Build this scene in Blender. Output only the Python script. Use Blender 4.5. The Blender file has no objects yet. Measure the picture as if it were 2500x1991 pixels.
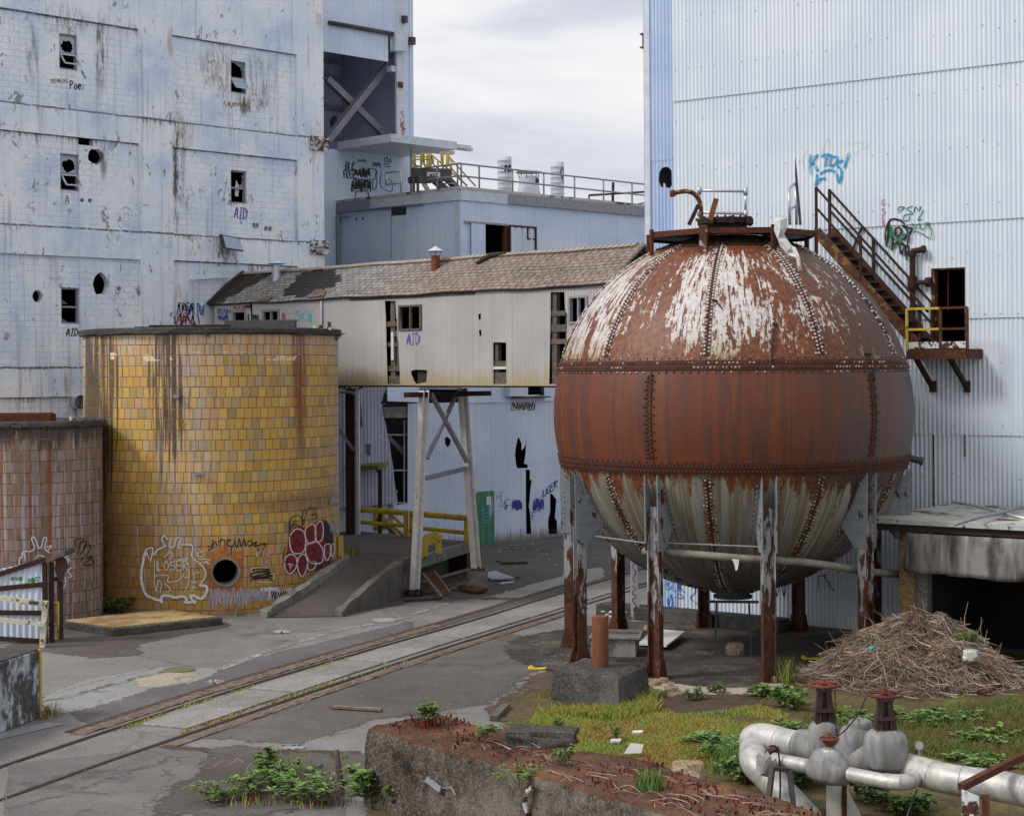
import bpy, bmesh, math, random
from math import sin, cos, pi, radians, atan2, sqrt
from mathutils import Vector, Matrix, noise as mnoise
random.seed(7)
scene = bpy.context.scene
col = scene.collection
# ---------------------------------------------------------------- camera (view camera, level, lens shifted)
FPX, HC, ROLL, UC, VC = 4200.0, 6.7, -0.0064, 1250.0, 905.0      # focal length in photo pixels, eye height, roll, optical axis
cam = bpy.data.cameras.new('camera'); camo = bpy.data.objects.new('camera', cam); col.objects.link(camo)
cam.sensor_width = 36; cam.lens = 36 * FPX / 2500; cam.shift_y = -(995.5 - VC) / 2500
cam.clip_end = 3000; cam.clip_start = 0.5
camo.matrix_world = Matrix.Translation((0, 0, HC)) @ Matrix.Rotation(pi / 2, 4, 'X') @ Matrix.Rotation(ROLL, 4, 'Z')
scene.camera = camo
# ---------------------------------------------------------------- sky, sun, exposure
SUN_EL, SUN_AZ = radians(44), radians(252)                        # azimuth from +Y clockwise: behind the camera, to its left
w = bpy.data.worlds.new('World'); scene.world = w; w.use_nodes = True
nt = w.node_tree; nt.nodes.clear()
def wn(t, **k):
    n = nt.nodes.new(t)
    for a, b in k.items(): setattr(n, a, b)
    return n
sky = wn('ShaderNodeTexSky', sky_type='NISHITA', sun_disc=False, sun_elevation=SUN_EL, sun_rotation=SUN_AZ, air_density=1.2, dust_density=2.0)
tc = wn('ShaderNodeTexCoord'); mp = wn('ShaderNodeMapping'); mp.inputs['Scale'].default_value = (1, 1, 3.2); mp.inputs['Location'].default_value = (3.1, 0.4, 0.7)
nz = wn('ShaderNodeTexNoise'); nz.inputs['Scale'].default_value = 2.6; nz.inputs['Detail'].default_value = 7; nz.inputs['Roughness'].default_value = 0.52; nz.inputs['Distortion'].default_value = 0.4
rp = wn('ShaderNodeValToRGB'); cr = rp.color_ramp
cr.elements[0].position = 0.36; cr.elements[0].color = (4.2, 4.4, 5.0, 1); cr.elements[1].position = 0.62; cr.elements[1].color = (9.2, 8.5, 7.0, 1)
e = cr.elements.new(0.46); e.color = (6.0, 6.0, 6.2, 1); e = cr.elements.new(0.56); e.color = (7.2, 6.95, 6.6, 1)
mx = wn('ShaderNodeMix', data_type='RGBA'); mx.inputs['Factor'].default_value = 0.93
bg = wn('ShaderNodeBackground'); bg.inputs['Strength'].default_value = 0.085; wo = wn('ShaderNodeOutputWorld')
L = nt.links.new
L(tc.outputs['Generated'], mp.inputs['Vector']); L(mp.outputs['Vector'], nz.inputs['Vector']); L(nz.outputs['Fac'], rp.inputs['Fac'])
L(sky.outputs['Color'], mx.inputs['A']); L(rp.outputs['Color'], mx.inputs['B']); L(mx.outputs['Result'], bg.inputs['Color']); L(bg.outputs['Background'], wo.inputs['Surface'])
sl = bpy.data.lights.new('sun', 'SUN'); sl.energy = 1.5; sl.angle = radians(14); sl.color = (1.0, 0.95, 0.88)
so = bpy.data.objects.new('sun', sl); col.objects.link(so)
sd = Vector((sin(SUN_AZ) * cos(SUN_EL), cos(SUN_AZ) * cos(SUN_EL), sin(SUN_EL)))
so.rotation_euler = sd.to_track_quat('Z', 'Y').to_euler(); so.location = (-40, -40, 60)
vs = scene.view_settings; vs.view_transform = 'Standard'; vs.look = 'None'; vs.exposure = 0.8; vs.gamma = 1.0
scene.cycles.max_bounces = 6; scene.cycles.diffuse_bounces = 3

# ---------------------------------------------------------------- photo pixel -> place (used to measure the place off the photo)
S = 2500 / 2156
def d(x, y): return (x * S, y * S)
def der(u, v):
    x, y = u - UC, v - VC; a = math.atan(ROLL); c, s = cos(a), sin(a)
    return x * c + y * s, -x * s + y * c
def ray(u, v):
    x, y = der(u, v); return Vector((x / FPX, 1.0, -y / FPX))
EYE = Vector((0, 0, HC))
def G(u, v, z=0.0):
    r = ray(u, v); return EYE + r * ((z - HC) / r.z)
def P(u, v, Y): return EYE + ray(u, v) * Y
class Frame:
    """a vertical wall plane: origin on the ground, local x along it, local y into the building, z up"""
    def __init__(s, o, dx):
        s.o = Vector((o[0], o[1], 0)); s.d = Vector((dx[0], dx[1], 0)).normalized(); s.n = Vector((-s.d.y, s.d.x, 0))
        s.a = atan2(s.d.y, s.d.x)
    def xz(s, u, v, y=0.0):
        r = ray(u, v); o = s.o + s.n * y; t = (o - EYE).dot(s.n) / r.dot(s.n); p = EYE + r * t - o
        return p.dot(s.d), p.z
    def x(s, u, v=905, y=0.0): return s.xz(u, v, y)[0]
    def z(s, u, v, y=0.0): return s.xz(u, v, y)[1]
    def w(s, x, y, z): return s.o + s.d * x + s.n * y + Vector((0, 0, z))
    def loc(s, p):
        q = Vector(p) - s.o; return Vector((q.dot(s.d), q.dot(s.n), q.z))

# ---------------------------------------------------------------- objects
def tag(o, label=None, cat=None, group=None, kind=None):
    if label: o['label'] = label
    if cat: o['category'] = cat
    if group: o['group'] = group
    if kind: o['kind'] = kind
    return o
def thing(name, label, cat, loc=(0, 0, 0), rz=0.0, group=None):
    o = bpy.data.objects.new(name, None); col.objects.link(o); o.location = loc; o.rotation_euler = (0, 0, rz); o.empty_display_size = 0.3
    return tag(o, label, cat, group)
def frame_thing(name, label, cat, fr, group=None): return thing(name, label, cat, fr.o, fr.a, group)
def copy_tree(o, parent=None):
    c = o.copy(); col.objects.link(c)
    if parent is not None: c.parent = parent
    for ch in list(o.children): copy_tree(ch, c)
    return c
class MB:
    def __init__(s): s.v = []; s.f = []; s.uv = {}; s.mi = []; s.cur = 0
    def vert(s, p): s.v.append((p[0], p[1], p[2])); return len(s.v) - 1
    def face(s, ids, uv=None):
        s.f.append(tuple(ids)); s.mi.append(s.cur)
        if uv: s.uv[len(s.f) - 1] = uv
    def poly(s, pts, uv=None): s.face([s.vert(p) for p in pts], uv)
    def hexa(s, b, t):
        """b, t: four bottom and four top points, counter-clockwise from above"""
        i = [s.vert(p) for p in b] + [s.vert(p) for p in t]
        s.face((i[3], i[2], i[1], i[0])); s.face(i[4:8])
        for k in range(4): s.face((i[k], i[(k + 1) % 4], i[4 + (k + 1) % 4], i[4 + k]))
    def box(s, x0, x1, y0, y1, z0, z1):
        if x0 > x1: x0, x1 = x1, x0
        if y0 > y1: y0, y1 = y1, y0
        if z0 > z1: z0, z1 = z1, z0
        q = [(x0, y0), (x1, y0), (x1, y1), (x0, y1)]
        s.hexa([(a, b, z0) for a, b in q], [(a, b, z1) for a, b in q]); return s
    def prism(s, pts, h):
        """extrude a polygon (3-D points) by vector h"""
        n = len(pts); h = Vector(h); a = [s.vert(p) for p in pts]; b = [s.vert(Vector(p) + h) for p in pts]
        s.face(a[::-1]); s.face(b)
        for k in range(n): s.face((a[k], a[(k + 1) % n], b[(k + 1) % n], b[k]))
    def bar(s, a, b, w, h=None, up=(0, 0, 1)):
        a = Vector(a); b = Vector(b); h = h or w; t = (b - a).normalized(); u = Vector(up)
        if abs(t.dot(u)) > 0.98: u = Vector((0, 1, 0))
        r = t.cross(u).normalized(); u = r.cross(t)
        q = [r * (-w / 2) - u * (h / 2), r * (w / 2) - u * (h / 2), r * (w / 2) + u * (h / 2), r * (-w / 2) + u * (h / 2)]
        i = [s.vert(a + k) for k in q] + [s.vert(b + k) for k in q]
        s.face((i[3], i[2], i[1], i[0])); s.face(i[4:8])
        for k in range(4): s.face((i[k], i[(k + 1) % 4], i[4 + (k + 1) % 4], i[4 + k]))
        return s
    def hbeam(s, a, b, w, dpt, side, t=0.02):
        """wide-flange beam: two flanges w wide, dpt apart along side"""
        sd_ = Vector(side).normalized(); ax = (Vector(b) - Vector(a)).normalized(); ot = ax.cross(sd_).normalized()
        for k in (-1, 1): s.bar(Vector(a) + sd_ * k * (dpt - t) / 2, Vector(b) + sd_ * k * (dpt - t) / 2, w, t, up=sd_)
        s.bar(a, b, dpt - 2 * t - .002, t, up=ot); return s
    def tube(s, pts, r, n=8, cap=True):
        pts = [Vector(p) for p in pts]; m = len(pts); rr = r if isinstance(r, (list, tuple)) else [r] * m
        t0 = (pts[1] - pts[0]).normalized(); u = Vector((0, 0, 1)) if abs(t0.z) < 0.9 else Vector((1, 0, 0))
        rings = []; tot = 0
        for k in range(m):
            t = (pts[min(k + 1, m - 1)] - pts[max(k - 1, 0)]).normalized()
            u = (u - t * u.dot(t)).normalized(); w_ = t.cross(u)
            rings.append([s.vert(pts[k] + (u * cos(2 * pi * j / n) + w_ * sin(2 * pi * j / n)) * rr[k]) for j in range(n)])
        for k in range(m - 1):
            dl = (pts[k + 1] - pts[k]).length
            for j in range(n):
                j2 = (j + 1) % n
                s.face((rings[k][j], rings[k][j2], rings[k + 1][j2], rings[k + 1][j]),
                       [(j / n * 6.28 * rr[k], tot), ((j + 1) / n * 6.28 * rr[k], tot), ((j + 1) / n * 6.28 * rr[k], tot + dl), (j / n * 6.28 * rr[k], tot + dl)])
            tot += dl
        if cap: s.face(rings[0][::-1]); s.face(rings[-1])
        return s
    def lathe(s, prof, n=32, c=(0, 0, 0), cap=False):
        rings = [[s.vert((c[0] + r * cos(2 * pi * j / n), c[1] + r * sin(2 * pi * j / n), c[2] + z)) for j in range(n)] for r, z in prof]
        for k in range(len(prof) - 1):
            for j in range(n):
                j2 = (j + 1) % n; s.face((rings[k][j], rings[k][j2], rings[k + 1][j2], rings[k + 1][j]))
        if cap: s.face(rings[0][::-1]); s.face(rings[-1])
        return s
    def dome(s, p, nrm, r, n=6):
        """rivet head"""
        nrm = Vector(nrm).normalized(); u = Vector((0, 0, 1)) if abs(nrm.z) < .9 else Vector((1, 0, 0)); u = (u - nrm * u.dot(nrm)).normalized(); w_ = nrm.cross(u); p = Vector(p)
        a = [s.vert(p + (u * cos(2 * pi * j / n) + w_ * sin(2 * pi * j / n)) * r) for j in range(n)]
        b = [s.vert(p + (u * cos(2 * pi * j / n) + w_ * sin(2 * pi * j / n)) * r * .68 + nrm * r * .6) for j in range(n)]
        t = s.vert(p + nrm * r * .85)
        for j in range(n):
            j2 = (j + 1) % n; s.face((a[j], a[j2], b[j2], b[j])); s.face((b[j], b[j2], t))
    def build(s, name, mats, parent=None, smooth=False, bevel=0.0, auto=None):
        me = bpy.data.meshes.new(name); me.from_pydata(s.v, [], s.f)
        mats = mats if isinstance(mats, (list, tuple)) else [mats]
        for m in mats: me.materials.append(m)
        if len(mats) > 1: me.polygons.foreach_set('material_index', s.mi)
        if s.uv:
            ul = me.uv_layers.new(name='UVMap').data
            for fi, uv in s.uv.items():
                for li, q in zip(me.polygons[fi].loop_indices, uv): ul[li].uv = q
        if smooth:
            me.polygons.foreach_set('use_smooth', [True] * len(s.f))
            if auto:
                me.update(); me.set_sharp_from_angle(angle=radians(auto))
        me.update()
        o = bpy.data.objects.new(name, me); col.objects.link(o)
        if parent is not None: o.parent = parent
        if bevel > 0:
            b = o.modifiers.new('bevel', 'BEVEL'); b.width = bevel; b.segments = 2; b.limit_method = 'ANGLE'; b.angle_limit = radians(50)
        return o
def crom(pts, n=6):
    """Catmull-Rom through points (tuples of any length)"""
    out = []; m = len(pts)
    for k in range(m - 1):
        p0, p1, p2, p3 = pts[max(k - 1, 0)], pts[k], pts[k + 1], pts[min(k + 2, m - 1)]
        for i in range(n):
            t = i / n
            out.append(tuple(.5 * (2 * b + (c - a) * t + (2 * a - 5 * b + 4 * c - e_) * t * t + (3 * b - a - 3 * c + e_) * t ** 3) for a, b, c, e_ in zip(p0, p1, p2, p3)))
    out.append(tuple(pts[-1])); return out
def wall(mb, x0, x1, z0, z1, holes=(), step=0.5, yf=None, y=0.0):
    """upright sheet from x0 to x1 with polygonal holes; yf(x) gives the corrugation"""
    br = set([x0, x1]); n = max(1, int(round((x1 - x0) / step)))
    for k in range(n + 1): br.add(x0 + (x1 - x0) * k / n)
    for h in holes:
        for p in h:
            if x0 < p[0] < x1: br.add(p[0])
    br = sorted(br); b2 = [br[0]]
    for b in br[1:]:
        if b - b2[-1] > 1e-4: b2.append(b)
    vd = {}
    def V_(x, z):
        k = (round(x, 4), round(z, 4))
        if k not in vd: vd[k] = mb.vert((x, y + (yf(x) if yf else 0), z))
        return vd[k]
    def cross(x):
        out = []
        for h in holes:
            zs = []
            for i in range(len(h)):
                a, b = h[i], h[(i + 1) % len(h)]
                if (a[0] <= x < b[0]) or (b[0] <= x < a[0]): zs.append(a[1] + (b[1] - a[1]) * (x - a[0]) / (b[0] - a[0]))
            zs.sort()
            for i in range(0, len(zs) - 1, 2): out.append((max(z0, zs[i]), min(z1, zs[i + 1])))
        return sorted(c for c in out if c[1] > c[0] + 1e-4)
    for a, b in zip(b2[:-1], b2[1:]):
        e_ = (b - a) * 1e-3; ca, cb = cross(a + e_), cross(b - e_)
        if len(ca) != len(cb): ca = cb = cross((a + b) / 2)
        la = [z0] + [q for c in ca for q in c] + [z1]; lb = [z0] + [q for c in cb for q in c] + [z1]
        for k in range(0, len(la), 2):
            if la[k + 1] - la[k] < 1e-4 and lb[k + 1] - lb[k] < 1e-4: continue
            mb.face((V_(a, la[k]), V_(b, lb[k]), V_(b, lb[k + 1]), V_(a, la[k + 1])))
def rect(x0, x1, z0, z1): return [(x0, z0), (x1, z0), (x1, z1), (x0, z1)]
def corr(per, amp, ph=0.0): return lambda x: amp * cos(2 * pi * (x - ph) / per) - amp
def blob(cx, cz, rx, rz, n=14, j=.35, seed=1):
    rd = random.Random(seed); return [(cx + rx * (1 - j * rd.random()) * cos(2 * pi * k / n), cz + rz * (1 - j * rd.random()) * sin(2 * pi * k / n)) for k in range(n)]
# ---------------------------------------------------------------- materials
class N:
    def __init__(s, name, rough=0.8, metal=0.0, spec=0.3):
        s.m = bpy.data.materials.new(name); s.m.use_nodes = True; s.t = s.m.node_tree; s.t.nodes.clear()
        s.b = s.t.nodes.new('ShaderNodeBsdfPrincipled'); o = s.t.nodes.new('ShaderNodeOutputMaterial'); s.t.links.new(s.b.outputs[0], o.inputs[0])
        s.b.inputs['Roughness'].default_value = rough; s.b.inputs['Metallic'].default_value = metal; s.b.inputs['Specular IOR Level'].default_value = spec
        c = s.t.nodes.new('ShaderNodeTexCoord'); s.obj = c.outputs['Object']; s.uv = c.outputs['UV']; s.gen = c.outputs['Generated']
    def put(s, sock, v):
        if isinstance(v, bpy.types.NodeSocket): s.t.links.new(v, sock)
        elif isinstance(v, (tuple, list)) and len(v) == 3 and sock.type == 'RGBA': sock.default_value = (*v, 1)
        else: sock.default_value = v
    def math(s, op, a, b=0.0, c=None, clamp=False):
        n = s.t.nodes.new('ShaderNodeMath'); n.operation = op; n.use_clamp = clamp; s.put(n.inputs[0], a); s.put(n.inputs[1], b)
        if c is not None: s.put(n.inputs[2], c)
        return n.outputs[0]
    def add(s, a, b): return s.math('ADD', a, b)
    def mul(s, a, b): return s.math('MULTIPLY', a, b)
    def sstep(s, x, a, b, lo=0.0, hi=1.0):
        n = s.t.nodes.new('ShaderNodeMapRange'); n.interpolation_type = 'SMOOTHSTEP'; s.put(n.inputs['Value'], x)
        n.inputs['From Min'].default_value = a; n.inputs['From Max'].default_value = b; n.inputs['To Min'].default_value = lo; n.inputs['To Max'].default_value = hi; return n.outputs[0]
    def mix(s, f, a, b, mode='MIX'):
        n = s.t.nodes.new('ShaderNodeMix'); n.data_type = 'RGBA'; n.blend_type = mode; n.clamp_factor = True
        s.put(n.inputs['Factor'], f); s.put(n.inputs['A'], a); s.put(n.inputs['B'], b); return n.outputs['Result']
    def sep(s, v):
        n = s.t.nodes.new('ShaderNodeSeparateXYZ'); s.put(n.inputs[0], v); return n.outputs
    def comb(s, x, y, z=0.0):
        n = s.t.nodes.new('ShaderNodeCombineXYZ'); s.put(n.inputs[0], x); s.put(n.inputs[1], y); s.put(n.inputs[2], z); return n.outputs[0]
    def noise(s, v, sc=(1, 1, 1), scale=1.0, det=5, rough=.55, dist=0.0, off=(0, 0, 0)):
        m = s.t.nodes.new('ShaderNodeMapping'); s.put(m.inputs['Vector'], v); m.inputs['Scale'].default_value = sc; m.inputs['Location'].default_value = off
        n = s.t.nodes.new('ShaderNodeTexNoise'); s.t.links.new(m.outputs[0], n.inputs['Vector']); n.inputs['Scale'].default_value = scale
        n.inputs['Detail'].default_value = det; n.inputs['Roughness'].default_value = rough; n.inputs['Distortion'].default_value = dist; return n.outputs['Fac']
    def voro(s, v, scale, feat='DISTANCE_TO_EDGE', out='Distance', sc=(1, 1, 1)):
        m = s.t.nodes.new('ShaderNodeMapping'); s.put(m.inputs['Vector'], v); m.inputs['Scale'].default_value = sc
        n = s.t.nodes.new('ShaderNodeTexVoronoi'); n.feature = feat; s.t.links.new(m.outputs[0], n.inputs['Vector']); n.inputs['Scale'].default_value = scale; return n.outputs[out]
    def white(s, v):
        n = s.t.nodes.new('ShaderNodeTexWhiteNoise'); n.noise_dimensions = '3D'; s.put(n.inputs['Vector'], v); return n.outputs['Value']
    def ramp(s, f, stops, const=False):
        n = s.t.nodes.new('ShaderNodeValToRGB'); s.put(n.inputs[0], f); c = n.color_ramp
        if const: c.interpolation = 'CONSTANT'
        while len(c.elements) < len(stops): c.elements.new(0.5)
        for e_, (p, k) in zip(c.elements, stops): e_.position = p; e_.color = (*k, 1)
        return n.outputs[0]
    def bump(s, h, st=.3, dist=.02):
        n = s.t.nodes.new('ShaderNodeBump'); s.put(n.inputs['Height'], h); n.inputs['Strength'].default_value = st; n.inputs['Distance'].default_value = dist
        s.t.links.new(n.outputs[0], s.b.inputs['Normal'])
    def color(s, c): s.put(s.b.inputs['Base Color'], c); return s
    def rough(s, c): s.put(s.b.inputs['Roughness'], c); return s
    def spot(s, x, z, cx, cz, rx, rz):
        """soft elliptical patch, 1 in the middle"""
        a = s.math('POWER', s.mul(s.add(x, -cx), 1 / rx), 2.0); b = s.math('POWER', s.mul(s.add(z, -cz), 1 / rz), 2.0)
        return s.sstep(s.add(a, b), 1.0, 0.0)
def simple(name, c, rough=.7, metal=0.0, var=.25, scale=6.0, c2=None, bump=0.0, amt=.5):
    n = N(name, rough, metal); f = n.noise(n.obj, scale=scale, det=6, rough=.62)
    k = n.mix(n.sstep(f, .5 - amt * .5, .5 + amt * .5), c2 or tuple(q * (1 - var) for q in c), c); n.color(k)
    if bump: n.bump(f, bump, .02)
    return n.m
def paint_rust(name, paint, amount=.5, zg=None, rust=((.095, .033, .016), (.042, .018, .012)), sc=(1, 1, 1), scale=5.0, rough=.7):
    n = N(name, rough); f = n.noise(n.obj, sc, scale, 8, .62); g = n.noise(n.obj, (1, 1, 1), scale * 2.5, 4)
    if zg: f = n.add(f, n.sstep(n.sep(n.obj)[2], zg[0], zg[1], -zg[2], zg[2]))
    r = n.mix(n.sstep(g, .35, .65), rust[1], rust[0]); p = n.mix(n.sstep(g, .3, .7), tuple(q * .8 for q in paint), paint)
    n.color(n.mix(n.sstep(f, amount - .03, amount + .03), r, p)); n.bump(f, .25, .01); return n.m
M = {}
# white painted concrete wall, peeling and streaked; ledges = heights that drip dirt
def facade_mat(name, ledges, blocks=True, spots=()):
    n = N(name, .75); x, y, z = n.sep(n.obj)
    big = n.noise(n.obj, scale=.5, det=4); fine = n.noise(n.obj, scale=9, det=8, rough=.7); mid = n.noise(n.obj, (1, 1, .7), 2.2, 7, .65)
    c = n.ramp(big, [(.34, (.50, .60, .80)), (.48, (.64, .72, .85)), (.62, (.76, .79, .86))])
    c = n.mix(n.mul(n.sstep(mid, .52, .66), .55), c, (.80, .82, .86)); c = n.mix(n.mul(n.sstep(fine, .55, .66), .32), c, (.25, .28, .36))
    st = n.noise(n.obj, (5, 1, .22), 1.0, 6, .6); st2 = n.noise(n.obj, (9, 1, .3), 1.3, 5, .65, off=(4, 0, 2))
    c = n.mix(n.mul(n.sstep(st, .52, .70), .5), c, (.26, .28, .36))
    h = fine
    if blocks:
        fx = n.math('FRACT', n.add(n.mul(x, 1 / .42), n.mul(n.math('MODULO', n.math('FLOOR', n.mul(z, 5.0)), 2.0), .5))); fz = n.math('FRACT', n.mul(z, 5.0))
        jt = n.math('MINIMUM', n.math('MINIMUM', fx, n.math('SUBTRACT', 1.0, fx)), n.mul(n.math('MINIMUM', fz, n.math('SUBTRACT', 1.0, fz)), .48))
        jm = n.mul(n.sstep(jt, .035, .01), n.sstep(n.noise(n.obj, scale=.9, det=3), .36, .56)); c = n.mix(n.mul(jm, .38), c, (.20, .22, .28)); h = n.math('SUBTRACT', fine, n.mul(jm, .4))
    # peeled flakes
    pk = n.noise(n.obj, (1, 1, .6), 3.3, 10, .72, .6); reg = n.noise(n.obj, scale=.55, det=2, off=(2, 5, 1))
    c = n.mix(n.mul(n.sstep(n.add(pk, n.mul(n.add(reg, -.5), .35)), .60, .62), .8), c, (.15, .155, .18))
    hl = n.sstep(n.add(pk, n.mul(n.add(reg, -.5), .35)), .57, .60); hl = n.math('SUBTRACT', hl, n.sstep(pk, .6, .62), None, True); c = n.mix(n.mul(hl, .35), c, (.76, .79, .85))
    for lz in ledges:          # dirt running down from the ledge; thin line mixes crack dirt with painted ledge shadow
        dz = n.math('SUBTRACT', lz, z)
        band = n.mul(n.mul(n.sstep(dz, -.08, .02), n.sstep(dz, .9, .0)), n.sstep(big, .42, .60)); c = n.mix(n.mul(n.mul(band, n.sstep(n.add(st2, n.mul(n.sstep(dz, .25, 0), .10)), .54, .70)), .8), c, (.085, .075, .075))
        ln = n.mul(n.sstep(n.math('ABSOLUTE', n.add(dz, n.mul(n.add(mid, -.5), .10))), .05, .02), n.sstep(fine, .34, .50)); c = n.mix(n.mul(ln, .85), c, (.05, .05, .055))
    for (sx, sz, rx, rz, k, cc) in spots:
        c = n.mix(n.mul(n.mul(n.spot(x, z, sx, sz, rx, rz), n.sstep(n.noise(n.obj, (4, 1, .8), 1.6, 8, .7, off=(sx, 0, sz)), .42, .62)), k), c, cc)
    # rust weeps
    rw = n.mul(n.sstep(n.noise(n.obj, (3.2, 1, .35), .9, 4, .6, off=(7, 1, 3)), .64, .74), .55); c = n.mix(rw, c, (.36, .22, .12))
    n.color(c); n.bump(h, .5, .012); return n.m
def corr_mat(name, base, dark, grime=None, streak=.35, rust=0.0, rough=.55, top=None):
    n = N(name, rough, 0.0, .35); x, y, z = n.sep(n.obj)
    st = n.noise(n.obj, (7, 1, .12), 1.0, 5, .6); big = n.noise(n.obj, scale=.45, det=4, off=(1, 2, 3)); f = n.noise(n.obj, scale=14, det=5, rough=.7)
    sheet = n.white(n.comb(n.math('FLOOR', n.mul(x, 1 / .82)), n.math('FLOOR', n.mul(z, 1 / 3.1)), 3.0))
    c = n.mix(n.sstep(n.add(big, n.mul(n.add(sheet, -.5), .12)), .3, .7), dark, base); c = n.mix(n.mul(n.sstep(st, .55, .75), streak), c, tuple(q * .62 for q in dark))
    jx = n.math('FRACT', n.mul(x, 1 / .82)); c = n.mix(n.mul(n.sstep(n.math('MINIMUM', jx, n.math('SUBTRACT', 1.0, jx)), .012, .004), .45), c, tuple(q * .3 for q in dark))
    c = n.mix(n.mul(n.sstep(f, .62, .7), .12), c, (.25, .25, .28))
    if rust:
        r = n.sstep(n.add(n.noise(n.obj, (9, 1, .25), 1.2, 6, .65, off=(3, 3, 3)), rust), .66, .76); c = n.mix(n.mul(r, .7), c, (.30, .17, .08))
    if grime:
        gz, gh, gc = grime; g = n.sstep(n.add(z, n.mul(n.add(st, -.5), -gh * 2.2)), gz + gh, gz); c = n.mix(n.mul(g, .9), c, gc)
    n.color(c); return n.m
M['corr_white'] = corr_mat('white_blue_corrugated_steel', (.62, .68, .76), (.54, .62, .73), streak=.12)
M['corr_strip'] = corr_mat('blue_corrugated_steel', (.42, .53, .73), (.35, .46, .68), streak=.2)
M['corr_annex'] = corr_mat('pale_blue_corrugated_steel', (.58, .66, .82), (.48, .57, .76), streak=.22)
M['corr_low'] = corr_mat('pale_blue_corrugated_steel_low', (.56, .63, .78), (.46, .54, .71), grime=(.0, .55, (.12, .10, .08)), streak=.35, rust=-.02)
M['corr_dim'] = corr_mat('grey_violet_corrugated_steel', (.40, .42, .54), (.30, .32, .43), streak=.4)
M['corr_gallery'] = corr_mat('grey_cream_corrugated_steel', (.42, .415, .415), (.35, .35, .36), grime=(6.3, .6, (.36, .30, .19)), streak=.45, rust=-.03)
M['corr_under'] = corr_mat('mouldy_corrugated_steel', (.52, .58, .70), (.42, .48, .62), grime=(-.1, .9, (.16, .13, .07)), streak=.3)
M['corr_hut'] = corr_mat('galvanised_corrugated_steel', (.55, .62, .72), (.45, .53, .65), streak=.3, rust=.0)
M['trim_white'] = simple('white_trim', (.55, .61, .72), .5, var=.2, scale=3)
M['dark'] = simple('dark_interior', (.018, .018, .02), .9)
M['steel_dark'] = simple('dark_steel', (.07, .07, .08), .6, var=.4)
M['steel_grey'] = simple('grey_painted_steel', (.28, .29, .34), .5, var=.35)
M['beam_dim'] = simple('grey_violet_beam', (.24, .235, .28), .6, var=.3, scale=2)
M['galv'] = simple('galvanised_pipe', (.52, .55, .60), .35, .5, var=.3, scale=12)
M['rust'] = simple('rusty_steel', (.105, .036, .018), .85, var=.6, scale=9, bump=.4)
M['rust_dark'] = simple('dark_rusty_steel', (.045, .02, .017), .85, var=.5, scale=8, bump=.3)
M['rust_red'] = simple('red_rusty_pipe', (.115, .036, .021), .8, var=.5, scale=7, c2=(.16, .065, .03), bump=.3)
M['rust_yellow'] = paint_rust('yellow_paint_on_rust', (.27, .15, .045), .56, scale=7)
M['yellow'] = paint_rust('chipped_yellow_paint', (.50, .38, .055), .40, rust=((.10, .07, .04), (.05, .045, .035)), scale=6)
M['cream_paint'] = paint_rust('chipped_cream_paint', (.60, .57, .46), .42, rust=((.16, .08, .04), (.09, .06, .04)), scale=7)
M['white_rust'] = paint_rust('white_paint_on_rust', (.60, .62, .66), .50, scale=6)
M['leg'] = paint_rust('rust_with_grey_paint', (.31, .33, .36), .585, zg=(.2, 2.8, .10), sc=(2.4, 2.4, .6), scale=2.8)
M['leg_plate'] = paint_rust('grey_paint_with_rust', (.21, .235, .265), .41, sc=(1, 1, .6), scale=3.2)
M['trestle'] = paint_rust('white_beam_with_rust_runs', (.66, .65, .65), .33, sc=(1.5, 1.5, .6), scale=2.2)
M['wood'] = simple('weathered_timber', (.14, .115, .10), .85, var=.5, scale=7, bump=.5)
M['wood_red'] = simple('split_timber', (.21, .16, .135), .85, c2=(.085, .06, .05), scale=5, bump=.6)
M['wood_dark'] = simple('dark_timber', (.05, .038, .032), .9, var=.4, scale=5)
M['glass'] = N('dusty_window_glass', .12, 0, .6).color((.10, .12, .16)).m
M['glass_pale'] = N('pale_window_glass', .15, 0, .6).color((.30, .37, .48)).m
M['rubber'] = simple('black_cable', (.02, .02, .022), .6)
M['paper'] = simple('white_board', (.62, .63, .64), .7, var=.15)
M['yellow_rag'] = simple('yellow_plastic', (.62, .48, .03), .5, var=.3)
M['green_door'] = simple('green_painted_steel', (.06, .21, .13), .6, var=.35, scale=4)
M['spray_blue'] = simple('sky_blue_spray', (.07, .33, .58), .6, var=.2)
M['spray_navy'] = simple('navy_spray', (.04, .06, .33), .6, var=.3)
M['spray_royal'] = simple('royal_blue_spray', (.05, .17, .62), .6, var=.2)
M['spray_black'] = simple('black_spray', (.022, .022, .028), .6, var=.3)
M['spray_grey'] = simple('faded_grey_spray', (.16, .16, .19), .7, var=.4)
M['spray_violet'] = simple('violet_spray', (.13, .07, .42), .6, var=.3)
M['spray_red'] = simple('red_spray', (.42, .04, .05), .6, var=.3)
M['spray_crimson'] = simple('dark_red_spray', (.23, .022, .03), .6, var=.35, scale=9)
M['spray_white'] = simple('white_spray', (.68, .70, .76), .6, var=.25)
M['spray_pink'] = simple('faded_pink_spray', (.60, .38, .38), .7, var=.2)
M['spray_lilac'] = simple('faded_lilac_spray', (.40, .38, .48), .7, var=.3)
M['spray_green'] = simple('green_spray', (.02, .20, .07), .6, var=.3)
M['spray_teal'] = simple('teal_spray', (.06, .42, .45), .6, var=.2)
M['spray_ochre'] = simple('brown_spray', (.28, .16, .07), .6, var=.2)
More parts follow.
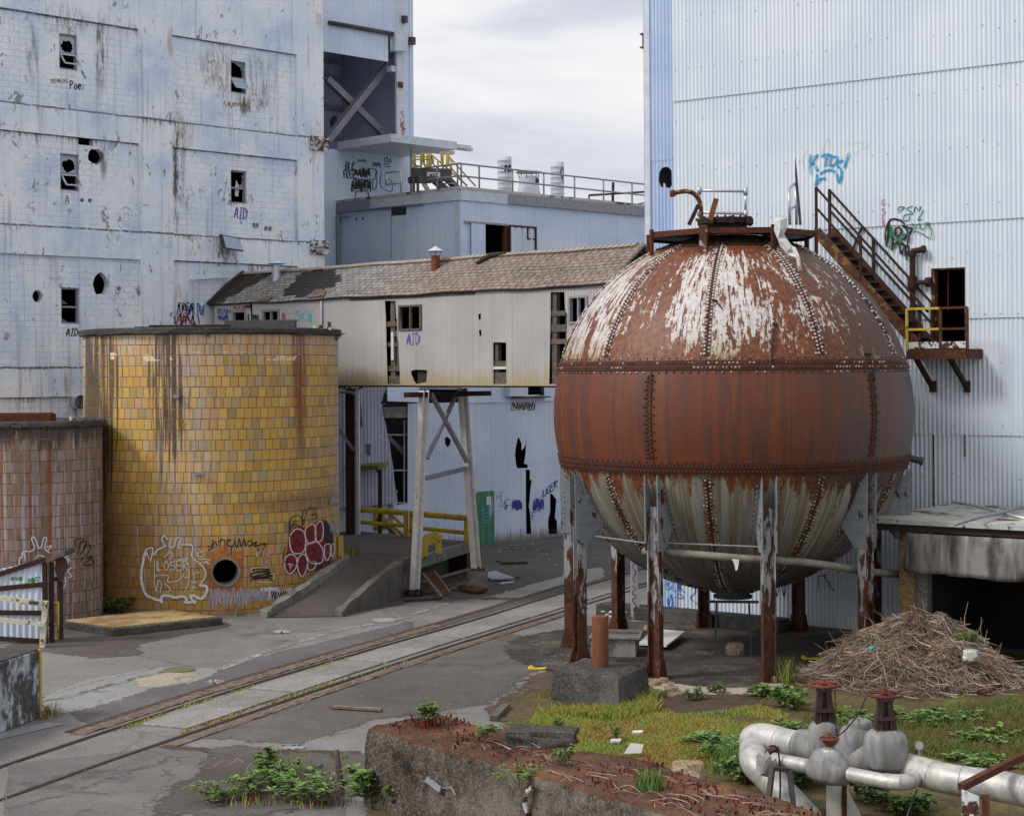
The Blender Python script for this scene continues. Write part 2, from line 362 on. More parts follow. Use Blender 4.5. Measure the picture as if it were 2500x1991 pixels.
# glazed tiles
def tile_mat(name, r, zt, pal, kind):
    n = N(name, .45, 0, .3); u, v, _ = n.sep(n.uv); tw, th = .235, .295
    row = n.math('FLOOR', n.mul(n.math('SUBTRACT', zt, v), 1 / th)); ro = n.white(n.comb(row, 7.0, 1.0))
    uu = n.add(n.mul(u, 1 / tw), ro); cl = n.math('FLOOR', uu); fx = n.math('FRACT', uu); fy = n.math('FRACT', n.mul(n.math('SUBTRACT', zt, v), 1 / th))
    rnd = n.white(n.comb(cl, row, 2.0)); rnd2 = n.white(n.comb(cl, row, 9.0))
    jx = n.math('MINIMUM', fx, n.math('SUBTRACT', 1.0, fx)); jy = n.math('MINIMUM', fy, n.math('SUBTRACT', 1.0, fy))
    joint = n.math('MAXIMUM', n.sstep(jx, .055, .03), n.sstep(jy, .055, .025))
    pu = n.comb(u, v, 0.0); fine = n.noise(pu, (30, 2.0, 1), 1, 4, .6); warp = n.noise(pu, (1, 1, 1), 1.2, 5)
    c = n.ramp(rnd, pal); c = n.mix(n.mul(n.sstep(fine, .45, .7), .35), c, n.mix(rnd2, (.40, .25, .08), (.50, .35, .18)))
    if kind == 'big':
        tall = n.sstep(v, 1.5, 5.0)
        low = n.mul(n.sstep(n.add(u, n.mul(warp, 1.6)), .6, -1.6), n.sstep(n.add(v, n.mul(warp, 1.2)), 4.8, 2.6)); c = n.mix(n.mul(low, .72), c, n.mix(rnd, (.125, .062, .030), (.20, .115, .075)))
        lowr = n.sstep(n.add(v, n.mul(warp, .8)), 2.9, 1.6); c = n.mix(n.mul(lowr, .45), c, n.mix(rnd, (.30, .135, .035), (.36, .19, .055)))
        band = n.mul(n.spot(v, u, 3.0, 3.4, .38, 3.2), .8); c = n.mix(band, c, n.mix(rnd, (.19, .10, .045), (.30, .18, .08)))
        # white lime runs
        lm = n.noise(pu, (11, .30, 1), 1, 6, .62, off=(3, 1, 0)); lr = n.add(n.mul(n.sstep(v, 6.4, 7.6), .17), n.mul(n.spot(u, v, -.75, 5.0, 1.25, 5.2), .15)); lr = n.add(lr, n.mul(n.sstep(u, 4.0, 5.4), .16)); lr = n.add(lr, n.mul(n.spot(u, v, -4.4, 5.4, 1.5, 2.6), .12))
        c = n.mix(n.mul(n.sstep(n.add(lm, lr), .58, .68), .6), c, (.48, .41, .40))
        # amber glaze runs
        am = n.noise(pu, (14, .5, 1), 1, 5, .6, off=(8, 2, 0)); c = n.mix(n.mul(n.sstep(n.add(am, n.mul(n.sstep(v, 5.5, 7.6), .08)), .60, .68), .6), c, (.50, .22, .04))
        # dark runs of moss and tar; last region also paints the shadowed lower left
        dk = n.noise(pu, (9, .2, 1), 1, 7, .68, off=(1, 4, 0)); hz = n.sstep(v, 2.5, 7.4)
        reg = n.add(n.mul(n.spot(u, v, -3.75, 6.4, 1.35, 5.0), .30), n.mul(n.spot(u, v, -1.25, 6.7, 1.0, 4.6), .265)); reg = n.add(reg, n.mul(n.spot(u, v, -4.7, 3.0, .9, 6.5), .30))
        c = n.mix(n.mul(n.sstep(n.add(dk, reg), .68, .76), .88), c, n.mix(fine, (.018, .013, .014), (.085, .05, .025)))
        rr = n.mul(n.spot(n.add(u, n.mul(n.add(warp, -.5), .25)), v, 2.72, 7.0, .40, 3.4), n.sstep(n.noise(pu, (9, .3, 1), 1, 4), .34, .56)); c = n.mix(n.mul(rr, .9), c, (.17, .035, .015))
        # broken faces in the second course
        ch = n.mul(n.sstep(n.noise(pu, (1.1, 1.6, 1), 1.6, 3, .5, off=(1.2, .3, 0)), .585, .60), n.mul(n.sstep(v, 7.02, 7.05), n.sstep(v, 7.30, 7.27))); c = n.mix(ch, c, (.70, .55, .36))
        # orange surround of the round hole is a mesh of its own
    else:
        lm = n.noise(pu, (9, .22, 1), 1, 6, .62, off=(3, 1, 0)); c = n.mix(n.mul(n.sstep(lm, .5, .62), .65), c, (.46, .41, .46))
        rs = n.noise(pu, (5.5, .05, 1), 1, 4, .55, off=(5.3, 0, 0)); c = n.mix(n.mul(n.sstep(n.add(rs, n.mul(n.spot(u, v, .0, 3.0, 1.6, 5), .12)), .63, .72), .85), c, (.22, .055, .015))
        yr = n.noise(pu, (6, .07, 1), 1, 4, .55, off=(1.3, 2, 0)); c = n.mix(n.mul(n.sstep(yr, .6, .7), .5), c, (.28, .20, .08))
        dk = n.mul(n.sstep(v, zt - .9, zt), .3); c = n.mix(n.mul(n.sstep(n.add(n.noise(pu, (8, .3, 1), 1, 5, .6, off=(9, 9, 0)), dk), .62, .74), .8), c, (.03, .026, .028))
    gr = n.mix(n.sstep(n.noise(pu, scale=3, det=3), .4, .6), (.16, .13, .15), (.065, .045, .035)); c = n.mix(n.mul(joint, .85), c, gr)
    n.color(c); n.rough(n.mix(n.sstep(warp, .35, .65), (.38, .38, .38), (.62, .62, .62))); n.bump(n.math('SUBTRACT', n.mul(rnd2, .15), joint), .5, .012); return n.m
# the sphere's three zones: u along the parallel, v along the meridian, metres
def shell_mat(name, zone):
    n = N(name, .52, 0, .4); u, v, _ = n.sep(n.uv); p = n.comb(u, v, 0.0)
    f = n.noise(p, (1, 1, 1), 7, 7, .68); st = n.noise(p, (2.2, .35, 1), 1.0, 7, .62); st2 = n.noise(p, (5, .25, 1), 1.0, 5, .6, off=(5, 5, 0)); bnd = n.noise(p, (.95, .05, 1), 1.15, 4, .55, off=(2, 1, 0))
    rust = n.ramp(f, [(.30, (.046, .014, .010)), (.45, (.108, .030, .014)), (.56, (.165, .052, .017)), (.72, (.23, .092, .03))])
    if zone == 'upper':
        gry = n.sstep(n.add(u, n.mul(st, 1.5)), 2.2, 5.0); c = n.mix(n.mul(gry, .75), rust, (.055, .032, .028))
        c = n.mix(n.mul(n.sstep(st2, .5, .66), .5), c, (.055, .021, .022))
        reg = n.add(n.mul(n.spot(u, v, -.55, 2.9, 1.5, 2.3), .125), n.mul(n.spot(u, v, -4.5, 2.6, 2.0, 2.4), .13)); reg = n.add(reg, n.mul(n.spot(u, v, .6, 3.0, 3.6, 2.3), .05))
        w1 = n.noise(p, (1.5, .55, 1), 1.45, 9, .68, .3, off=(1, 2, 0)); w2 = n.noise(p, (7, .8, 1), 1.2, 6, .7, off=(6, 1, 0))
        w3 = n.noise(p, (2.2, 1.5, 1), 4.0, 5, .7, off=(2, 9, 0)); w3 = n.add(w3, n.mul(n.add(n.noise(p, (5, 1.6, 1), 4.0, 4, .7), -.5), .55)); w3 = n.add(w3, n.mul(n.sstep(n.noise(p, (1.1, .5, 1), 1.6, 3, .5, off=(8, 8, 0)), .50, .66), -.30)); cv = n.add(n.add(n.add(n.mul(w1, .38), n.mul(w2, .30)), n.mul(w3, .36)), reg); wm = n.mul(n.sstep(cv, .572, .586), n.math('MAXIMUM', n.sstep(cv, .70, .73), n.sstep(n.noise(p, (4.2, .8, 1), 2.2, 7, .72, off=(3, 3, 0)), .455, .48)))
        tint = n.mix(n.sstep(v, 2.0, 1.4), (.52, .52, .54), (.38, .33, .21))
        c = n.mix(n.mul(wm, n.sstep(v, 1.1, 1.5)), c, n.mix(n.sstep(f, .35, .6), (.42, .38, .37), tint))
    elif zone == 'middle':
        c = n.ramp(bnd, [(.33, (.040, .025, .035)), (.41, (.088, .030, .018)), (.47, (.135, .032, .012)), (.515, (.052, .025, .028)), (.56, (.150, .042, .013)), (.61, (.070, .026, .020)), (.69, (.128, .034, .014))])
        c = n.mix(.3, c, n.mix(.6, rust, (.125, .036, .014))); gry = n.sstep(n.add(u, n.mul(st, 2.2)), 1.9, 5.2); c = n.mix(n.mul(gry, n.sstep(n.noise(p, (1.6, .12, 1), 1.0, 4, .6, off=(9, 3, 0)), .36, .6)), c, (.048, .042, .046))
        wm = n.sstep(n.add(n.noise(p, (2.6, .7, 1), 1.3, 8, .7, off=(2, 7, 0)), n.mul(n.sstep(v, .55, 1.2), .16)), .765, .785); c = n.mix(wm, c, (.58, .52, .42))
        c = n.mix(n.mul(n.sstep(n.noise(p, (1.3, .9, 1), 1.5, 7, .7, off=(4, 4, 0)), .62, .68), .5), c, (.15, .06, .02))
    else:
        g = n.mix(n.sstep(st, .35, .65), (.17, .166, .155), (.285, .29, .285)); g = n.mix(n.mul(n.sstep(n.noise(p, (9, .22, 1), 1.0, 5, .6, off=(3, 8, 0)), .45, .58), .8), g, (.15, .10, .045))
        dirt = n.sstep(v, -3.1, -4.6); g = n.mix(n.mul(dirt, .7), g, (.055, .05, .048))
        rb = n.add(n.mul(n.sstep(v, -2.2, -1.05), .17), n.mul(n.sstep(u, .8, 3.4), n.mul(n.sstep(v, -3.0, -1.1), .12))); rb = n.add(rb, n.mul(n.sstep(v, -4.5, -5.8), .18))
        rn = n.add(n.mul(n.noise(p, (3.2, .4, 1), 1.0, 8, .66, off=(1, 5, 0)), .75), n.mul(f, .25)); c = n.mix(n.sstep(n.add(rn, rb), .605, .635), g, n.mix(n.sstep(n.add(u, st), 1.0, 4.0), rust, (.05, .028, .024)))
    n.color(c); n.bump(f, .35, .012); return n.m
M['shell_upper'] = shell_mat('rust_with_peeling_white_paint', 'upper'); M['shell_middle'] = shell_mat('banded_rust', 'middle'); M['shell_lower'] = shell_mat('grey_paint_with_rust_runs', 'lower')
def rivet_mat(name, white, lo, hi):
    n = N(name, .6); f = n.noise(n.obj, scale=.7, det=3); r = n.white(n.comb(*[n.math('FLOOR', n.mul(q, 11.0)) for q in n.sep(n.obj)])); r2 = n.noise(n.obj, scale=5, det=4)
    k = n.sstep(n.add(n.mul(r, .35), n.mul(f, .65)), lo, hi); c = n.mix(n.sstep(r2, .4, .6), (.055, .021, .015), (.11, .04, .022)); n.color(n.mix(k, c, white)); return n.m
M['rivet_upper'] = rivet_mat('white_and_rusty_rivets', (.50, .48, .46), .34, .44); M['rivet_belt'] = rivet_mat('rusty_rivets', (.42, .38, .35), .56, .60); M['rivet_lower'] = rivet_mat('grey_and_rusty_rivets', (.30, .27, .24), .42, .52)
M['belt'] = simple('rusty_band', (.075, .026, .017), .8, var=.45, scale=5, bump=.3)
def faded(m):
    k = m.name + '_worn_edge'
    if k in bpy.data.materials: return bpy.data.materials[k]
    q = m.copy(); q.name = k; t = q.node_tree; a = t.nodes.new('ShaderNodeAttribute'); a.attribute_name = 'fade'; o = [x for x in t.nodes if x.type == 'OUTPUT_MATERIAL'][0]; b = [x for x in t.nodes if x.type == 'BSDF_PRINCIPLED'][0]; tc_ = t.nodes.new('ShaderNodeTexCoord'); ns = t.nodes.new('ShaderNodeTexNoise'); ns.inputs['Scale'].default_value = 3.5; ns.inputs['Detail'].default_value = 8; ns.inputs['Roughness'].default_value = .7; t.links.new(tc_.outputs['Object'], ns.inputs['Vector'])
    m1 = t.nodes.new('ShaderNodeMath'); m1.operation = 'MULTIPLY_ADD'; t.links.new(ns.outputs['Fac'], m1.inputs[0]); m1.inputs[1].default_value = 1.8; m1.inputs[2].default_value = -.9; m2 = t.nodes.new('ShaderNodeMath'); t.links.new(a.outputs['Fac'], m2.inputs[0]); t.links.new(m1.outputs[0], m2.inputs[1]); r = t.nodes.new('ShaderNodeMapRange'); r.inputs['From Min'].default_value = .4; r.inputs['From Max'].default_value = .6; t.links.new(m2.outputs[0], r.inputs['Value']); tr_ = t.nodes.new('ShaderNodeBsdfTransparent'); mx_ = t.nodes.new('ShaderNodeMixShader'); t.links.new(r.outputs[0], mx_.inputs[0]); t.links.new(tr_.outputs[0], mx_.inputs[1]); t.links.new(b.outputs[0], mx_.inputs[2]); t.links.new(mx_.outputs[0], o.inputs[0]); return q
# shingles: object x along the eave, y up the slope
def shingle_mat():
    n = N('weathered_shingles', .85); u, v, _ = n.sep(n.uv); rh, tw = .145, .30
    row = n.math('FLOOR', n.mul(v, 1 / rh)); rj = n.white(n.comb(row, 3.0, 0.0)); uu = n.add(n.mul(u, 1 / tw), n.add(n.mul(row, .5), n.mul(rj, .2))); cl = n.math('FLOOR', uu); fx = n.math('FRACT', uu); fy = n.math('FRACT', n.mul(v, 1 / rh))
    rnd = n.white(n.comb(cl, row, 1.0)); p = n.comb(u, v, 0.0); big = n.noise(p, (.22, .7, 1), 1, 4, .6); f = n.noise(p, scale=8, det=6, rough=.7)
    warm = n.sstep(u, 6.0, 12.0); c = n.mix(warm, n.mix(rnd, (.20, .195, .20), (.33, .33, .34)), n.mix(rnd, (.22, .17, .15), (.31, .25, .225)))
    c = n.mix(n.mul(n.sstep(f, .55, .68), .5), c, (.14, .13, .12)); c = n.mix(n.mul(n.sstep(n.add(big, n.mul(f, .3)), .68, .78), .6), c, (.11, .10, .085))
    jt = n.math('MAXIMUM', n.sstep(n.math('MINIMUM', fx, n.math('SUBTRACT', 1.0, fx)), .06, .03), n.sstep(fy, .16, .07)); c = n.mix(n.mul(jt, .9), c, (.035, .028, .027))
    # torn-away felt, in whole shingles
    su = n.mul(n.add(cl, n.mul(row, -.5)), tw); sv = n.mul(row, rh); tn = n.add(n.noise(n.comb(su, sv, 0.0), (1, 1.3, 1), .8, 3, .6, off=(.3, .2, 0)), n.mul(n.add(n.white(n.comb(cl, row, 5.0)), -.5), .12))
    tear = n.add(n.spot(su, sv, 4.75, .78, 1.75, .95), n.mul(n.spot(su, sv, 3.7, 1.4, 1.5, .45), .5)); tm = n.sstep(n.add(n.mul(tear, .5), n.mul(tn, .55)), .50, .53); c = n.mix(tm, c, (.030, .027, .029))
    ms = n.sstep(n.add(n.noise(p, scale=2.2, det=6, rough=.7), n.mul(n.sstep(n.math('SUBTRACT', u, n.mul(v, .85)), 1.1, .1), .3)), .62, .70); c = n.mix(ms, c, (.030, .026, .022))
    n.color(c); n.bump(n.math('SUBTRACT', n.add(n.mul(n.math('SUBTRACT', 1.0, fy), .6), n.mul(f, .3)), n.add(jt, tm)), .8, .02); return n.m
M['shingle'] = shingle_mat()
# ground kinds
def ground_mat(name, cols, crack=.6, speck=.3, blotch=.5, scale=1.0, rough=.9, moss=None):
    n = N(name, rough, 0, .25); p = n.obj; a = n.noise(p, scale=.16 * scale, det=6, rough=.6); b = n.noise(p, scale=1.1 * scale, det=7, rough=.68); f = n.noise(p, scale=26, det=3, rough=.8)
    c = n.ramp(n.add(n.mul(a, .6), n.mul(b, .4)), [(.36, cols[0]), (.5, cols[1]), (.62, cols[2])]); c = n.mix(n.mul(n.sstep(f, .45, .7), speck), c, tuple(min(1, q * 1.9) for q in cols[2])); c = n.mix(n.mul(n.sstep(f, .47, .3), speck), c, tuple(q * .45 for q in cols[0]))
    if crack:
        wv = n.t.nodes.new('ShaderNodeVectorMath'); wv.operation = 'ADD'; n.t.links.new(p, wv.inputs[0]); n.t.links.new(n.comb(n.mul(b, 1.4), n.mul(a, 2.5), 0.0), wv.inputs[1])
        e1_ = n.voro(wv.outputs[0], .17 * scale); e2_ = n.voro(wv.outputs[0], .9 * scale); k = n.math('MAXIMUM', n.mul(n.sstep(e1_, .008, .002), n.sstep(b, .38, .58)), n.mul(n.sstep(e2_, .016, .005), n.sstep(a, .53, .60))); c = n.mix(n.mul(k, crack), c, (.035, .032, .03))
    c = n.mix(n.mul(n.sstep(n.noise(p, scale=.5 * scale, det=7, rough=.7, off=(5, 5, 5)), .56, .66), blotch), c, tuple(q * .55 for q in cols[0]))
    if moss: c = n.mix(n.sstep(n.add(n.noise(p, scale=.7, det=8, rough=.72, off=(2, 8, 0)), moss[0]), .5, .57), c, n.mix(n.sstep(f, .4, .6), moss[1], moss[2]))
    n.color(c); n.bump(n.add(n.mul(f, .5), b), .35, .02); return n.m
M['asphalt'] = ground_mat('worn_asphalt', ((.098, .094, .096), (.155, .149, .151), (.215, .206, .207)), crack=.4, blotch=.5, speck=.5)
M['asphalt_dark'] = ground_mat('dark_dirty_asphalt', ((.055, .048, .045), (.080, .070, .068), (.11, .098, .095)), blotch=.6)
M['concrete_pale'] = ground_mat('pale_concrete', ((.20, .20, .20), (.26, .26, .26), (.31, .31, .30)), crack=.5, speck=.2, blotch=.25)
M['concrete_patch'] = ground_mat('blue_grey_patch', ((.165, .17, .175), (.205, .212, .215), (.25, .255, .258)), crack=.8, speck=.35, blotch=.35)
M['patch_tan'] = ground_mat('tan_patch', ((.22, .20, .165), (.29, .26, .21), (.34, .31, .26)), crack=.5, speck=.2, blotch=.4)
M['slab'] = ground_mat('track_slab_concrete', ((.125, .122, .12), (.19, .185, .18), (.27, .262, .255)), crack=.3, speck=.5, blotch=.45, scale=1.6)
M['pad'] = ground_mat('shade_black_pad', ((.014, .012, .012), (.038, .033, .031), (.13, .115, .10)), crack=.4, speck=.4, blotch=.85, scale=1.6)  # dark pad concrete, with the shade beneath the sphere painted into its colour
M['soil'] = ground_mat('weedy_soil', ((.045, .03, .02), (.075, .055, .028), (.11, .09, .04)), crack=0, speck=.5, blotch=.5, scale=2, moss=(-.02, (.06, .085, .018), (.15, .16, .03)))
M['line'] = ground_mat('worn_white_line', ((.17, .168, .172), (.25, .25, .255), (.33, .33, .335)), crack=.3, speck=.5, blotch=.75, scale=4)
M['concrete_old'] = ground_mat('old_concrete', ((.10, .095, .09), (.16, .15, .145), (.25, .24, .235)), crack=.3, speck=.5, blotch=.7, scale=2.2)
M['concrete_black'] = ground_mat('sooty_concrete', ((.022, .022, .022), (.045, .043, .042), (.10, .097, .094)), crack=.2, speck=.5, blotch=.6, scale=3, moss=(-.12, (.045, .02, .015), (.075, .03, .02)))
M['moss_red'] = ground_mat('moss_covered_concrete', ((.03, .016, .012), (.060, .027, .018), (.105, .055, .035)), crack=0, speck=.6, blotch=.6, scale=3, moss=(-.045, (.13, .115, .05), (.15, .022, .018)))
M['ruin_side'] = ground_mat('rough_weathered_concrete', ((.018, .012, .010), (.045, .035, .030), (.125, .112, .10)), crack=0, speck=.6, blotch=.8, scale=3)
M['roof_slab'] = ground_mat('pale_roof_with_moss', ((.34, .33, .31), (.42, .42, .40), (.48, .48, .46)), crack=.2, speck=.25, blotch=.2, scale=3, moss=(-.03, (.06, .055, .02), (.10, .085, .03)))
M['tank_cap'] = ground_mat('dark_concrete_cap', ((.022, .02, .02), (.042, .039, .038), (.075, .07, .066)), crack=.2, speck=.5, blotch=.5, scale=4)
M['column'] = ground_mat('ochre_aggregate', ((.12, .08, .04), (.20, .135, .065), (.28, .20, .11)), crack=0, speck=.7, blotch=.4, scale=5)
M['stone'] = ground_mat('tan_stone', ((.15, .105, .07), (.23, .17, .115), (.30, .235, .17)), crack=0, speck=.6, blotch=.4, scale=6)
M['rail'] = simple('railway_rail', (.075, .075, .095), .35, .7, var=.4, scale=4, c2=(.11, .07, .06))
M['grate_tan'] = simple('tan_grating', (.34, .25, .13), .7, c2=(.17, .10, .05), scale=3.5, bump=.2)
def foil():
    n = N('aluminium_lagging', .5, .3, .5); f = n.noise(n.obj, scale=3.2, det=5, rough=.6, dist=.8); g = n.noise(n.obj, scale=9, det=5, rough=.65, dist=1.0); n.color(n.mix(n.sstep(f, .38, .7), (.62, .61, .60), (.44, .43, .43)))
    n.color(n.mix(n.mul(n.sstep(n.noise(n.obj, (2, 2, .6), 2.0, 6, .6), .58, .68), .55), n.mix(n.sstep(f, .38, .7), (.50, .49, .485), (.33, .33, .335)), (.20, .165, .11))); n.bump(n.add(f, n.mul(g, .4)), .55, .03); return n.m
M['foil'] = foil(); M['dull'] = simple('dull_grey_lagging', (.24, .235, .22), .7, c2=(.14, .125, .105), scale=5, bump=.3)
def cloth():
    n = N('grey_canvas_jacket', .8, 0, .25); f = n.noise(n.obj, (3, 3, .8), 2.6, 6, .62); st = n.noise(n.obj, (9, 9, .6), 1.2, 5, .6); c = n.mix(n.sstep(f, .35, .65), (.15, .155, .165), (.245, .25, .265)); c = n.mix(n.mul(n.sstep(st, .56, .66), .5), c, (.27, .22, .14)); n.color(c); n.bump(n.add(f, st), .4, .02); return n.m
M['cloth'] = cloth()
def tarp():
    n = N('stained_grey_tarp', .85, 0, .2); x, y, z = n.sep(n.obj); st = n.noise(n.obj, (1.3, 1, .3), 1.0, 7, .66); b = n.noise(n.obj, (6, 1, .4), 1.0, 5, .6, off=(3, 3, 3)); c = n.ramp(st, [(.42, (.05, .045, .046)), (.50, (.13, .12, .12)), (.57, (.22, .215, .215)), (.70, (.28, .285, .295))])
    n.color(n.mix(n.mul(n.sstep(b, .55, .7), .5), c, (.42, .42, .43))); n.bump(b, .3, .03); return n.m
M['tarp'] = tarp()
M['leaf'] = simple('green_leaf', (.095, .175, .045), .6, c2=(.05, .105, .028), scale=3)
M['leaf_pale'] = simple('pale_green_leaf', (.19, .29, .075), .6, c2=(.10, .175, .045), scale=3)
def grass_m(name, cs):
    n = N(name, .75, 0, .2); f = n.noise(n.obj, scale=.55, det=4, rough=.6); g = n.noise(n.obj, scale=6, det=2); n.color(n.ramp(n.add(n.mul(f, .75), n.mul(g, .25)), cs)); return n.m
M['grass'] = grass_m('yellow_green_grass', [(.36, (.27, .14, .05)), (.45, (.30, .25, .065)), (.55, (.23, .28, .055)), (.68, (.15, .24, .04))])
M['moss_stem'] = grass_m('red_sedum', [(.38, (.10, .02, .014)), (.48, (.065, .028, .016)), (.56, (.19, .02, .022)), (.62, (.085, .03, .018)), (.74, (.13, .11, .035))])
M['straw'] = grass_m('dead_stems', [(.36, (.10, .062, .045)), (.46, (.24, .18, .14)), (.53, (.37, .30, .24)), (.60, (.20, .14, .105)), (.72, (.11, .07, .05))])
M['straw_pale'] = simple('pale_dead_stems', (.42, .36, .29), .8, c2=(.30, .24, .18), scale=5); M['straw_dark'] = simple('dark_dead_stems', (.085, .055, .045), .85, c2=(.15, .095, .075), scale=5); M['mound'] = simple('mound_soil', (.085, .06, .045), .95, var=.5, scale=4, bump=.5)
# ---------------------------------------------------------------- spray paint: strokes lying on the wall they are painted on
FONT = {'A': [[(0, 1), (.5, 0), (1, 1)], [(.2, .65), (.85, .6)]], 'B': [[(0, 1), (0, 0), (.8, .15), (.15, .48), (.95, .72), (0, 1)]], 'C': [[(1, .1), (.3, .05), (0, .55), (.35, 1), (1, .9)]],
 'D': [[(.05, 1), (0, 0), (.9, .3), (.85, .8), (.05, 1)]], 'E': [[(1, 0), (0, .05), (.05, 1), (1, .95)], [(0, .5), (.8, .45)]], 'F': [[(1, 0), (0, .05), (.05, 1)], [(0, .5), (.7, .45)]], 'G': [[(1, .1), (.3, .05), (0, .55), (.4, 1), (1, .8), (.6, .55)]],
 'H': [[(0, 0), (.05, 1)], [(1, 0), (.95, 1)], [(0, .5), (1, .45)]], 'I': [[(.5, 0), (.5, 1)], [(.15, 0), (.9, 0)], [(.1, 1), (.9, 1)]], 'J': [[(.2, 0), (1, 0)], [(.7, 0), (.65, .85), (.2, 1), (0, .7)]], 'K': [[(0, 0), (.05, 1)], [(1, 0), (.1, .55), (1, 1)]], 'L': [[(0, 0), (.05, 1), (.9, .95)]],
 'M': [[(0, 1), (.15, 0), (.5, .7), (.85, 0), (1, 1)]], 'N': [[(0, 1), (.1, 0), (.85, 1), (1, 0)]], 'O': [[(.5, 0), (0, .5), (.5, 1), (1, .5), (.5, 0)]], 'P': [[(0, 1), (0, 0), (.9, .2), (.1, .55)]], 'R': [[(0, 1), (0, 0), (.9, .2), (.1, .5), (1, 1)]],
 'S': [[(1, .08), (.2, .1), (.15, .42), (.9, .55), (.8, .95), (0, .92)]], 'T': [[(0, .05), (1, 0)], [(.5, 0), (.5, 1)]], 'U': [[(0, 0), (.05, .85), (.5, 1), (.95, .85), (1, 0)]], 'V': [[(0, 0), (.5, 1), (1, 0)]], 'W': [[(0, 0), (.25, 1), (.5, .35), (.75, 1), (1, 0)]],
 'Y': [[(0, 0), (.5, .5), (1, 0)], [(.5, .5), (.45, 1)]], 'Z': [[(0, .05), (1, 0), (.05, 1), (1, .95)]], 'o': [[(.5, .35), (.05, .68), (.5, 1), (.95, .68), (.5, .35)]], 'e': [[(.1, .68), (.9, .62), (.5, .35), (.05, .7), (.45, 1), (.95, .9)]], 'v': [[(0, .35), (.45, 1), (1, .3)]]}
def word(t, u, v, wd, h, slant=0.0, rise=0.0, gap=.28):
    out = []; k = len(t); cw = wd / (k + gap * (k - 1))
    for i, c in enumerate(t):
        if c not in FONT: continue
        for st in FONT[c]: out.append([(u + i * cw * (1 + gap) + x * cw + (1 - y) * h * slant, v + y * h + (i * cw * (1 + gap) + x * cw) * rise) for x, y in st])
    return out
def scribble(u, v, wd, h, n=3, seed=1, loops=4):
    rd = random.Random(seed); out = []
    for k in range(n):
        x = u + wd * k / n; st = []
        for i in range(loops + 1): st.append((x + wd / n * 1.2 * (i / loops) + rd.uniform(-.12, .12) * wd / n, v + (rd.uniform(0, .25) if i % 2 else rd.uniform(.7, 1)) * h))
        out.append(st)
    return out
def paint(parent, strokes, wpx, surf, m, name='graffiti', smooth=True):
    mb = MB()
    for st in strokes:
        p = crom(st, 6) if smooth and len(st) > 2 else crom(st, max(2, int(math.hypot(st[1][0] - st[0][0], st[1][1] - st[0][1]) / 4)))if len(st) == 2 else crom(st, 6)
        prev = None; n = len(p)
        for k in range(n):
            a, b = p[max(k - 1, 0)], p[min(k + 1, n - 1)]; tx, ty = b[0] - a[0], b[1] - a[1]; l = math.hypot(tx, ty) or 1
            hw = wpx / 2 * (.6 if k in (0, n - 1) else 1 + .15 * sin(k * 1.7)); nx, ny = -ty / l * hw, tx / l * hw
            q = (mb.vert(surf(p[k][0] + nx, p[k][1] + ny)), mb.vert(surf(p[k][0] - nx, p[k][1] - ny)))
            if prev: mb.face((prev[0], q[0], q[1], prev[1]))
            prev = q
    return mb.build(name, m, parent)
def fill(parent, poly, surf, m, name='graffiti', step=6):
    """filled letter body: scan-filled strip mesh"""
    mb = MB(); p = crom(poly + [poly[0]], 5); us = [q[0] for q in p]; u = min(us)
    while u < max(us):
        zs = []
        for u_ in (u, u + step):
            c = []
            for a, b in zip(p[:-1], p[1:]):
                if (a[0] <= u_ + .01 < b[0]) or (b[0] <= u_ + .01 < a[0]): c.append(a[1] + (b[1] - a[1]) * (u_ + .01 - a[0]) / (b[0] - a[0]))
            zs.append((min(c), max(c)) if c else None)
        if zs[0] and zs[1]:
            n = 5; L_ = [[mb.vert(surf(u_, z[0] + (z[1] - z[0]) * i / n)) for i in range(n + 1)] for u_, z in ((u, zs[0]), (u + step, zs[1]))]
            for i in range(n): mb.face((L_[0][i], L_[1][i], L_[1][i + 1], L_[0][i + 1]))
        u += step
    return mb.build(name, m, parent)
def on_wall(fr, y=0.0, yf=None, off=.012):
    def f(u, v):
        x, z = fr.xz(u, v, y); return (x, y + (yf(x) if yf else 0) - off, z)
    return f
def z1(x, y): return (x * .3961, y * .3961)               # crops of the photo used for measuring
def z4(x, y): return (x * .41744, 600 + y * .41744)

# ---------------------------------------------------------------- the frames of the buildings
E1 = (.703, .711); E2 = (.711, -.703)                       # the old works' grid
FA = Frame((-10.66, 59.75), E1)                             # concrete building, facade
GA = Frame((-10.66 + .18, 59.75 + .18), E2)                 # gallery bridge, front wall
AR = Frame((-1.96, 65.6), E1)                               # annex: wall right of its corner
AL = Frame((-1.96 - 7.3 * .711, 65.6 + 7.3 * .703), E2)     # annex: wall left of its corner
TW = Frame((-7.08, 70.7), E1)                               # tower with the open bay
RB = Frame((3.59, 48.0), (.796, -.605))                     # big white building on the right

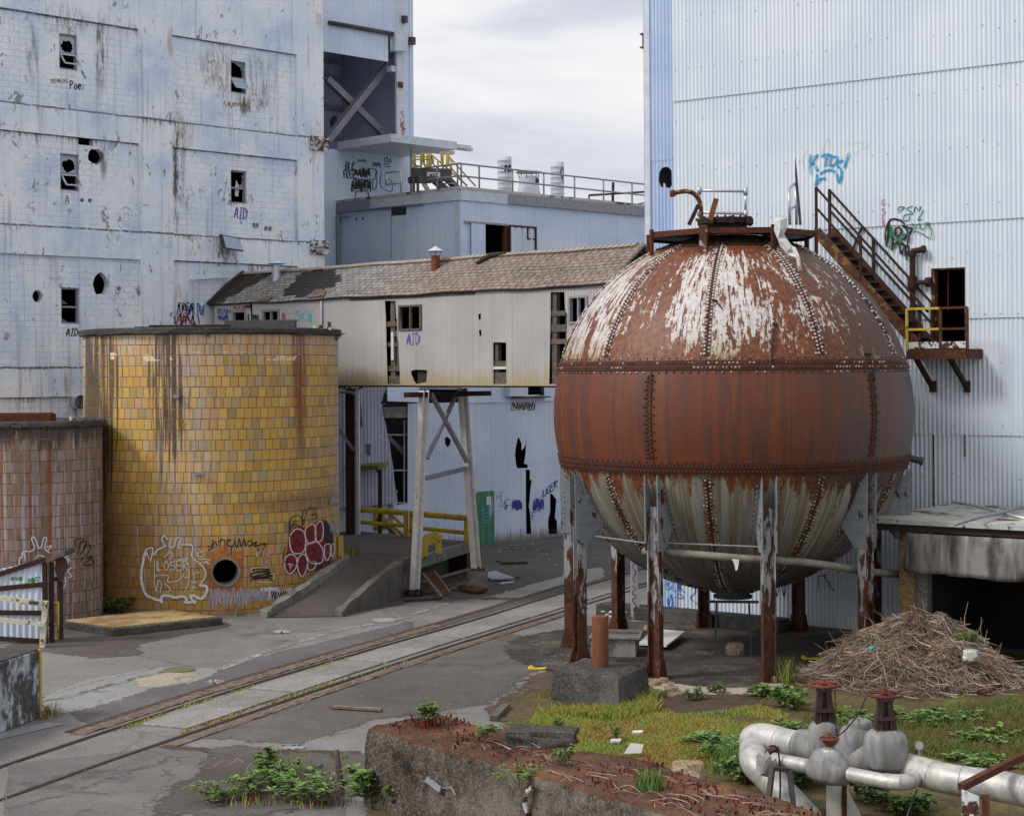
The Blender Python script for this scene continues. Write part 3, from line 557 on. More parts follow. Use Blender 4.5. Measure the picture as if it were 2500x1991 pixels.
# ================================================================ concrete building
bld = frame_thing('concrete_building', 'tall white painted concrete building with peeling walls, stained ledges and small broken windows', 'building', FA)
xR = FA.x(795.5); xL = FA.x(-420)
xa0, xa1 = FA.x(345.5), FA.x(426.5); xb0 = FA.x(731)
zr = [FA.z(731, q) for q in (133.9, 332, 391, 590, 649.6)]   # right bay: ledge, crack, ledge, crack, ledge
zl = [FA.z(344.6, q) for q in (71.3, 286, 350.5, 568.4, 633.8)]
zl2 = [FA.z(211, 897), FA.z(211, 967)]
ledges = sorted(set(round(q, 2) for q in zr + zl2))
z_r = zr + [zl2[0], zl2[1]]
RC = .13
wins = [(z1(378, 215), z1(490, 432)), (z1(1435, 380), z1(1527, 577)), (z1(380, 950), z1(495, 1178)), (z1(1430, 1052), z1(1527, 1255)), (z4(360, 245), z4(467, 457))]
wr = []
for a, b in wins:
    um, x0, x1 = (a[0] + b[0]) / 2, FA.x(a[0], y=RC), FA.x(b[0], y=RC); wr.append((x0, x1, FA.z(um, b[1], RC), FA.z(um, a[1], RC)))
holes = [rect(*q) for q in wr]
def fa_blob(c, rx, rz, seed, j=.3): x, z = FA.xz(*c, RC); holes.append(blob(x, z, rx, rz, 12, j, seed))
fa_blob(z1(588, 965), .36, .30, 3, .25); fa_blob(z4(590, 222), .36, .46, 5, .3)
for c in (z1(508, 1235), z1(556, 1237)): fa_blob(c, .09, .09, 7)
for c in (z1(1568, 1390), z1(1584, 1390), z1(1641, 1409), z1(1666, 1411)): fa_blob(c, .10, .11, 2, .1)
fa_blob(z4(220, 295), .19, .21, 4, .05); fa_blob(z4(697, 252), .1, .09, 9); fa_blob(z4(180, 745), .2, .22, 6, .2); fa_blob(z4(395, 740), .17, .2, 8, .3); fa_blob(z4(290, 858), .2, .2, 11, .3)
x, z = FA.xz(*z1(528, 865), RC); holes.append(rect(x - .28, x + .28, z - .16, z + .16))
sp = []
for c, rx, rz, k, cc in [(z1(620, 320), .35, 1.6, .9, (.10, .075, .06)), (z1(200, 330), .3, 1.3, .6, (.12, .09, .07)), (z1(1090, 1050), .35, 2.6, .95, (.06, .045, .03)), (z1(1130, 820), .5, .8, .7, (.35, .24, .10)), (z1(1330, 420), 1.0, 1.0, .6, (.14, .11, .10)), (z1(1600, 470), .9, 1.2, .6, (.12, .10, .09)), (z1(1500, 650), .6, .5, .9, (.07, .06, .06)), (z1(1390, 1570), .5, .5, .9, (.04, .035, .035)), (z1(1940, 900), .5, 1.2, .5, (.40, .28, .15)), (z1(640, 960), .2, 1.0, .8, (.09, .07, .06)), (z1(1975, 130), .4, .5, .7, (.35, .20, .12)), (z4(1050, 350), .5, .9, .6, (.35, .20, .10)), (z4(390, 780), .2, .9, .8, (.30, .14, .05)), (z1(1960, 1600), .4, .7, .5, (.38, .28, .16)), (z1(400, 130), 1.1, .7, .6, (.15, .12, .10)), (z1(1150, 1465), .5, .15, .9, (.12, .07, .04))]:
    x, z = FA.xz(*c, RC); sp.append((x, z, rx, rz, k, cc))
M['facade'] = facade_mat('peeling_white_concrete', ledges, True, sp); M['facade_plain'] = facade_mat('peeling_white_concrete_columns', [zr[1], zr[3], zl2[0]], False, sp)
mb = MB(); wall(mb, xL, xR, -1, 22, holes, 1.0, None, RC)
for h in holes:                                            # thickness of the wall in every opening
    n = len(h); a = [mb.vert((p[0], RC, p[1])) for p in h]; b = [mb.vert((p[0], RC + .25, p[1])) for p in h]
    for k in range(n): mb.face((a[k], b[k], b[(k + 1) % n], a[(k + 1) % n]))
mb.build('wall', M['facade'], bld)
MB().box(xa0, xa1, .025, RC + .02, -1, 22).build('column', M['facade_plain'], bld); MB().box(xb0, xR, .028, RC + .03, -1, 22).build('column', M['facade_plain'], bld)
def spandrels(x0, x1, zs):
    for a, b in ((zs[0], zs[0] + 2.2), (zs[2], zs[1]), (zs[4], zs[3]), (zl2[1], zl2[0])): MB().box(x0, x1, .033, RC + .02, a, b).build('spandrel', M['facade_plain'], bld)
spandrels(xL, xa0, zl); spandrels(xa1, xb0, zr)
mb = MB(); mb.box(xR - .3, xR, RC + .3, 9, -1, 22); mb.box(xL, xR, 9, 9.2, -1, 22); mb.box(xL, xL + .2, RC + .01, 9, -1, 22); mb.box(xL, xR, RC + .3, 9, 21.8, 22); mb.box(xL, xR, RC + .3, 9, 0, .2); mb.build('shell', M['dark'], bld)
for i, (x0, x1, a, b) in enumerate(wr):
    f = MB(); y = RC + .06; t = .055; mid = a + (b - a) * .47
    f.box(x0, x0 + t, y, y + .08, a, b); f.box(x1 - t, x1, y, y + .08, a, b); f.box(x0 + t, x1 - t, y, y + .08, b - t, b); f.box(x0 + t, x1 - t, y, y + .08, a, a + t); f.box(x0 + t, x1 - t, y + .004, y + .07, mid - .03, mid + .03)
    wo_ = f.build('window', M['steel_grey'], bld); rd = random.Random(i + 3)
    if i in (0, 1, 2):                                     # hopper sash hanging open
        s = MB(); L0 = mid - a - .06; ang = radians(40); X0, X1 = x0 + t + .01, x1 - t - .01
        def sw(x, k): return (x, y - k * L0 * sin(ang), mid - .04 - k * L0 * cos(ang) * .92)
        s.bar(sw(X0, 0), sw(X0, 1), .045); s.bar(sw(X1, 0), sw(X1, 1), .045); s.bar(sw(X0, 1), sw(X1, 1), .045); s.bar(sw(X0, .02), sw(X1, .02), .045); s.build('sash', M['galv'], wo_)
        if i == 1: g = MB(); g.prism([sw(X0, .05), sw(X1, .05), sw(X1, .97), sw(X0, .97)], (0, .008, 0)); g.build('pane', M['glass_pale'], wo_)
    g = MB()                                               # what is left of the upper pane: a ragged rim
    if i != 4:
        X0, X1, Z0, Z1 = x0 + t, x1 - t, mid + .03, b - t; n = 20; pts = []
        for k in range(n):
            an = 2 * pi * k / n; rr = rd.uniform(.62, .9); cx, cz = (X0 + X1) / 2, (Z0 + Z1) / 2 - (.06 if i in (0, 2) else .0)
            rim = (min(max(cx + (X1 - X0) * .75 * cos(an), X0), X1), min(max(cz + (Z1 - Z0) * .75 * sin(an), Z0), Z1)); inn = (cx + (X1 - X0) / 2 * rr * cos(an), cz + (Z1 - Z0) / 2 * rr * sin(an)); pts.append((rim, inn))
        if i == 1: pts = pts[:7]
        if i == 3: pts = pts[-4:] + pts[:3]
        for (ra, ia), (rb, ib) in zip(pts, pts[1:] + ([pts[0]] if i in (0, 2) else [])):
            g.prism([(ra[0], y + .03, ra[1]), (rb[0], y + .03, rb[1]), (ib[0], y + .03, ib[1]), (ia[0], y + .03, ia[1])], (0, .006, 0))
        g.build('pane', M['glass_pale' if i in (0, 2) else 'glass'], wo_)
    if i == 3: g = MB(); g.prism([(x0 + .30, y + .12, a + .3), (x0 + .42, y + .1, a + .25), (x0 + .5, y + .1, a + .6), (x0 + .36, y + .12, a + .85)], (0, .01, 0)); g.build('hanging_glass', M['paper'], wo_)
    if i == 4:
        for k in range(2):
            g = MB(); g.prism([(x0 + t, y + .04, a + t + k * .6), (x0 + .3, y + .04, a + t + k * .6), (x0 + .2, y + .04, a + .12 + k * .6), (x0 + t, y + .04, a + .2 + k * .62)], (0, .006, 0)); g.build('pane', M['glass'], wo_)
# iron brackets on the right column, a pipe stub, conduit
for c in (z1(1968, 885), z1(1968, 1525)):
    x, z = FA.xz(*c); b = MB(); b.box(x - .42, x + .40, -.05, .0, z - .26, z + .26); b.tube([(x - .3, -.16, z + .05), (x + .25, -.16, z + .1)], .09, 10); b.box(x - .2, x + .15, -.1, -.05, z - .12, z + .02); b.build('bracket', M['white_rust'], bld)
x, z = FA.xz(*z4(437, 912), RC); b = MB(); b.tube([(x, -.25, z), (x, RC + .2, z)], .22, 16, False); b.tube([(x, RC + .2, z), (x, -.25, z)], .17, 16, False); b.build('pipe_stub', M['galv'], bld)
x, z = FA.xz(475, 683); x2, z2 = FA.xz(475, 786); b = MB(); b.tube([(x, -.05, z - .1), (x, -.05, z2)], .05, 6); b.tube([(x - .2, -.05, z), (FA.x(557), -.05, FA.z(557, 677))], .05, 6); b.build('conduit', M['trim_white'], bld)
x, z = FA.xz(*z1(775, 1345), RC); b = MB(); b.tube([(x + .32 * cos(k * .42), RC - .01, z + .4 * sin(k * .42)) for k in range(16)], .022, 5); b.tube([(x + .17 * cos(k * .52), RC - .01, z + .2 * sin(k * .52)) for k in range(13)], .018, 5); b.build('round_patch', M['facade_plain'], bld)
fw = on_wall(FA, RC); fc = on_wall(FA, .0)
paint(bld, word('Poe', *z1(432, 500), 26, 20), 2.4, fw, M['spray_black']); paint(bld, word('REMEOS', *z1(318, 488), 38, 9), 1.4, fw, M['spray_ochre'])
paint(bld, word('AID', *z1(1442, 1275), 30, 27, .1, .15), 2.6, fw, M['spray_violet']); paint(bld, word('A', *z1(402, 1205), 9, 20), 1.6, fw, M['spray_ochre'])
paint(bld, word('AID', *z4(385, 485), 28, 17, .15), 2.6, fw, M['spray_black']); paint(bld, scribble(*z1(1375, 625), 62, 16, 5, 4), 1.3, fw, M['spray_ochre'])
paint(bld, [[z1(500, 430), z1(512, 455), z1(505, 440), z1(522, 478), z1(528, 470)]], 3.5, fw, M['spray_blue'])
paint(bld, scribble(*z4(1030, 330), 60, 34, 2, 6, 5) + word('FRESH', *z4(1040, 335), 46, 18, .1), 2.2, fw, M['spray_black']); paint(bld, scribble(*z4(1090, 330), 40, 36, 2, 9, 5), 1.8, fw, M['spray_royal'])
paint(bld, word('LOAD', *z4(950, 425), 62, 22, .1, -.25) + scribble(*z4(1030, 395), 40, 30, 1, 12, 5), 2.0, fw, M['spray_red']); paint(bld, scribble(*z4(1000, 390), 66, 36, 2, 14, 6), 2.4, fw, M['spray_black'])
# flood lamp on the wall
x, z = FA.xz(*z1(1395, 1505), .02); fl = frame_thing('floodlight', 'grey square floodlight tilted down on the white concrete wall above the shingled roof', 'floodlight', FA)
b = MB(); b.hexa([(x - .40, -.42, z - .20), (x + .44, -.42, z - .28), (x + .46, -.18, z - .22), (x - .38, -.18, z - .14)], [(x - .48, -.34, z + .30), (x + .26, -.34, z + .22), (x + .3, -.12, z + .26), (x - .44, -.12, z + .34)]); b.build('housing', M['steel_dark'], fl, bevel=.03)
b = MB(); b.prism([(x - .35, -.428, z - .15), (x + .37, -.428, z - .22), (x + .22, -.35, z + .19), (x - .41, -.35, z + .26)], (0, -.015, -.003)); b.build('lens', M['glass_pale'], fl)
b = MB(); b.bar((x, -.15, z - .05), (x + .02, .12, z - .4), .1); b.bar((x - .3, -.18, z - .1), (x - .05, -.02, z - .35), .04); b.build('bracket', M['galv'], fl)
b = MB(); b.tube(crom([(x + .2, -.05, z - .3), (x + .5, 0, z - .7), (x + .42, .01, z - 1.3), (x + .1, .0, z - 1.9), (x - .05, .0, z - 2.2)], 6), .022, 5); b.build('cable', M['trim_white'], fl)

# ================================================================ tower with the open bay
tow = frame_thing('corrugated_tower', 'tall pale blue corrugated tower with a dark open bay and a jutting canopy slab', 'building', TW)
tR = TW.x(1012); tP0, tP1 = TW.x(970), TW.x(990); tL = -3.2
zs_ = TW.z(955, 352); zf = TW.z(800, 352)                     # slab soffit
c3 = lambda x, y: (790 + x * .2214, 40 + y * .2214)
c2 = lambda x, y: (790 + x * .18553, 320 + y * .18553)
crt = corr(.13, .012); zh0, zh1 = TW.z(948, 150), TW.z(948, 76)
zsl = TW.z(799, 364) + .02                                    # soffit height where the slab meets the wall
mb = MB(); wall(mb, tL, tR, 3, zsl, [], .0217, crt); mb.build('wall', M['corr_annex'], tow, True)
mb = MB(); wall(mb, tL, TW.x(948), TW.z(870, 140, 0), TW.z(870, 72), [], .0217, crt, -.10); mb.build('door_panel', M['corr_annex'], tow, True)
mb = MB(); wall(mb, tL, tR - .5, TW.z(900, 78), 24, [], .0217, crt, -.02); mb.build('upper_wall', M['corr_annex'], tow, True)
mb = MB(); x0, zz0 = TW.xz(795, 56); x1, zz1 = TW.xz(968, 90); mb.tube([(x0, -.22, TW.z(868, 73) + .05), (x1, -.22, TW.z(868, 73) + .05)], .09, 12); mb.build('roller', M['steel_dark'], tow, True)
mb = MB(); zt = TW.z(960, 40); mb.box(TW.x(990) + .01, TW.x(1003), -.02, .06, zsl, 24); mb.box(TW.x(1003), tR, -.05, .12, zsl, 24); mb.build('corner_post', M['corr_annex'], tow)
mb = MB(); mb.box(tP0 + .02, tP1, -.06, .06, zsl, 24); mb.build('post', M['trim_white'], tow)
b = MB(); x, z = TW.xz(*c3(790, 300)); b.hexa([(x - .34, -.4, z - .40), (x + .38, -.4, z - .34), (x + .38, -.06, z - .34), (x - .34, -.06, z - .4)], [(x - .34, -.4, z + .38), (x + .34, -.4, z + .44), (x + .34, -.06, z + .44), (x - .34, -.06, z + .38)]); b.box(x + .38, x + .5, -.2, -.06, z - .1, z + .05); b.build('gear_box', M['trim_white'], tow)
b = MB(); b.bar((x + .5, -.22, z), (x + .8, -.22, z + .1), .12); b.box(x + .66, x + .9, -.3, -.1, z + .02, z + .34); b.box(x + .3, x + .5, -.25, -.05, z + .9, z + 1.2); b.build('bracket', M['steel_dark'], tow)
b = MB(); x, z = TW.xz(*c3(780, 578)); b.box(x - .16, x + .14, -.0, .3, z - .12, z + .12); b.build('lamp_box', M['trim_white'], tow); b = MB(); x, z = TW.xz(*c3(830, 758)); b.box(x - .12, x + .12, -.14, -.06, z - .12, z + .12); b.build('small_box', M['rust_yellow'], tow)
# inside the bay
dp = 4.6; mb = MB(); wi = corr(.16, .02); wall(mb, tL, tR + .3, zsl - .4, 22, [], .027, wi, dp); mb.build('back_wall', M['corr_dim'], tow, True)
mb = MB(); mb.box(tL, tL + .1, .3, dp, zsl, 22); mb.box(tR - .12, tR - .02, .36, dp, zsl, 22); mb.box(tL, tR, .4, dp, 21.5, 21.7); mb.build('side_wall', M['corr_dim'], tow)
for q in (495, 690, 1010, 1335):
    x, z = TW.xz(*c3(300, q), 3.9); b = MB(); b.bar((tL, dp - .12, z), (tR - .15, dp - .12, z), .12, .2); b.build('girt', M['beam_dim'], tow)
def brp(x, y, dd): p = TW.xz(*c3(x, y), dd); return (p[0], dd, p[1])
b = MB(); b.hbeam(brp(40, 1370, .9), brp(820, 390, .9), .28, .30, (0, 1, 0)); b.hbeam(brp(30, 690, 1.2), brp(690, 1330, 1.2), .28, .30, (0, 1, 0)); b.build('cross_brace', M['beam_dim'], tow)
# canopy slab
S_ = [TW.xz(799, 364)[0]]; LW = TW.loc(P(955, 345.6, 1)); x0 = TW.x(799, 364)
cn = 3.7; x1 = None
r_ = ray(955, 346); t_ = (zsl - HC) / r_.z; cpt = TW.loc(EYE + r_ * t_); ycn = cpt.y
rr_ = ray(1116, 370); k_ = ycn; o_ = TW.o + TW.n * k_; t2 = (o_ - EYE).dot(TW.n) / rr_.dot(TW.n); xr_ = TW.loc(EYE + rr_ * t2).x
sl_ = MB(); sl_.hexa([(cpt.x, ycn, zsl), (xr_, ycn, zsl), (xr_, -.02, zsl), (cpt.x, -.02, zsl)], [(cpt.x, ycn, zsl + .32), (xr_, ycn, zsl + .32), (xr_, -.02, zsl + .32), (cpt.x, -.02, zsl + .32)]); slab = sl_.build('canopy_slab', M['trim_white'], tow)
sl_ = MB(); sl_.box(xr_, xr_ + .9, ycn + .1, ycn + .5, zsl + .1, zsl + .25); sl_.box(xr_ + .1, xr_ + 1.5, ycn + .6, ycn + .8, zsl + .12, zsl + .26); sl_.box(xr_, xr_ + 1.0, ycn + 1.2, ycn + 1.6, zsl + .0, zsl + .14); sl_.build('slab_stub', M['trim_white'], tow)
zr_ = AR.z(1125, 455)                                            # annex roof height
b = MB(); q = TW.xz(*c2(1158, 200), ycn + 1.0); b.tube([(q[0], ycn + 1, zsl), (q[0], ycn + 1, zr_)], .075, 8); q2 = TW.xz(*c2(1165, 400), ycn + 1.0); q3 = TW.xz(*c2(1440, 750), ycn + .9); b.tube([(q[0], ycn + 1, q2[1]), (q3[0], ycn + .9, zr_ + .05)], .10, 8); b.build('prop', M['cream_paint'], tow)
paint(tow, [[c3(850, 1130), c3(855, 1200), c3(880, 1160), c3(850, 1210), c3(900, 1240), c3(860, 1260), c3(885, 1330)], [c3(890, 1150), c3(860, 1220), c3(890, 1270), c3(860, 1330)], [c3(853, 1060), c3(870, 1050), c3(860, 1080), c3(885, 1100), c3(868, 1120)], [c3(905, 1190), c3(880, 1215), c3(895, 1250)]], 1.6, on_wall(TW, -.062), M['spray_red'])
wl = on_wall(TW, 0, crt, .008)
paint(tow, word('BLK', *c2(280, 410), 22, 20, .1) + word('FLEE', *c2(265, 520), 26, 18) + scribble(*c2(400, 480), 36, 26, 3, 3, 6) + scribble(*c2(360, 620), 46, 36, 4, 5, 7) + [[c2(410, 880), c2(430, 800), c2(500, 785), c2(570, 800), c2(590, 860)], [c2(390, 650), c2(420, 620), c2(460, 660), c2(430, 720), c2(400, 680)], [c2(470, 670), c2(500, 630), c2(530, 670), c2(500, 715), c2(475, 690)]], 2.6, wl, M['spray_black'])
paint(tow, [[c2(560, 480), c2(570, 600), c2(610, 760)], [c2(600, 500), c2(680, 510), c2(670, 620), c2(620, 640)], [c2(700, 520), c2(690, 760)], [c2(640, 770), c2(650, 640), c2(690, 640), c2(680, 760), c2(640, 770)], [c2(760, 530), c2(740, 700), c2(820, 780), c2(890, 790), c2(900, 690), c2(850, 620)], [c2(800, 360), c2(830, 345), c2(830, 400), c2(800, 400), c2(800, 360)], [c2(870, 360), c2(885, 400), c2(860, 420), c2(862, 370)], [c2(780, 450), c2(830, 430), c2(860, 470), c2(800, 470)]] + scribble(*c2(640, 400), 18, 18, 2, 3) + scribble(*c2(455, 370), 18, 8, 2, 8), 1.7, wl, M['spray_black'])
paint(tow, word('EW', *c3(270, 1140), 24, 22) + scribble(*c3(60, 1080), 18, 40, 2, 5), 1.8, on_wall(TW, dp, wi, .012), M['spray_black']); paint(tow, scribble(*c3(480, 1100), 26, 20, 4, 3), 1.4, on_wall(TW, dp, wi, .012), M['spray_black'])
# upper left neighbour strip behind the concrete building is the same wall
# ================================================================ annex: low roof with railing and vents
ann = thing('low_annex', 'pale blue corrugated annex with a flat roof, broken double door and ragged holes', 'building', AR.o, AR.a)
def cA(x, y): return (820 + x * .3618, 400 + y * .3618)
def c5(x, y): return (750 + x * .3610, 680 + y * .3610)
def c7(x, y): return (820 + x * .2783, 1180 + y * .2783)
zt = AR.z(1125, 462); zb = -.15; ca = corr(.115, .011); XR = 17.0
def AH(pts): return [AR.xz(*p) for p in pts]
dx0, dx1, dz1, dz0 = AR.x(cA(1003, 0)[0]), AR.x(cA(1137, 0)[0]), AR.z(*cA(1070, 410)), AR.z(*cA(1070, 632))
low = [AH([c5(*p) for p in q]) for q in [
    [(1405, 1190), (1420, 1090), (1432, 1070), (1448, 1110), (1452, 1160), (1470, 1140), (1485, 1090), (1478, 1170), (1468, 1250), (1490, 1255), (1492, 1280), (1420, 1280), (1410, 1230)],
    [(1480, 1292), (1508, 1292), (1508, 1360), (1518, 1360), (1500, 1540), (1512, 1600), (1516, 1725), (1484, 1725), (1478, 1500)],
    [(1645, 1450), (1662, 1460), (1688, 1495), (1680, 1560), (1676, 1615), (1690, 1640), (1690, 1725), (1634, 1725), (1630, 1640), (1645, 1560)],
    [(932, 1075), (950, 1068), (972, 1090), (968, 1120), (948, 1142), (934, 1115)], [(942, 790), (960, 784), (968, 800), (945, 830), (938, 812)], [(1490, 722), (1582, 722), (1582, 782), (1490, 786)],
    [(513, 850), (680, 835), (680, 1518), (605, 1530), (560, 1130), (540, 1040), (505, 870)]]]
seam = AR.z(*c5(1100, 834))
mb = MB(); wall(mb, 0, XR, seam - .04, zt, [rect(dx0, dx1, dz0, dz1)] + low, .0192, ca, -.02); mb.build('wall', M['corr_annex'], ann, True)
mb = MB(); wall(mb, -6, XR, zb, seam, low, .0192, ca, .02); mb.build('lower_wall', M['corr_low'], ann, True)
mb = MB(); loc_ = lambda p: AR.loc(p)
# the left wall of the annex, in the annex's own axes
th = AL.a - AR.a; LM = Matrix.Translation(AR.loc(AL.o)) @ Matrix.Rotation(th, 4, 'Z')
aw = thing('left_wing', None, None); aw.parent = ann; aw.matrix_local = LM
def ALH(pts): return [AL.xz(*p) for p in pts]
wx0, wx1, wz0, wz1 = AL.x(cA(384, 0)[0]), AL.x(cA(482, 0)[0]), AL.z(*cA(430, 348)), AL.z(*cA(430, 255))
cl_ = corr(.115, .011)
mb = MB(); wall(mb, -.1, 7.3, 6, zt, [rect(wx0, wx1, wz0, wz1), ALH([cA(372, 352), cA(379, 352), cA(376, 600), cA(368, 660), cA(372, 560)])] + [ALH([cA(a, 362), cA(a + 12, 362), cA(a + 11, 382), cA(a, 380)]) for a in (133, 178)], .0192, cl_, 0); mb.build('side_wall', M['corr_annex'], aw, True)
mb = MB(); mb.box(-.15, 7.35, -.08, .04, zt - .42, zt + .0); mb.build('fascia', M['trim_white'], aw)
mb = MB(); mb.box(-.2, 2.2, -.14, -.08, zt - .42, zt - .02); mb.build('gutter', M['steel_grey'], aw)
mb = MB(); mb.tube([(.1, -.12, AL.z(*cA(60, 322))), (AL.x(cA(610, 0)[0]), -.14, AL.z(*cA(560, 258)) - .1)], .035, 6); x = AL.x(cA(38, 0)[0]); mb.tube([(x, -.12, 5), (x, -.12, zt - .5)], .08, 8); mb.build('pipe', M['steel_grey'], aw)
mb = MB(); mb.tube([(-2.2, -.12, AL.z(*cA(40, 360))), (x + .7, -.12, AL.z(*cA(40, 360)))], .04, 6); mb.tube([(-2.2, -.12, AL.z(*cA(40, 475))), (x, -.12, AL.z(*cA(40, 475)))], .04, 6); mb.build('conduit', M['steel_grey'], aw)
mb = MB(); mb.box(7.3 - .26, 7.3 + .03, -.035, -.018, 6, zt - .42); mb.build('corner_flashing', M['trim_white'], aw)
mb = MB(); mb.box(.0, XR, -.1, .02, zt - .42, zt); mb.build('fascia', M['trim_white'], ann)
mb = MB(); mb.box(AR.x(1240), XR, -.18, -.1, zt - .40, zt - .03); mb.build('gutter', M['steel_grey'], ann)
mb = MB(); mb.prism([(-.1, -.12, zt), (XR, -.12, zt), (XR, 9, zt), (-.1, 9, zt)], (0, 0, .1)); mb.build('roof', M['roof_slab'], ann)
mb = MB(); mb.box(.2, XR, 2.6, 2.7, zb, zt - .1); mb.box(.2, XR, .3, 2.6, zb + .02, zb + .1); mb.box(.1, .2, .3, 2.6, zb, zt - .1); mb.box(-6, .1, 2.4, 2.5, zb, 6); mb.build('inner_wall', M['dark'], ann)
# double door
mb = MB(); wall(mb, AR.x(cA(905, 0)[0]), dx0, dz0 - .3, AR.z(*cA(950, 405)), [], .0192, ca, -.1); mb.build('left_door', M['corr_annex'], ann, True)
rd_ = MB(); X0, X1, Z0, Z1 = AR.x(cA(1160, 0)[0]), AR.x(cA(1338, 0)[0]), AR.z(*cA(1250, 612)), AR.z(*cA(1250, 424)); wall(rd_, X0, X1, Z0, Z1, [], .06, corr(.36, .03), -.12); rdo = rd_.build('right_door', M['corr_hut'], ann, True)
b = MB(); b.box(X0 - .02, X0 + .05, -.18, -.1, Z0, Z1); b.box(X1 - .05, X1 + .02, -.18, -.1, Z0, Z1); b.box(X0, X1, -.18, -.1, Z1 - .05, Z1 + .02); b.box(X1 - .5, X1 - .45, -.175, -.11, Z1 - .5, Z1 - .05); b.box(X1 - .5, X1 - .05, -.17, -.11, Z1 - .5, Z1 - .45); b.build('door_frame', M['rust_dark'], rdo)
b = MB(); b.box(dx1, dx1 + .22, -.06, .1, dz0, dz1); b.build('jamb', M['rust'], ann); b = MB(); b.box(dx0 - 1.1, dx1 + .1, -.12, -.02, dz1 - .02, dz1 + .05); b.build('lintel', M['steel_grey'], ann)
# peeled sheets, frame and junk at the big opening
pt = lambda q, y: (lambda r: (r[0], y, r[1]))(AR.xz(*c5(*q), y))
b = MB(); b.prism([pt((540, 710), -.3), pt((760, 712), -.3), pt((752, 836), -.34), pt((545, 828), -.42)], (0, .03, 0)); b.build('torn_sheet', M['corr_annex'], ann)
b = MB(); b.prism([pt((515, 870), .05), pt((680, 866), .05), pt((680, 940), .05), pt((525, 940), .05)], (0, .2, 0)); b.build('lintel_beam', M['concrete_old'], ann)
b = MB(); b.bar(pt((655, 955), .1), pt((655, 1520), .1), .05); b.bar(pt((540, 1055), .1), pt((680, 1055), .1), .05); b.bar(pt((580, 1295), .1), pt((680, 1295), .1), .06); b.bar(pt((600, 1515), .1), pt((680, 1515), .1), .06); b.build('opening_frame', M['steel_grey'], ann)
b = MB(); b.prism([pt((560, 1060), .4), pt((670, 1170), .4), pt((670, 1210), .4), pt((555, 1090), .4)], (0, .05, 0)); b.build('fallen_panel', M['beam_dim'], ann)
# leaning wedge of sheets to the left of the opening
w1 = AR.x(c5(200, 0)[0], y=-.25); w2 = AR.x(c5(610, 0)[0], y=-.25)
edge = [AR.xz(*c5(*k), -.25) for k in ((612, 1545), (560, 1140), (520, 950), (490, 862), (545, 700))]
mb = MB(); wall(mb, w1, w2 + .1, AR.z(*c5(400, 1535), -.25), AR.z(*c5(400, 700), -.25), [[(w2 + .5, edge[0][1])] + edge + [(w2 + .5, edge[-1][1])], AH([c5(455, 1055), c5(470, 1050), c5(468, 1080), c5(456, 1078)]), AH([c5(358, 1115), c5(395, 1115), c5(395, 1195), c5(360, 1190)]), AH([c5(265, 865), c5(330, 850), c5(345, 1000), c5(300, 1010), c5(262, 940)])], .0275, corr(.165, .02), -.25); mb.build('leaning_sheets', M['corr_dim'], ann, True)
# green door, hanging tin, white signs
b = MB(); g0, g1, gz0, gz1 = AR.x(c5(1135, 0)[0]), AR.x(c5(1256, 0)[0]), .02, AR.z(*c5(1195, 1437)); wall(b, g0, g1, gz0, gz1, [AH([c5(1228, 1480), c5(1250, 1470), c5(1252, 1560), c5(1240, 1640), c5(1232, 1600)])], .05, corr(.3, .015), -.03); gd = b.build('green_door', M['green_door'], ann, True)
b = MB(); v0 = AR.xz(*c5(1202, 1530)); v1 = AR.xz(*c5(1228, 1470))
for k in range(3): x = v0[0] + (v1[0] - v0[0]) * (k + .2) / 3; b.box(x, x + .1, -.075, -.06, v0[1], v1[1])
b.build('vent', M['paper'], gd); paint(gd, word('EI', *c5(1180, 1550), 20, 12) + word('E', *c5(1190, 1610), 14, 14), 1.8, on_wall(AR, -.03, None, .04), M['spray_teal'])
b = MB(); b.prism([pt((1372, 722), -.35), pt((1490, 722), -.35), pt((1490, 792), -.35), pt((1372, 796), -.35)], (0, .3, 0)); b.build('white_box', M['trim_white'], ann); b = MB(); b.box(*[AR.x(c5(1372, 0)[0]), AR.x(c5(1602, 0)[0])], -.36, -.02, AR.z(*c5(1480, 797)) - .05, AR.z(*c5(1480, 797))); b.bar(pt((1586, 722), -.2), pt((1590, 790), -.2), .12); b.build('box_shelf', M['wood_dark'], ann)
al_ = on_wall(AR, .02, ca, .012)
paint(ann, word('LOVE', *c5(1380, 820), 50, 24, .1), 1.8, al_, M['spray_ochre']); paint(ann, scribble(*c5(1380, 830), 54, 22, 5, 3, 5), 1.4, al_, M['spray_black'])
paint(ann, [[c5(1335, 1500), c5(1338, 1560), c5(1350, 1530)], [c5(1340, 1490), c5(1440, 1500)], [c5(1340, 1530), c5(1440, 1535)]] + scribble(*c5(1385, 1490), 22, 28, 3, 8, 6) + word('UGER', *c5(1590, 1430), 36, 18, .1, -.75) + scribble(*c5(1525, 1480), 24, 34, 3, 5, 8) + word('F', *c5(1520, 1580), 8, 18), 2.0, al_, M['spray_navy'])
paint(ann, word('I', *c5(1300, 1440), 8, 26) + word('V', *c5(1295, 1520), 12, 8) + word('II', *c5(1275, 1465), 12, 6), 1.2, al_, M['spray_red'])
mb = MB(); x = AR.x(c7(1890, 0)[0]); 
mb.lathe([(.0, 0), (.34, 0), (.34, .55), (.2, .75), (.2, 1.0), (0, 1.0)], 14, (x, .9, zb + .5)); mb.build('drum', M['concrete_old'], ann, True)
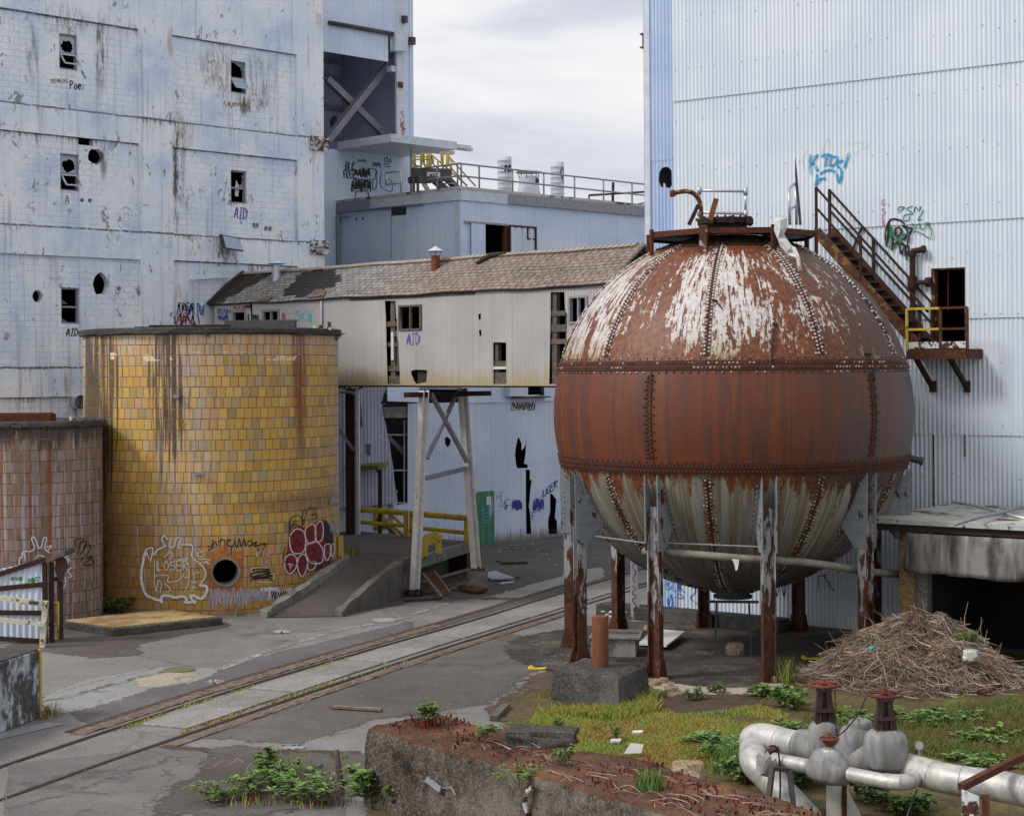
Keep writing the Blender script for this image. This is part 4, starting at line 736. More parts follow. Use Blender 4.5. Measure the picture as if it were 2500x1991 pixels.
# roof railing
def railing(parent, pts, h=1.05, m='steel_grey', r=.035, mid=.55, posts=None):
    b = MB(); n = len(pts)
    for z_ in (h, mid):
        b.tube([Vector(p) + Vector((0, 0, z_)) for p in pts], r, 6)
    for p in (posts or pts): b.tube([p, Vector(p) + Vector((0, 0, h))], r, 6)
    return b.build('railing', M[m], parent, True)
hr = AR.z(1125, cA(0, 5)[1]) - zt
xs_ = [.0] + [AR.x(cA(k, 0)[0]) for k in (988, 1213, 1423, 1630, 1826, 2018)] + [XR - 1]
railing(ann, [(q, .1, zt + .05) for q in xs_], hr, mid=hr * .5)
q0 = AR.loc(AL.w(7.3, .1, zt + .05)); qs = [q0] + [AR.loc(AL.w(AL.x(cA(k, 0)[0]), .1, zt + .05)) for k in (678, 505)]
railing(ann, qs, hr, mid=hr * .5)
ga = [AR.loc(AL.w(AL.x(cA(k, 0)[0], y=.1), .1, 0)) for k in (348, 447)]; b = MB(); zz_ = [AL.z(*cA(400, k)) for k in (50, 132)]
for z_ in zz_: b.tube([(ga[0].x, ga[0].y, z_), (ga[1].x, ga[1].y, z_)], .04, 6)
b.tube([(ga[0].x, ga[0].y, zz_[0]), (ga[0].x, ga[0].y, zz_[1])], .04, 6); b.tube([(ga[1].x, ga[1].y, zz_[0]), (ga[1].x, ga[1].y, zt)], .04, 6); b.build('railing_gate', M['galv'], ann, True)
def ca4(x, y): return (1180 + x * .18553, 360 + y * .18553)
# two ribbed flues, a capped ventilator
def flue(u0, u1, vt, y, tg, label):
    x0, x1 = AR.x(u0, y=y), AR.x(u1, y=y); x = (x0 + x1) / 2; r = (u1 - u0) / 2 / FPX * AR.w(x, y, 0).y; zt_ = AR.z((u0 + u1) / 2, vt, y); pr = [(r, zt + .05)]; z = zt + .2; k = 0
    while z < zt_ - .1: pr += [(r, z), (r + .018, z + .02), (r, z + .05)]; z += .22
    pr += [(r, zt_), (r - .03, zt_), (r - .03, zt_ - .6)]
    o = frame_thing('roof_flue', label, 'flue', AR, 'ribbed flues on the annex roof'); b = MB(); b.lathe(pr, 24, (x, y, 0)); b.build('pipe', M['trim_white'], o, True)
    def sf(u, v): q = AR.xz(u, v, y - r); dxx = max(-r * .98, min(r * .98, q[0] - x)); return (x + dxx, y - sqrt(r * r - dxx * dxx) - .022, q[1])
    paint(o, tg, 1.8, sf, M['spray_black'])
flue(1218, 1252, 384, 1.6, word('DINK', *ca4(215, 225), 30, 18), 'tall ribbed white flue with a black scrawl, left of the capped roof ventilator')
flue(1347, 1380, 397, 1.6, [[ca4(1035, 260), ca4(1020, 330), ca4(1060, 470)], [ca4(1040, 350), ca4(1045, 440)], [ca4(1045, 260), ca4(1055, 330)]], 'ribbed white flue with a curved black stroke, nearest the big white building')
vx = AR.x(ca4(615, 0)[0], y=1.6); vk = AR.w(vx, 1.6, 0).y / FPX * .18553; ve = frame_thing('roof_ventilator', 'squat white roof ventilator under a conical rain cap, between two ribbed flues', 'ventilator', AR); k = .0443
zA, zB, zC, zD = [AR.z(ca4(615, 0)[0], ca4(0, q)[1], 1.6) for q in (600, 500, 385, 335)]
b = MB(); b.lathe([(170 * vk, zt + .05), (133 * vk, zB), (130 * vk, zB), (130 * vk, zC), (122 * vk, zC), (122 * vk, zB)], 24, (vx, 1.6, 0)); b.build('drum', M['trim_white'], ve, True, auto=35)
b = MB(); b.lathe([(172 * vk, zD), (176 * vk, zD + .03), (.0, zD + 58 * vk)], 24, (vx, 1.6, 0)); b.lathe([(170 * vk, zD + .02), (0, zD + .12)], 24, (vx, 1.6, 0)); b.build('cap', M['galv'], ve)
[MB().tube([(vx + 128 * vk * cos(a), 1.6 + 128 * vk * sin(a), zC - .1), (vx + 145 * vk * cos(a), 1.6 + 145 * vk * sin(a), zD + .03)], .02, 5).build('strut', M['steel_grey'], ve) for a in [pi / 6 + pi / 3 * i for i in range(6)]]
def sfv(u, v): R_ = 131 * vk; q = AR.xz(u, v, 1.6 - R_); dxx = max(-R_ * .97, min(R_ * .97, q[0] - vx)); return (vx + dxx, 1.6 - sqrt(R_ ** 2 - dxx * dxx) - .02, q[1])
paint(ve, scribble(*ca4(690, 395), 9, 18, 2, 4, 5) + word('A', *ca4(490, 395), 6, 11), 1.8, sfv, M['spray_black'])
# stairs and yellow cage behind the slab
sy = frame_thing('roof_stair', 'yellow railed steel stair and caged ladder rising behind the canopy slab on the annex roof', 'stair', AR)
def ay(x, y, dd): q = AR.xz(*c2(x, y), dd); return (q[0], dd, q[1])
b = MB(); b.bar(ay(1450, 640, 2.2), ay(1760, 900, 2.2), .1, .3); b.bar(ay(1620, 620, 2.4), ay(1900, 900, 2.4), .1, .3); b.bar(ay(1180, 570, 2.2), ay(1660, 580, 2.2), .2, .5); b.bar(ay(1180, 640, 2.2), ay(1450, 640, 2.2), .6, .25); b.build('landing', M['steel_dark'], sy)
b = MB(); [b.bar(ay(1500 + 60 * k, 640 + 50 * k, 2.2), ay(1640 + 60 * k, 640 + 50 * k, 2.4), .25, .04) for k in range(3)]; b.build('tread', M['steel_grey'], sy)
b = MB(); [b.tube([ay(*p, 2.3), ay(*q, 2.3)], .035, 6) for p, q in (((1440, 330), (1890, 720)), ((1440, 430), (1780, 760)), ((1650, 340), (2000, 725)), ((1640, 440), (1880, 720)), ((1440, 320), (1440, 430)), ((1505, 400), (1505, 530)), ((1680, 380), (1680, 590)))]; b.build('handrail', M['yellow'], sy, True)
b = MB()
for x0 in (1200, 1320, 1550): b.tube(crom([ay(x0, 290, 2.6), ay(x0 + 5, 430, 2.6), ay(x0 + 25, 460, 2.6), ay(x0 + 75, 460, 2.6), ay(x0 + 95, 430, 2.6), ay(x0 + 98, 290, 2.6)], 4), .04, 6)
for x0 in (1280, 1365, 1390, 1570, 1620): b.tube([ay(x0, 290, 2.65), ay(x0, 530, 2.65)], .035, 6)
for y0 in (340, 375): b.tube([ay(1190, y0, 2.65), ay(1400, y0, 2.65)], .03, 6)
b.build('ladder_cage', M['yellow'], sy, True)
b = MB(); b.prism([ay(1365, 540, 1.9), ay(1535, 545, 1.9), ay(1535, 608, 1.9), ay(1365, 595, 1.9)], (0, .04, 0)); b.build('panel', M['trim_white'], sy); b = MB(); b.tube([ay(1240, 630, 2.0), ay(1240, 800, 2.0)], .06, 6); b.tube([ay(1190, 480, 2.1), ay(1190, 800, 2.1)], .05, 6); b.build('post', M['steel_dark'], sy)
paint(sy, word('NICE', *c2(1400, 560), 20, 7), 1.4, on_wall(AR, 1.9, None, .01), M['spray_black'])
rp_ = frame_thing('roof_pipe_rail', 'low rusty pipe rail lying across the annex roof behind the grey railing', 'rail', AR); zz0 = zt + .1
b = MB(); qa, qb = AR.xz(*ca4(1390, 630), 2.0), AR.xz(*ca4(2080, 555), 2.0); b.tube([(qa[0], 2, zt + .1), (qa[0], 2, qa[1]), (qb[0] + 1, 2, qb[1])], .045, 6); q = AR.xz(*ca4(1700, 640), 2.0); b.tube([(q[0], 2, zt + .1), (q[0] + .05, 2, q[1] + .6)], .06, 6); b.tube([(AR.x(ca4(1890, 0)[0], y=1.2), 1.2, zt + .14), (AR.x(ca4(2080, 0)[0], y=1.2) + .5, 1.2, zt + .4)], .03, 5); b.build('pipe', M['rust_dark'], rp_)

# ================================================================ gallery bridge
gal = frame_thing('gallery_bridge', 'enclosed bridge of cream corrugated sheets with gaping slots under a worn shingle roof', 'bridge', GA)
RE = Frame((-10.66, 59.75), E2)                                # eave line
ze = RE.z(*d(430, 638)); zrg = 10.2; HW = 1.38; zfl = 6.32; GL = 18.6
ze_r = RE.z(*d(1270, 597))
gcorr = corr(.105, .011)
def gz(p): return GA.xz(*c5(*p))
def gx(x): return GA.x(c5(x, 0)[0])
def e8(x, y): return (460 + x * .25046, 560 + y * .25046)
eave = lambda x: ze
slots = [[gz(p) for p in q] for q in [[(527, 150), (600, 150), (604, 270), (612, 280), (610, 390), (618, 420), (626, 640), (627, 712), (546, 712), (540, 450)], [(630, 185), (768, 185), (770, 340), (636, 340)], [(1258, 440), (1268, 430), (1348, 432), (1349, 712), (1260, 712)], [(1648, 90), (1742, 90), (1748, 215), (1760, 250), (1755, 420), (1725, 520), (1700, 640), (1690, 712), (1640, 712)], [(1780, 130), (1890, 120), (1890, 290), (1784, 292)], [(702, 625), (735, 615), (812, 618), (808, 700), (738, 712), (720, 680)], [(1160, 240), (1178, 235), (1176, 275), (1164, 280)], [(1164, 350), (1180, 345), (1182, 385), (1168, 390)]]]
slots += [[GA.xz(*e8(*p)) for p in q] for q in [[(445, 800), (556, 800), (556, 910), (445, 910)], [(736, 792), (800, 792), (800, 905), (740, 905)], [(806, 792), (880, 792), (880, 900), (806, 902)], [(596, 690), (622, 700), (626, 905), (620, 905)], [(1300, 705), (1312, 705), (1300, 915), (1294, 915)]]]
mb = MB(); wall(mb, .2, GL, zfl - .05, ze - .05, slots, .0175, gcorr, 0); mb.build('wall', M['corr_gallery'], gal, True)
# dark inside, floor, back wall
mb = MB(); mb.box(.2, GL, 2.35, 2.45, zfl, ze); mb.box(.2, GL, .12, 2.35, zfl - .02, zfl + .08); mb.box(.2, .3, .1, 2.35, zfl, ze); mb.build('inner_shell', M['dark'], gal)
mb = MB(); mb.box(.2, GL, .3, 2.4, zfl - .1, zfl - .03); mb.build('floor_beam', M['wood_dark'], gal)
# studs and nailers in the slots
for (px, y0, y1, wd) in ((570, 150, 712, .20), (605, 160, 620, .1), (1662, 90, 712, .2), (1270, 440, 712, .14), (1750, 215, 420, .12)):
    MB().box(gx(px) - wd / 2, gx(px) + wd / 2, .06, .2, gz((px, y1))[1], gz((px, y0))[1]).build('stud', M['wood'], gal)
for (x0, x1, y_, h_) in ((535, 612, 306, .16), (540, 618, 445, .14), (545, 626, 608, .16), (1640, 1745, 235, .14), (1645, 1750, 335, .2), (1645, 1748, 425, .14), (1262, 1348, 580, .2), (545, 626, 690, .3), (1262, 1348, 680, .4), (578, 612, 372, .18)):
    z = gz(((x0 + x1) / 2, y_))[1]; MB().box(gx(x0), gx(x1), .03, .058, z - h_ / 2, z + h_ / 2).build('nailer', M['wood'], gal)
b = MB(); b.box(gx(1262), gx(1348), -.02, .02, gz((1300, 612))[1], gz((1300, 595))[1]); b.build('white_batten', M['paper'], gal); b = MB(); b.box(gx(565), gx(580), .02, .055, gz((570, 550))[1], gz((570, 360))[1]); b.build('white_batten', M['paper'], gal)
# windows
for (x0, x1, y0, y1) in ((630, 768, 185, 342), (1780, 1890, 126, 294)):
    a, c = gz((x0, y1)), gz((x1, y0)); b = MB(); t = .05; X0, X1, Z0, Z1 = a[0], c[0], a[1], c[1]; xm = (X0 + X1) / 2
    b.box(X0 - t, X0 + .02, -.05, .08, Z0 - t, Z1 + t); b.box(X1 - .02, X1 + t, -.05, .08, Z0 - t, Z1 + t); b.box(X0 + .02, X1 - .02, -.05, .08, Z1 - .01, Z1 + t); b.box(X0 + .02, X1 - .02, -.05, .08, Z0 - t, Z0 + .01); b.box(xm - .025, xm + .025, -.03, .06, Z0 + .01, Z1 - .01); b.build('window', M['wood'] if x0 < 700 else M['steel_grey'], gal)
for (x0, x1, y0, y1, md) in ((445, 556, 800, 915, 0), (736, 880, 792, 905, 1)):
    a, c = GA.xz(*e8(x0, y1)), GA.xz(*e8(x1, y0)); b = MB(); b.box(a[0] - .07, a[0] + .02, -.04, .06, a[1], c[1] + .06); b.box(c[0] - .02, c[0] + .06, -.04, .06, a[1], c[1] + .06); b.box(a[0] + .02, c[0] - .02, -.04, .06, c[1] - .02, c[1] + .06)
    if md: xm = (a[0] + c[0]) / 2; b.box(xm - .03, xm + .03, -.03, .05, a[1], c[1] - .02)
    b.build('window', M['steel_grey'], gal)
for px in (1306,): b = MB(); q0, q1 = GA.xz(*e8(px, 700)), GA.xz(*e8(px - 4, 925)); b.prism([(q0[0] - .04, -.06, q0[1]), (q0[0] + .05, -.06, q0[1]), (q1[0] + .1, -.1, q1[1]), (q1[0] - .02, -.05, q1[1])], (0, .02, 0)); b.build('loose_strip', M['trim_white'], gal)
# torn corner below and hopper
b = MB(); q0, q1 = gz((735, 712)), gz((806, 620)); b.box(q0[0], q1[0], .08, .5, q0[1], q1[1]); b.build('hatch', M['wood_dark'], gal)
# eave boards
b = MB(); ex0, ex1 = RE.x(c5(250, 0)[0]), RE.x(c5(1095, 0)[0]); b.box(ex0, ex1, -.03, .01, ze - .17, ze - .03); b.box(RE.x(c5(1400, 0)[0]), RE.x(c5(1810, 0)[0]), -.05, .01, ze - .13, ze - .02); b.box(.2, GL, .06, .14, ze - .14, ze - .02); b.build('eave_board', M['wood'], gal)
# roof: two slopes, uv in metres (along, up)
sl_len = sqrt(HW ** 2 + (zrg - ze) ** 2); mb = MB(); nx, ny = 72, 10
def rf(x, k, off=0.0):
    sag = .016 * sin(x * 1.1) + .01 * sin(x * 2.7 + 1); return (x, -.12 + k * (HW + .12), ze - .06 + k * (zrg - ze + .06) + sag * (1 - k * .4) + off)
for i in range(nx):
    for j in range(ny):
        xa_, xb_ = GL * i / nx, GL * (i + 1) / nx; ka, kb = j / ny, (j + 1) / ny
        o0 = 0
        mb.poly([rf(xa_, ka), rf(xb_, ka), rf(xb_, kb), rf(xa_, kb)], [(xa_, ka * sl_len), (xb_, ka * sl_len), (xb_, kb * sl_len), (xa_, kb * sl_len)])
for i in range(nx):
    xa_, xb_ = GL * i / nx, GL * (i + 1) / nx; mb.poly([rf(xa_, 1), rf(xb_, 1), (xb_, HW * 2 + .2, ze), (xa_, HW * 2 + .2, ze)], [(xa_, 0), (xb_, 0), (xb_, sl_len), (xa_, sl_len)])
rfo = mb.build('roof', M['shingle'], gal, True); sm = rfo.modifiers.new('thickness', 'SOLIDIFY'); sm.thickness = .06; sm.offset = -1
b = MB(); k = 0
x = .05
while x < GL - .3: p, q = rf(x, 1, .0), rf(x + .23, 1, .0); b.hexa([(p[0], p[1] - .13, p[2] - .06), (q[0], q[1] - .13, q[2] - .03), (q[0], q[1] + .13, q[2] - .03), (p[0], p[1] + .13, p[2] - .06)], [(p[0], p[1] - .02, p[2] + .035), (q[0], q[1] - .02, q[2] + .055), (q[0], q[1] + .02, q[2] + .055), (p[0], p[1] + .02, p[2] + .035)]); x += .215
b.build('ridge_cap', simple('ridge_shingles', (.35, .30, .28), .85, c2=(.26, .21, .19), scale=2), gal)
b = MB(); b.tube([Vector(rf(.02, -.02)) + Vector((.02, 0, .05)), Vector(rf(.02, .5)) + Vector((.03, 0, .07)), Vector(rf(.02, 1.0)) + Vector((.02, 0, .06))], [.07, .11, .07], 6); b.build('flashing', M['wood_dark'], gal)
q = [RE.x(d(k, 0)[0]) for k in (930, 985)]; b = MB(); b.tube([Vector(rf(q[0] + .25, .72, .05)), Vector(rf(q[0] + .6, .9, .10)), Vector(rf(q[0] + 1.15, .97, .06))], [.05, .08, .04], 6); b.build('lifted_cap', M['wood_dark'], gal)
x = RE.x(e8(1150, 0)[0])
for k in range(3): b = MB(); b.prism([rf(x - .25 + k * .2, .02 + .04 * k, .05), rf(x + .25 + k * .22, .02, .05), rf(x + .3 + k * .1, .2, .055), rf(x - .1 + k * .1, .24, .06)], (0, 0, .02)); b.build('bare_board', M['wood_red'], gal)
b = MB(); b.prism([rf(RE.x(e8(640, 0)[0]), -.02, .05), rf(RE.x(e8(760, 0)[0]), .0, .05), rf(RE.x(e8(745, 0)[0]), .14, .06), rf(RE.x(e8(660, 0)[0]), .1, .06)], (0, 0, .02)); b.build('bare_board', M['wood_red'], gal)
gw = on_wall(GA, 0, gcorr, .008)
paint(gal, word('AID', *c5(676, 372), 30, 28, .05, -.05), 2.6, gw, M['spray_violet']); paint(gal, word('SKW', *e8(1045, 785), 40, 26, .05) + [[e8(1185, 790), e8(1195, 925)]], 2.4, gw, M['spray_teal'])
paint(gal, word('IZMA', *e8(575, 830), 30, 18), 2.0, gw, M['spray_black']); paint(gal, word('RUSH', *e8(290, 775), 30, 12) + scribble(*e8(295, 830), 22, 16, 3, 4, 5), 2.0, gw, M['spray_navy']); paint(gal, word('MUCE', *e8(445, 750), 28, 8) + word('IK', *e8(912, 815), 11, 18), 1.5, gw, M['spray_red']); paint(gal, scribble(*e8(545, 735), 16, 9, 3, 5), 1.5, gw, M['spray_black'])
# roof vents with conical caps
def vent(u, vcap, vbot, wcap, wbase, k, label, m):
    x = RE.x(u, y=HW * .9); z = lambda v: RE.z(u, v, HW * .9); sc = RE.w(x, HW * .9, 0).y / FPX
    o = frame_thing('roof_vent', label, 'roof vent', RE, 'capped vents on the gallery roof'); r = wbase / 2 * sc; R_ = wcap / 2 * sc; zb_ = z(vbot) - .3
    b = MB(); b.lathe([(r, zb_), (r, z(k)), (r - .02, z(k)), (r - .02, zb_)], 16, (x, HW * .9, 0)); b.build('pipe', m, o, True, auto=40)
    b = MB(); zc = z(vcap); b.lathe([(R_, zc - R_ * .62), (0, zc)], 20, (x, HW * .9, 0)); b.lathe([(R_ - .01, zc - R_ * .62 - .02), (.0, zc - .08)], 20, (x, HW * .9, 0)); b.build('cap', M['trim_white'], o)
    [MB().tube([(x + r * cos(a), HW * .9 + r * sin(a), z(k) - .05), (x + R_ * .75 * cos(a), HW * .9 + R_ * .75 * sin(a), zc - R_ * .55)], .016, 5).build('strut', M['steel_grey'], o) for a in (.3, 2.4, 4.5)]
vent(1065, 600, 643, 42, 22, 624, 'rust brown pipe vent under a white conical cap in the middle of the gallery roof', M['rust_red'])
vent(677, 630, 668, 43, 21, 648, 'grey pipe vent with a wide conical cap at the mossy end of the gallery roof', M['galv'])
# ================================================================ white building on the right
rb = frame_thing('white_building', 'huge white blue corrugated building behind the rusty sphere, with a dark upper doorway', 'building', RB)
def c3r(x, y): return (1550 + x * .44063, y * .44063)
def c6r(x, y): return (2150 + x * .40789, 600 + y * .40789)
def c7r(x, y): return (1950 + x * .32616, 440 + y * .32616)
RX = 17.5; xm0 = RB.x(1648, 300); rc = corr(.118, .017); yS = .34
dr = (RB.x(2277), RB.x(2361), RB.z(2320, 872), RB.z(2320, 654))
sm1, sm2, sm3, sm4 = RB.z(2047, 198), RB.z(2222, 543), RB.z(*c6r(640, 417)), RB.z(*c6r(450, 1115))
hx, hz = RB.xz(*c3r(168, 994), yS)
mb = MB()
for k, (za, zb_) in enumerate([(-.3, sm4), (sm4 - .06, sm3), (sm3 - .06, sm2), (sm2 - .06, sm1), (sm1 - .06, 20)]):
    y = -.028 * k; H_ = [rect(*dr)] if za < dr[3] and zb_ > dr[2] else []
    wall(mb, xm0, RX, za, zb_, H_, .0173, rc, y)
mb.cur = 1; rd = random.Random(5)
for zz in [z_ for z_ in (1.2, 2.6, 4.0, 5.3, 6.7, 8.0, 9.4, 10.7, 12.1, 13.5, 14.9, 16.2)]:
    for k in range(60):
        x = xm0 + .1 + k * .416 + rd.uniform(-.02, .02)
        if x > RX or (dr[0] - .1 < x < dr[1] + .1 and dr[2] < zz < dr[3]) or rd.random() < .25: continue
        z = zz + (rd.choice((0, .12)) if rd.random() < .4 else 0); mb.dome((x, rc(x) - .028 * (0 if z < sm4 else 1 if z < sm3 else 2 if z < sm2 else 3 if z < sm1 else 4) - .004, z), (0, -1, 0), .016, 5)
mb.build('wall', [M['corr_white'], M['steel_dark']], rb, True)
mb = MB(); s2 = corr(.115, .019); hole = [(hx + .62 * a, hz + .85 * b_) for a, b_ in ((-.34, -.02), (-.3, .26), (-.12, .40), (.16, .40), (.36, .26), (.38, -.22), (.2, -.30), (.06, -.26), (0, -.12), (-.1, -.12), (-.12, -.27), (-.26, -.2))]
sz = RB.z(*c3r(140, 880), yS)
wall(mb, .12, xm0 + .1, -.3, sz, [hole], .0192, s2, yS + .012); wall(mb, .12, xm0 + .1, sz - .05, 20, [], .0192, s2, yS); mb.build('strip_wall', M['corr_strip'], rb, True)
mb = MB(); mb.box(-.02, .17, yS - .06, yS + .02, -.1, 20); mb.box(-.02, .0, yS - .06, 12, 0, 20); mb.box(xm0 - .02, xm0, -.05, yS + .03, -.3, 20); mb.build('corner_trim', M['trim_white'], rb)
mb = MB(); mb.box(.1, RX, 6, 6.1, -.3, 20); mb.box(RX - .1, RX, .1, 6, -.3, 20); mb.box(.1, RX, .1, 6, 19.8, 20); mb.box(dr[0] - 1, dr[1] + 1.5, .1, 3, dr[2] - .12, dr[2]); mb.box(.1, RX, .1, 6, -.2, -.1); mb.box(dr[0] - 1.1, dr[0] - 1, .1, 6, 3, 12); mb.build('shell', M['dark'], rb)
b = MB(); b.box(dr[0] - .0, dr[0] + .09, -.05, .14, dr[2], dr[3]); b.box(dr[1] - .03, dr[1] + .02, -.045, .2, dr[2], dr[3]); b.box(dr[0] + .16, dr[1] - .03, -.04, .2, dr[3] - .04, dr[3] + .01); b.build('doorway_frame', M['rust_yellow'], rb)
x = RB.x(2305); b = MB(); b.tube([(x, .3, dr[3]), (x - .02, .3, dr[3] - 1.05)], .012, 5); b.build('red_cord', M['spray_red'], rb)
b = MB(); x, z = RB.xz(*c3r(8, 218), yS); b.hbeam((x - .05, yS + .4, z), (x + .45, yS + .4, z), .3, .42, (0, 0, 1), .04); b.build('beam_end', M['steel_dark'], rb)
b = MB(); q0, q1 = RB.xz(*c7r(1025, 1590)), RB.xz(*c7r(1240, 1595)); b.box(q0[0], q1[0], -.03, .0, q0[1] - .02, q0[1] + .02); [b.dome((q0[0] + k * .14, -.04, q0[1] + .08), (0, -1, 0), .03) for k in range(5)]; b.build('patch_strip', M['trim_white'], rb)
b = MB(); x = RB.x(c6r(318, 0)[0]); b.box(x - .02, x + .02, rc(x) - .02, rc(x) - .008, 2.6, sm4 - .05); x = RB.x(c6r(505, 0)[0]); b.box(x - .02, x + .01, rc(x) - .02, rc(x) - .008, sm4 - .6, sm4 - .05); b.build('rust_weep', M['rust_yellow'], rb)
rw = on_wall(RB, -.07, rc, .03)
def K_(pts): return [c3r(*p) for p in pts]
paint(rb, [K_(q) for q in [[(978, 855), (975, 905), (980, 970)], [(1020, 855), (990, 900), (1000, 915), (1020, 950)], [(1035, 870), (1062, 858), (1095, 862)], [(1065, 862), (1062, 925)], [(1090, 870), (1088, 920), (1120, 905), (1125, 875), (1092, 868)], [(1190, 850), (1165, 935)], [(1160, 890), (1125, 910), (1150, 950), (1145, 1000), (1135, 1018)], [(1030, 965), (1070, 945), (1115, 955), (1135, 1015)], [(1015, 965), (1012, 1010), (1005, 1032)], [(1062, 990), (1030, 995), (1015, 1020)]]], 6.5, rw, M['spray_blue'])
paint(rb, [K_(q) for q in [[(960, 830), (935, 880), (945, 950)], [(1035, 855), (1080, 765), (1085, 830)], [(1150, 800), (1230, 790), (1300, 800), (1220, 850)]]], 1.2, rw, M['trim_white'])
paint(rb, word('G', *c3r(1372, 1108), 8, 14) + word('S', *c3r(1372, 1155), 8, 14) + word('C', *c3r(1374, 1195), 6, 10) + word('S', *c3r(1372, 1225), 7, 12), 1.5, rw, M['spray_red'])
G7 = lambda *q: [c7r(*p) for p in q]
paint(rb, [G7((760, 250), (752, 205), (800, 205), (765, 230)), G7((860, 195), (815, 215), (860, 250), (800, 262), (790, 300), (830, 300), (835, 270)), G7((870, 240), (880, 200), (905, 230), (920, 195)), G7((940, 225), (900, 300), (930, 290)), G7((850, 320), (880, 360), (900, 330)), G7((905, 320), (930, 370), (985, 325), (950, 320)), G7((960, 330), (995, 360), (1000, 410), (985, 435), (930, 400), (880, 385), (865, 400))], 2.4, rw, M['spray_green'])
paint(rb, [G7((665, 500), (655, 400), (690, 300), (760, 300), (800, 330)), G7((790, 345), (865, 365)), G7((850, 370), (820, 470), (830, 520)), G7((740, 400), (725, 370), (760, 355), (775, 390), (740, 420), (720, 390)), G7((780, 340), (820, 380), (800, 440), (770, 440)), G7((710, 430), (705, 530)), G7((705, 480), (760, 470), (820, 500)), G7((760, 480), (770, 550), (800, 500), (810, 560), (830, 520)), G7((680, 320), (672, 470))], 5.0, rw, M['spray_black'])
paint(rb, [G7((690, 330), (690, 430), (700, 350), (720, 440), (800, 400), (760, 470), (680, 500)), G7((800, 540), (815, 600)), G7((665, 520), (655, 545)), G7((720, 510), (745, 450), (800, 480))], 4.0, rw, M['spray_green'])
us = on_wall(RB, 0, rc, .012)
def c4s(x, y): return (1360 + x * .30872, 1150 + y * .30872)
def c5s(x, y): return (1780 + x * .30864, 1150 + y * .30864)
stp = on_wall(RB, yS + .012, s2, .01)
uw = lambda u, v: stp(u, v) if u < 1652 else us(u, v)
paint(rb, word('BUK', *c4s(870, 850), 44, 27, 0, .12) + [[c4s(*p) for p in q] for q in [[(880, 1000), (885, 1060), (905, 970), (920, 1060)], [(940, 990), (970, 965), (1005, 1000), (935, 995)], [(1030, 900), (1090, 920), (1095, 960), (1060, 1000), (1115, 1050)], [(880, 1100), (920, 1060), (980, 1110), (1040, 1130), (1115, 1120)], [(940, 1070), (990, 1085), (1045, 1080)], [(765, 880), (755, 930), (770, 960)], [(765, 1000), (770, 1060)]]], 2.4, uw, M['spray_royal'])
paint(rb, [[c5s(*p) for p in q] for q in [[(710, 830), (712, 900), (703, 945)], [(750, 820), (790, 880), (835, 950)], [(700, 830), (780, 815)], [(370, 900), (378, 985), (400, 920)], [(420, 900), (438, 980), (455, 890)], [(1190, 830), (1165, 880), (1190, 860), (1195, 900)]]], 2.2, us, M['spray_black'])
# ---------------------------------------------------------------- balcony at the doorway, stair, standpipe
bal = frame_thing('door_balcony', 'rusty steel balcony with a chipped yellow railing below the dark doorway in the white wall', 'balcony', RB); o9 = -.92
bx0, bx1 = RB.x(2215, y=o9), RB.x(2362, y=o9); bz = RB.z(2290, 858, o9)
b = MB(); b.box(bx0, bx1, o9, -.05, bz - .05, bz + .0); b.bar((bx0, o9, bz - .06), (bx1, o9, bz - .06), .06, .24); b.bar((bx0, o9, bz - .06), (bx0, -.06, bz - .06), .06, .24); b.bar((bx1, o9, bz - .06), (bx1, -.06, bz - .06), .06, .24); b.build('deck', M['rust'], bal)
b = MB(); b.box(bx0 + .05, bx1, o9 - .02, o9 + .01, bz + .08, bz + .24); b.build('toe_plate', M['white_rust'], bal)
hr_ = RB.z(2290, 752, o9) - bz; xm_ = RB.x(2297, y=o9); b = MB()
for z_ in (hr_, hr_ * .52): b.bar((xm_, o9, bz + z_), (bx1, o9, bz + z_), .055)
b.bar((xm_, o9 - .004, bz - .1), (xm_, o9 - .004, bz + hr_), .065); b.bar((bx1, o9, bz - .1), (bx1, o9, bz + hr_), .06); b.build('railing', M['rust'], bal)
b = MB()
for z_ in (hr_, hr_ * .52): b.bar((bx0, o9, bz + z_), (xm_ - .03, o9, bz + z_), .055)
b.bar((bx0, o9, bz), (bx0, o9, bz + hr_), .06); b.build('railing', M['yellow'], bal)
for px, qx in (((2240, 2281)), ((2322, 2365))):
    xa_ = RB.x(px, y=o9 + .1); z2_ = RB.z(2360, 945); b = MB(); b.bar((xa_ - .05, o9 + .05, bz - .1), (RB.x(qx), -.12, z2_), .10, .10); b.box(RB.x(qx) - .07, RB.x(qx) + .07, -.16, -.02, z2_ - .12, z2_ + .16); b.build('brace', M['rust_dark'], bal)
sta = frame_thing('sphere_stair', 'steep rusty stair with pipe handrails from the sphere top to the doorway balcony', 'stair', RB)
oN, oF = -.86, -.12
Tx, Tz = RB.xz(1998, 566, oN); Bx, Bz = RB.xz(2256, 836, oN); 
Bz = bz + .02
def st(k, o, up=0.0): return (Tx + (Bx - Tx) * k, o, Tz + (Bz - Tz) * k + up)
b = MB(); b.bar(st(-.02, oF), st(1, oF), .04, .30); b.build('stringer', M['rust'], sta)
b = MB(); b.bar(st(-.02, oN, -.05), st(.98, oN, -.05), .05, .26); b.build('stringer', paint_rust('rust_with_ochre_scabs', (.20, .105, .03), .56, scale=4), sta)
for k in range(15):
    q = st((k + .5) / 15.2, 0); b = MB(); b.box(q[0] - .11, q[0] + .11, oN + .03, oF - .03, q[2] - .015, q[2] + .02); b.bar((q[0] - .11, oN + .03, q[2] - .01), (q[0] - .11, oF - .03, q[2] - .01), .02, .07); b.build('tread', M['steel_dark'], sta)
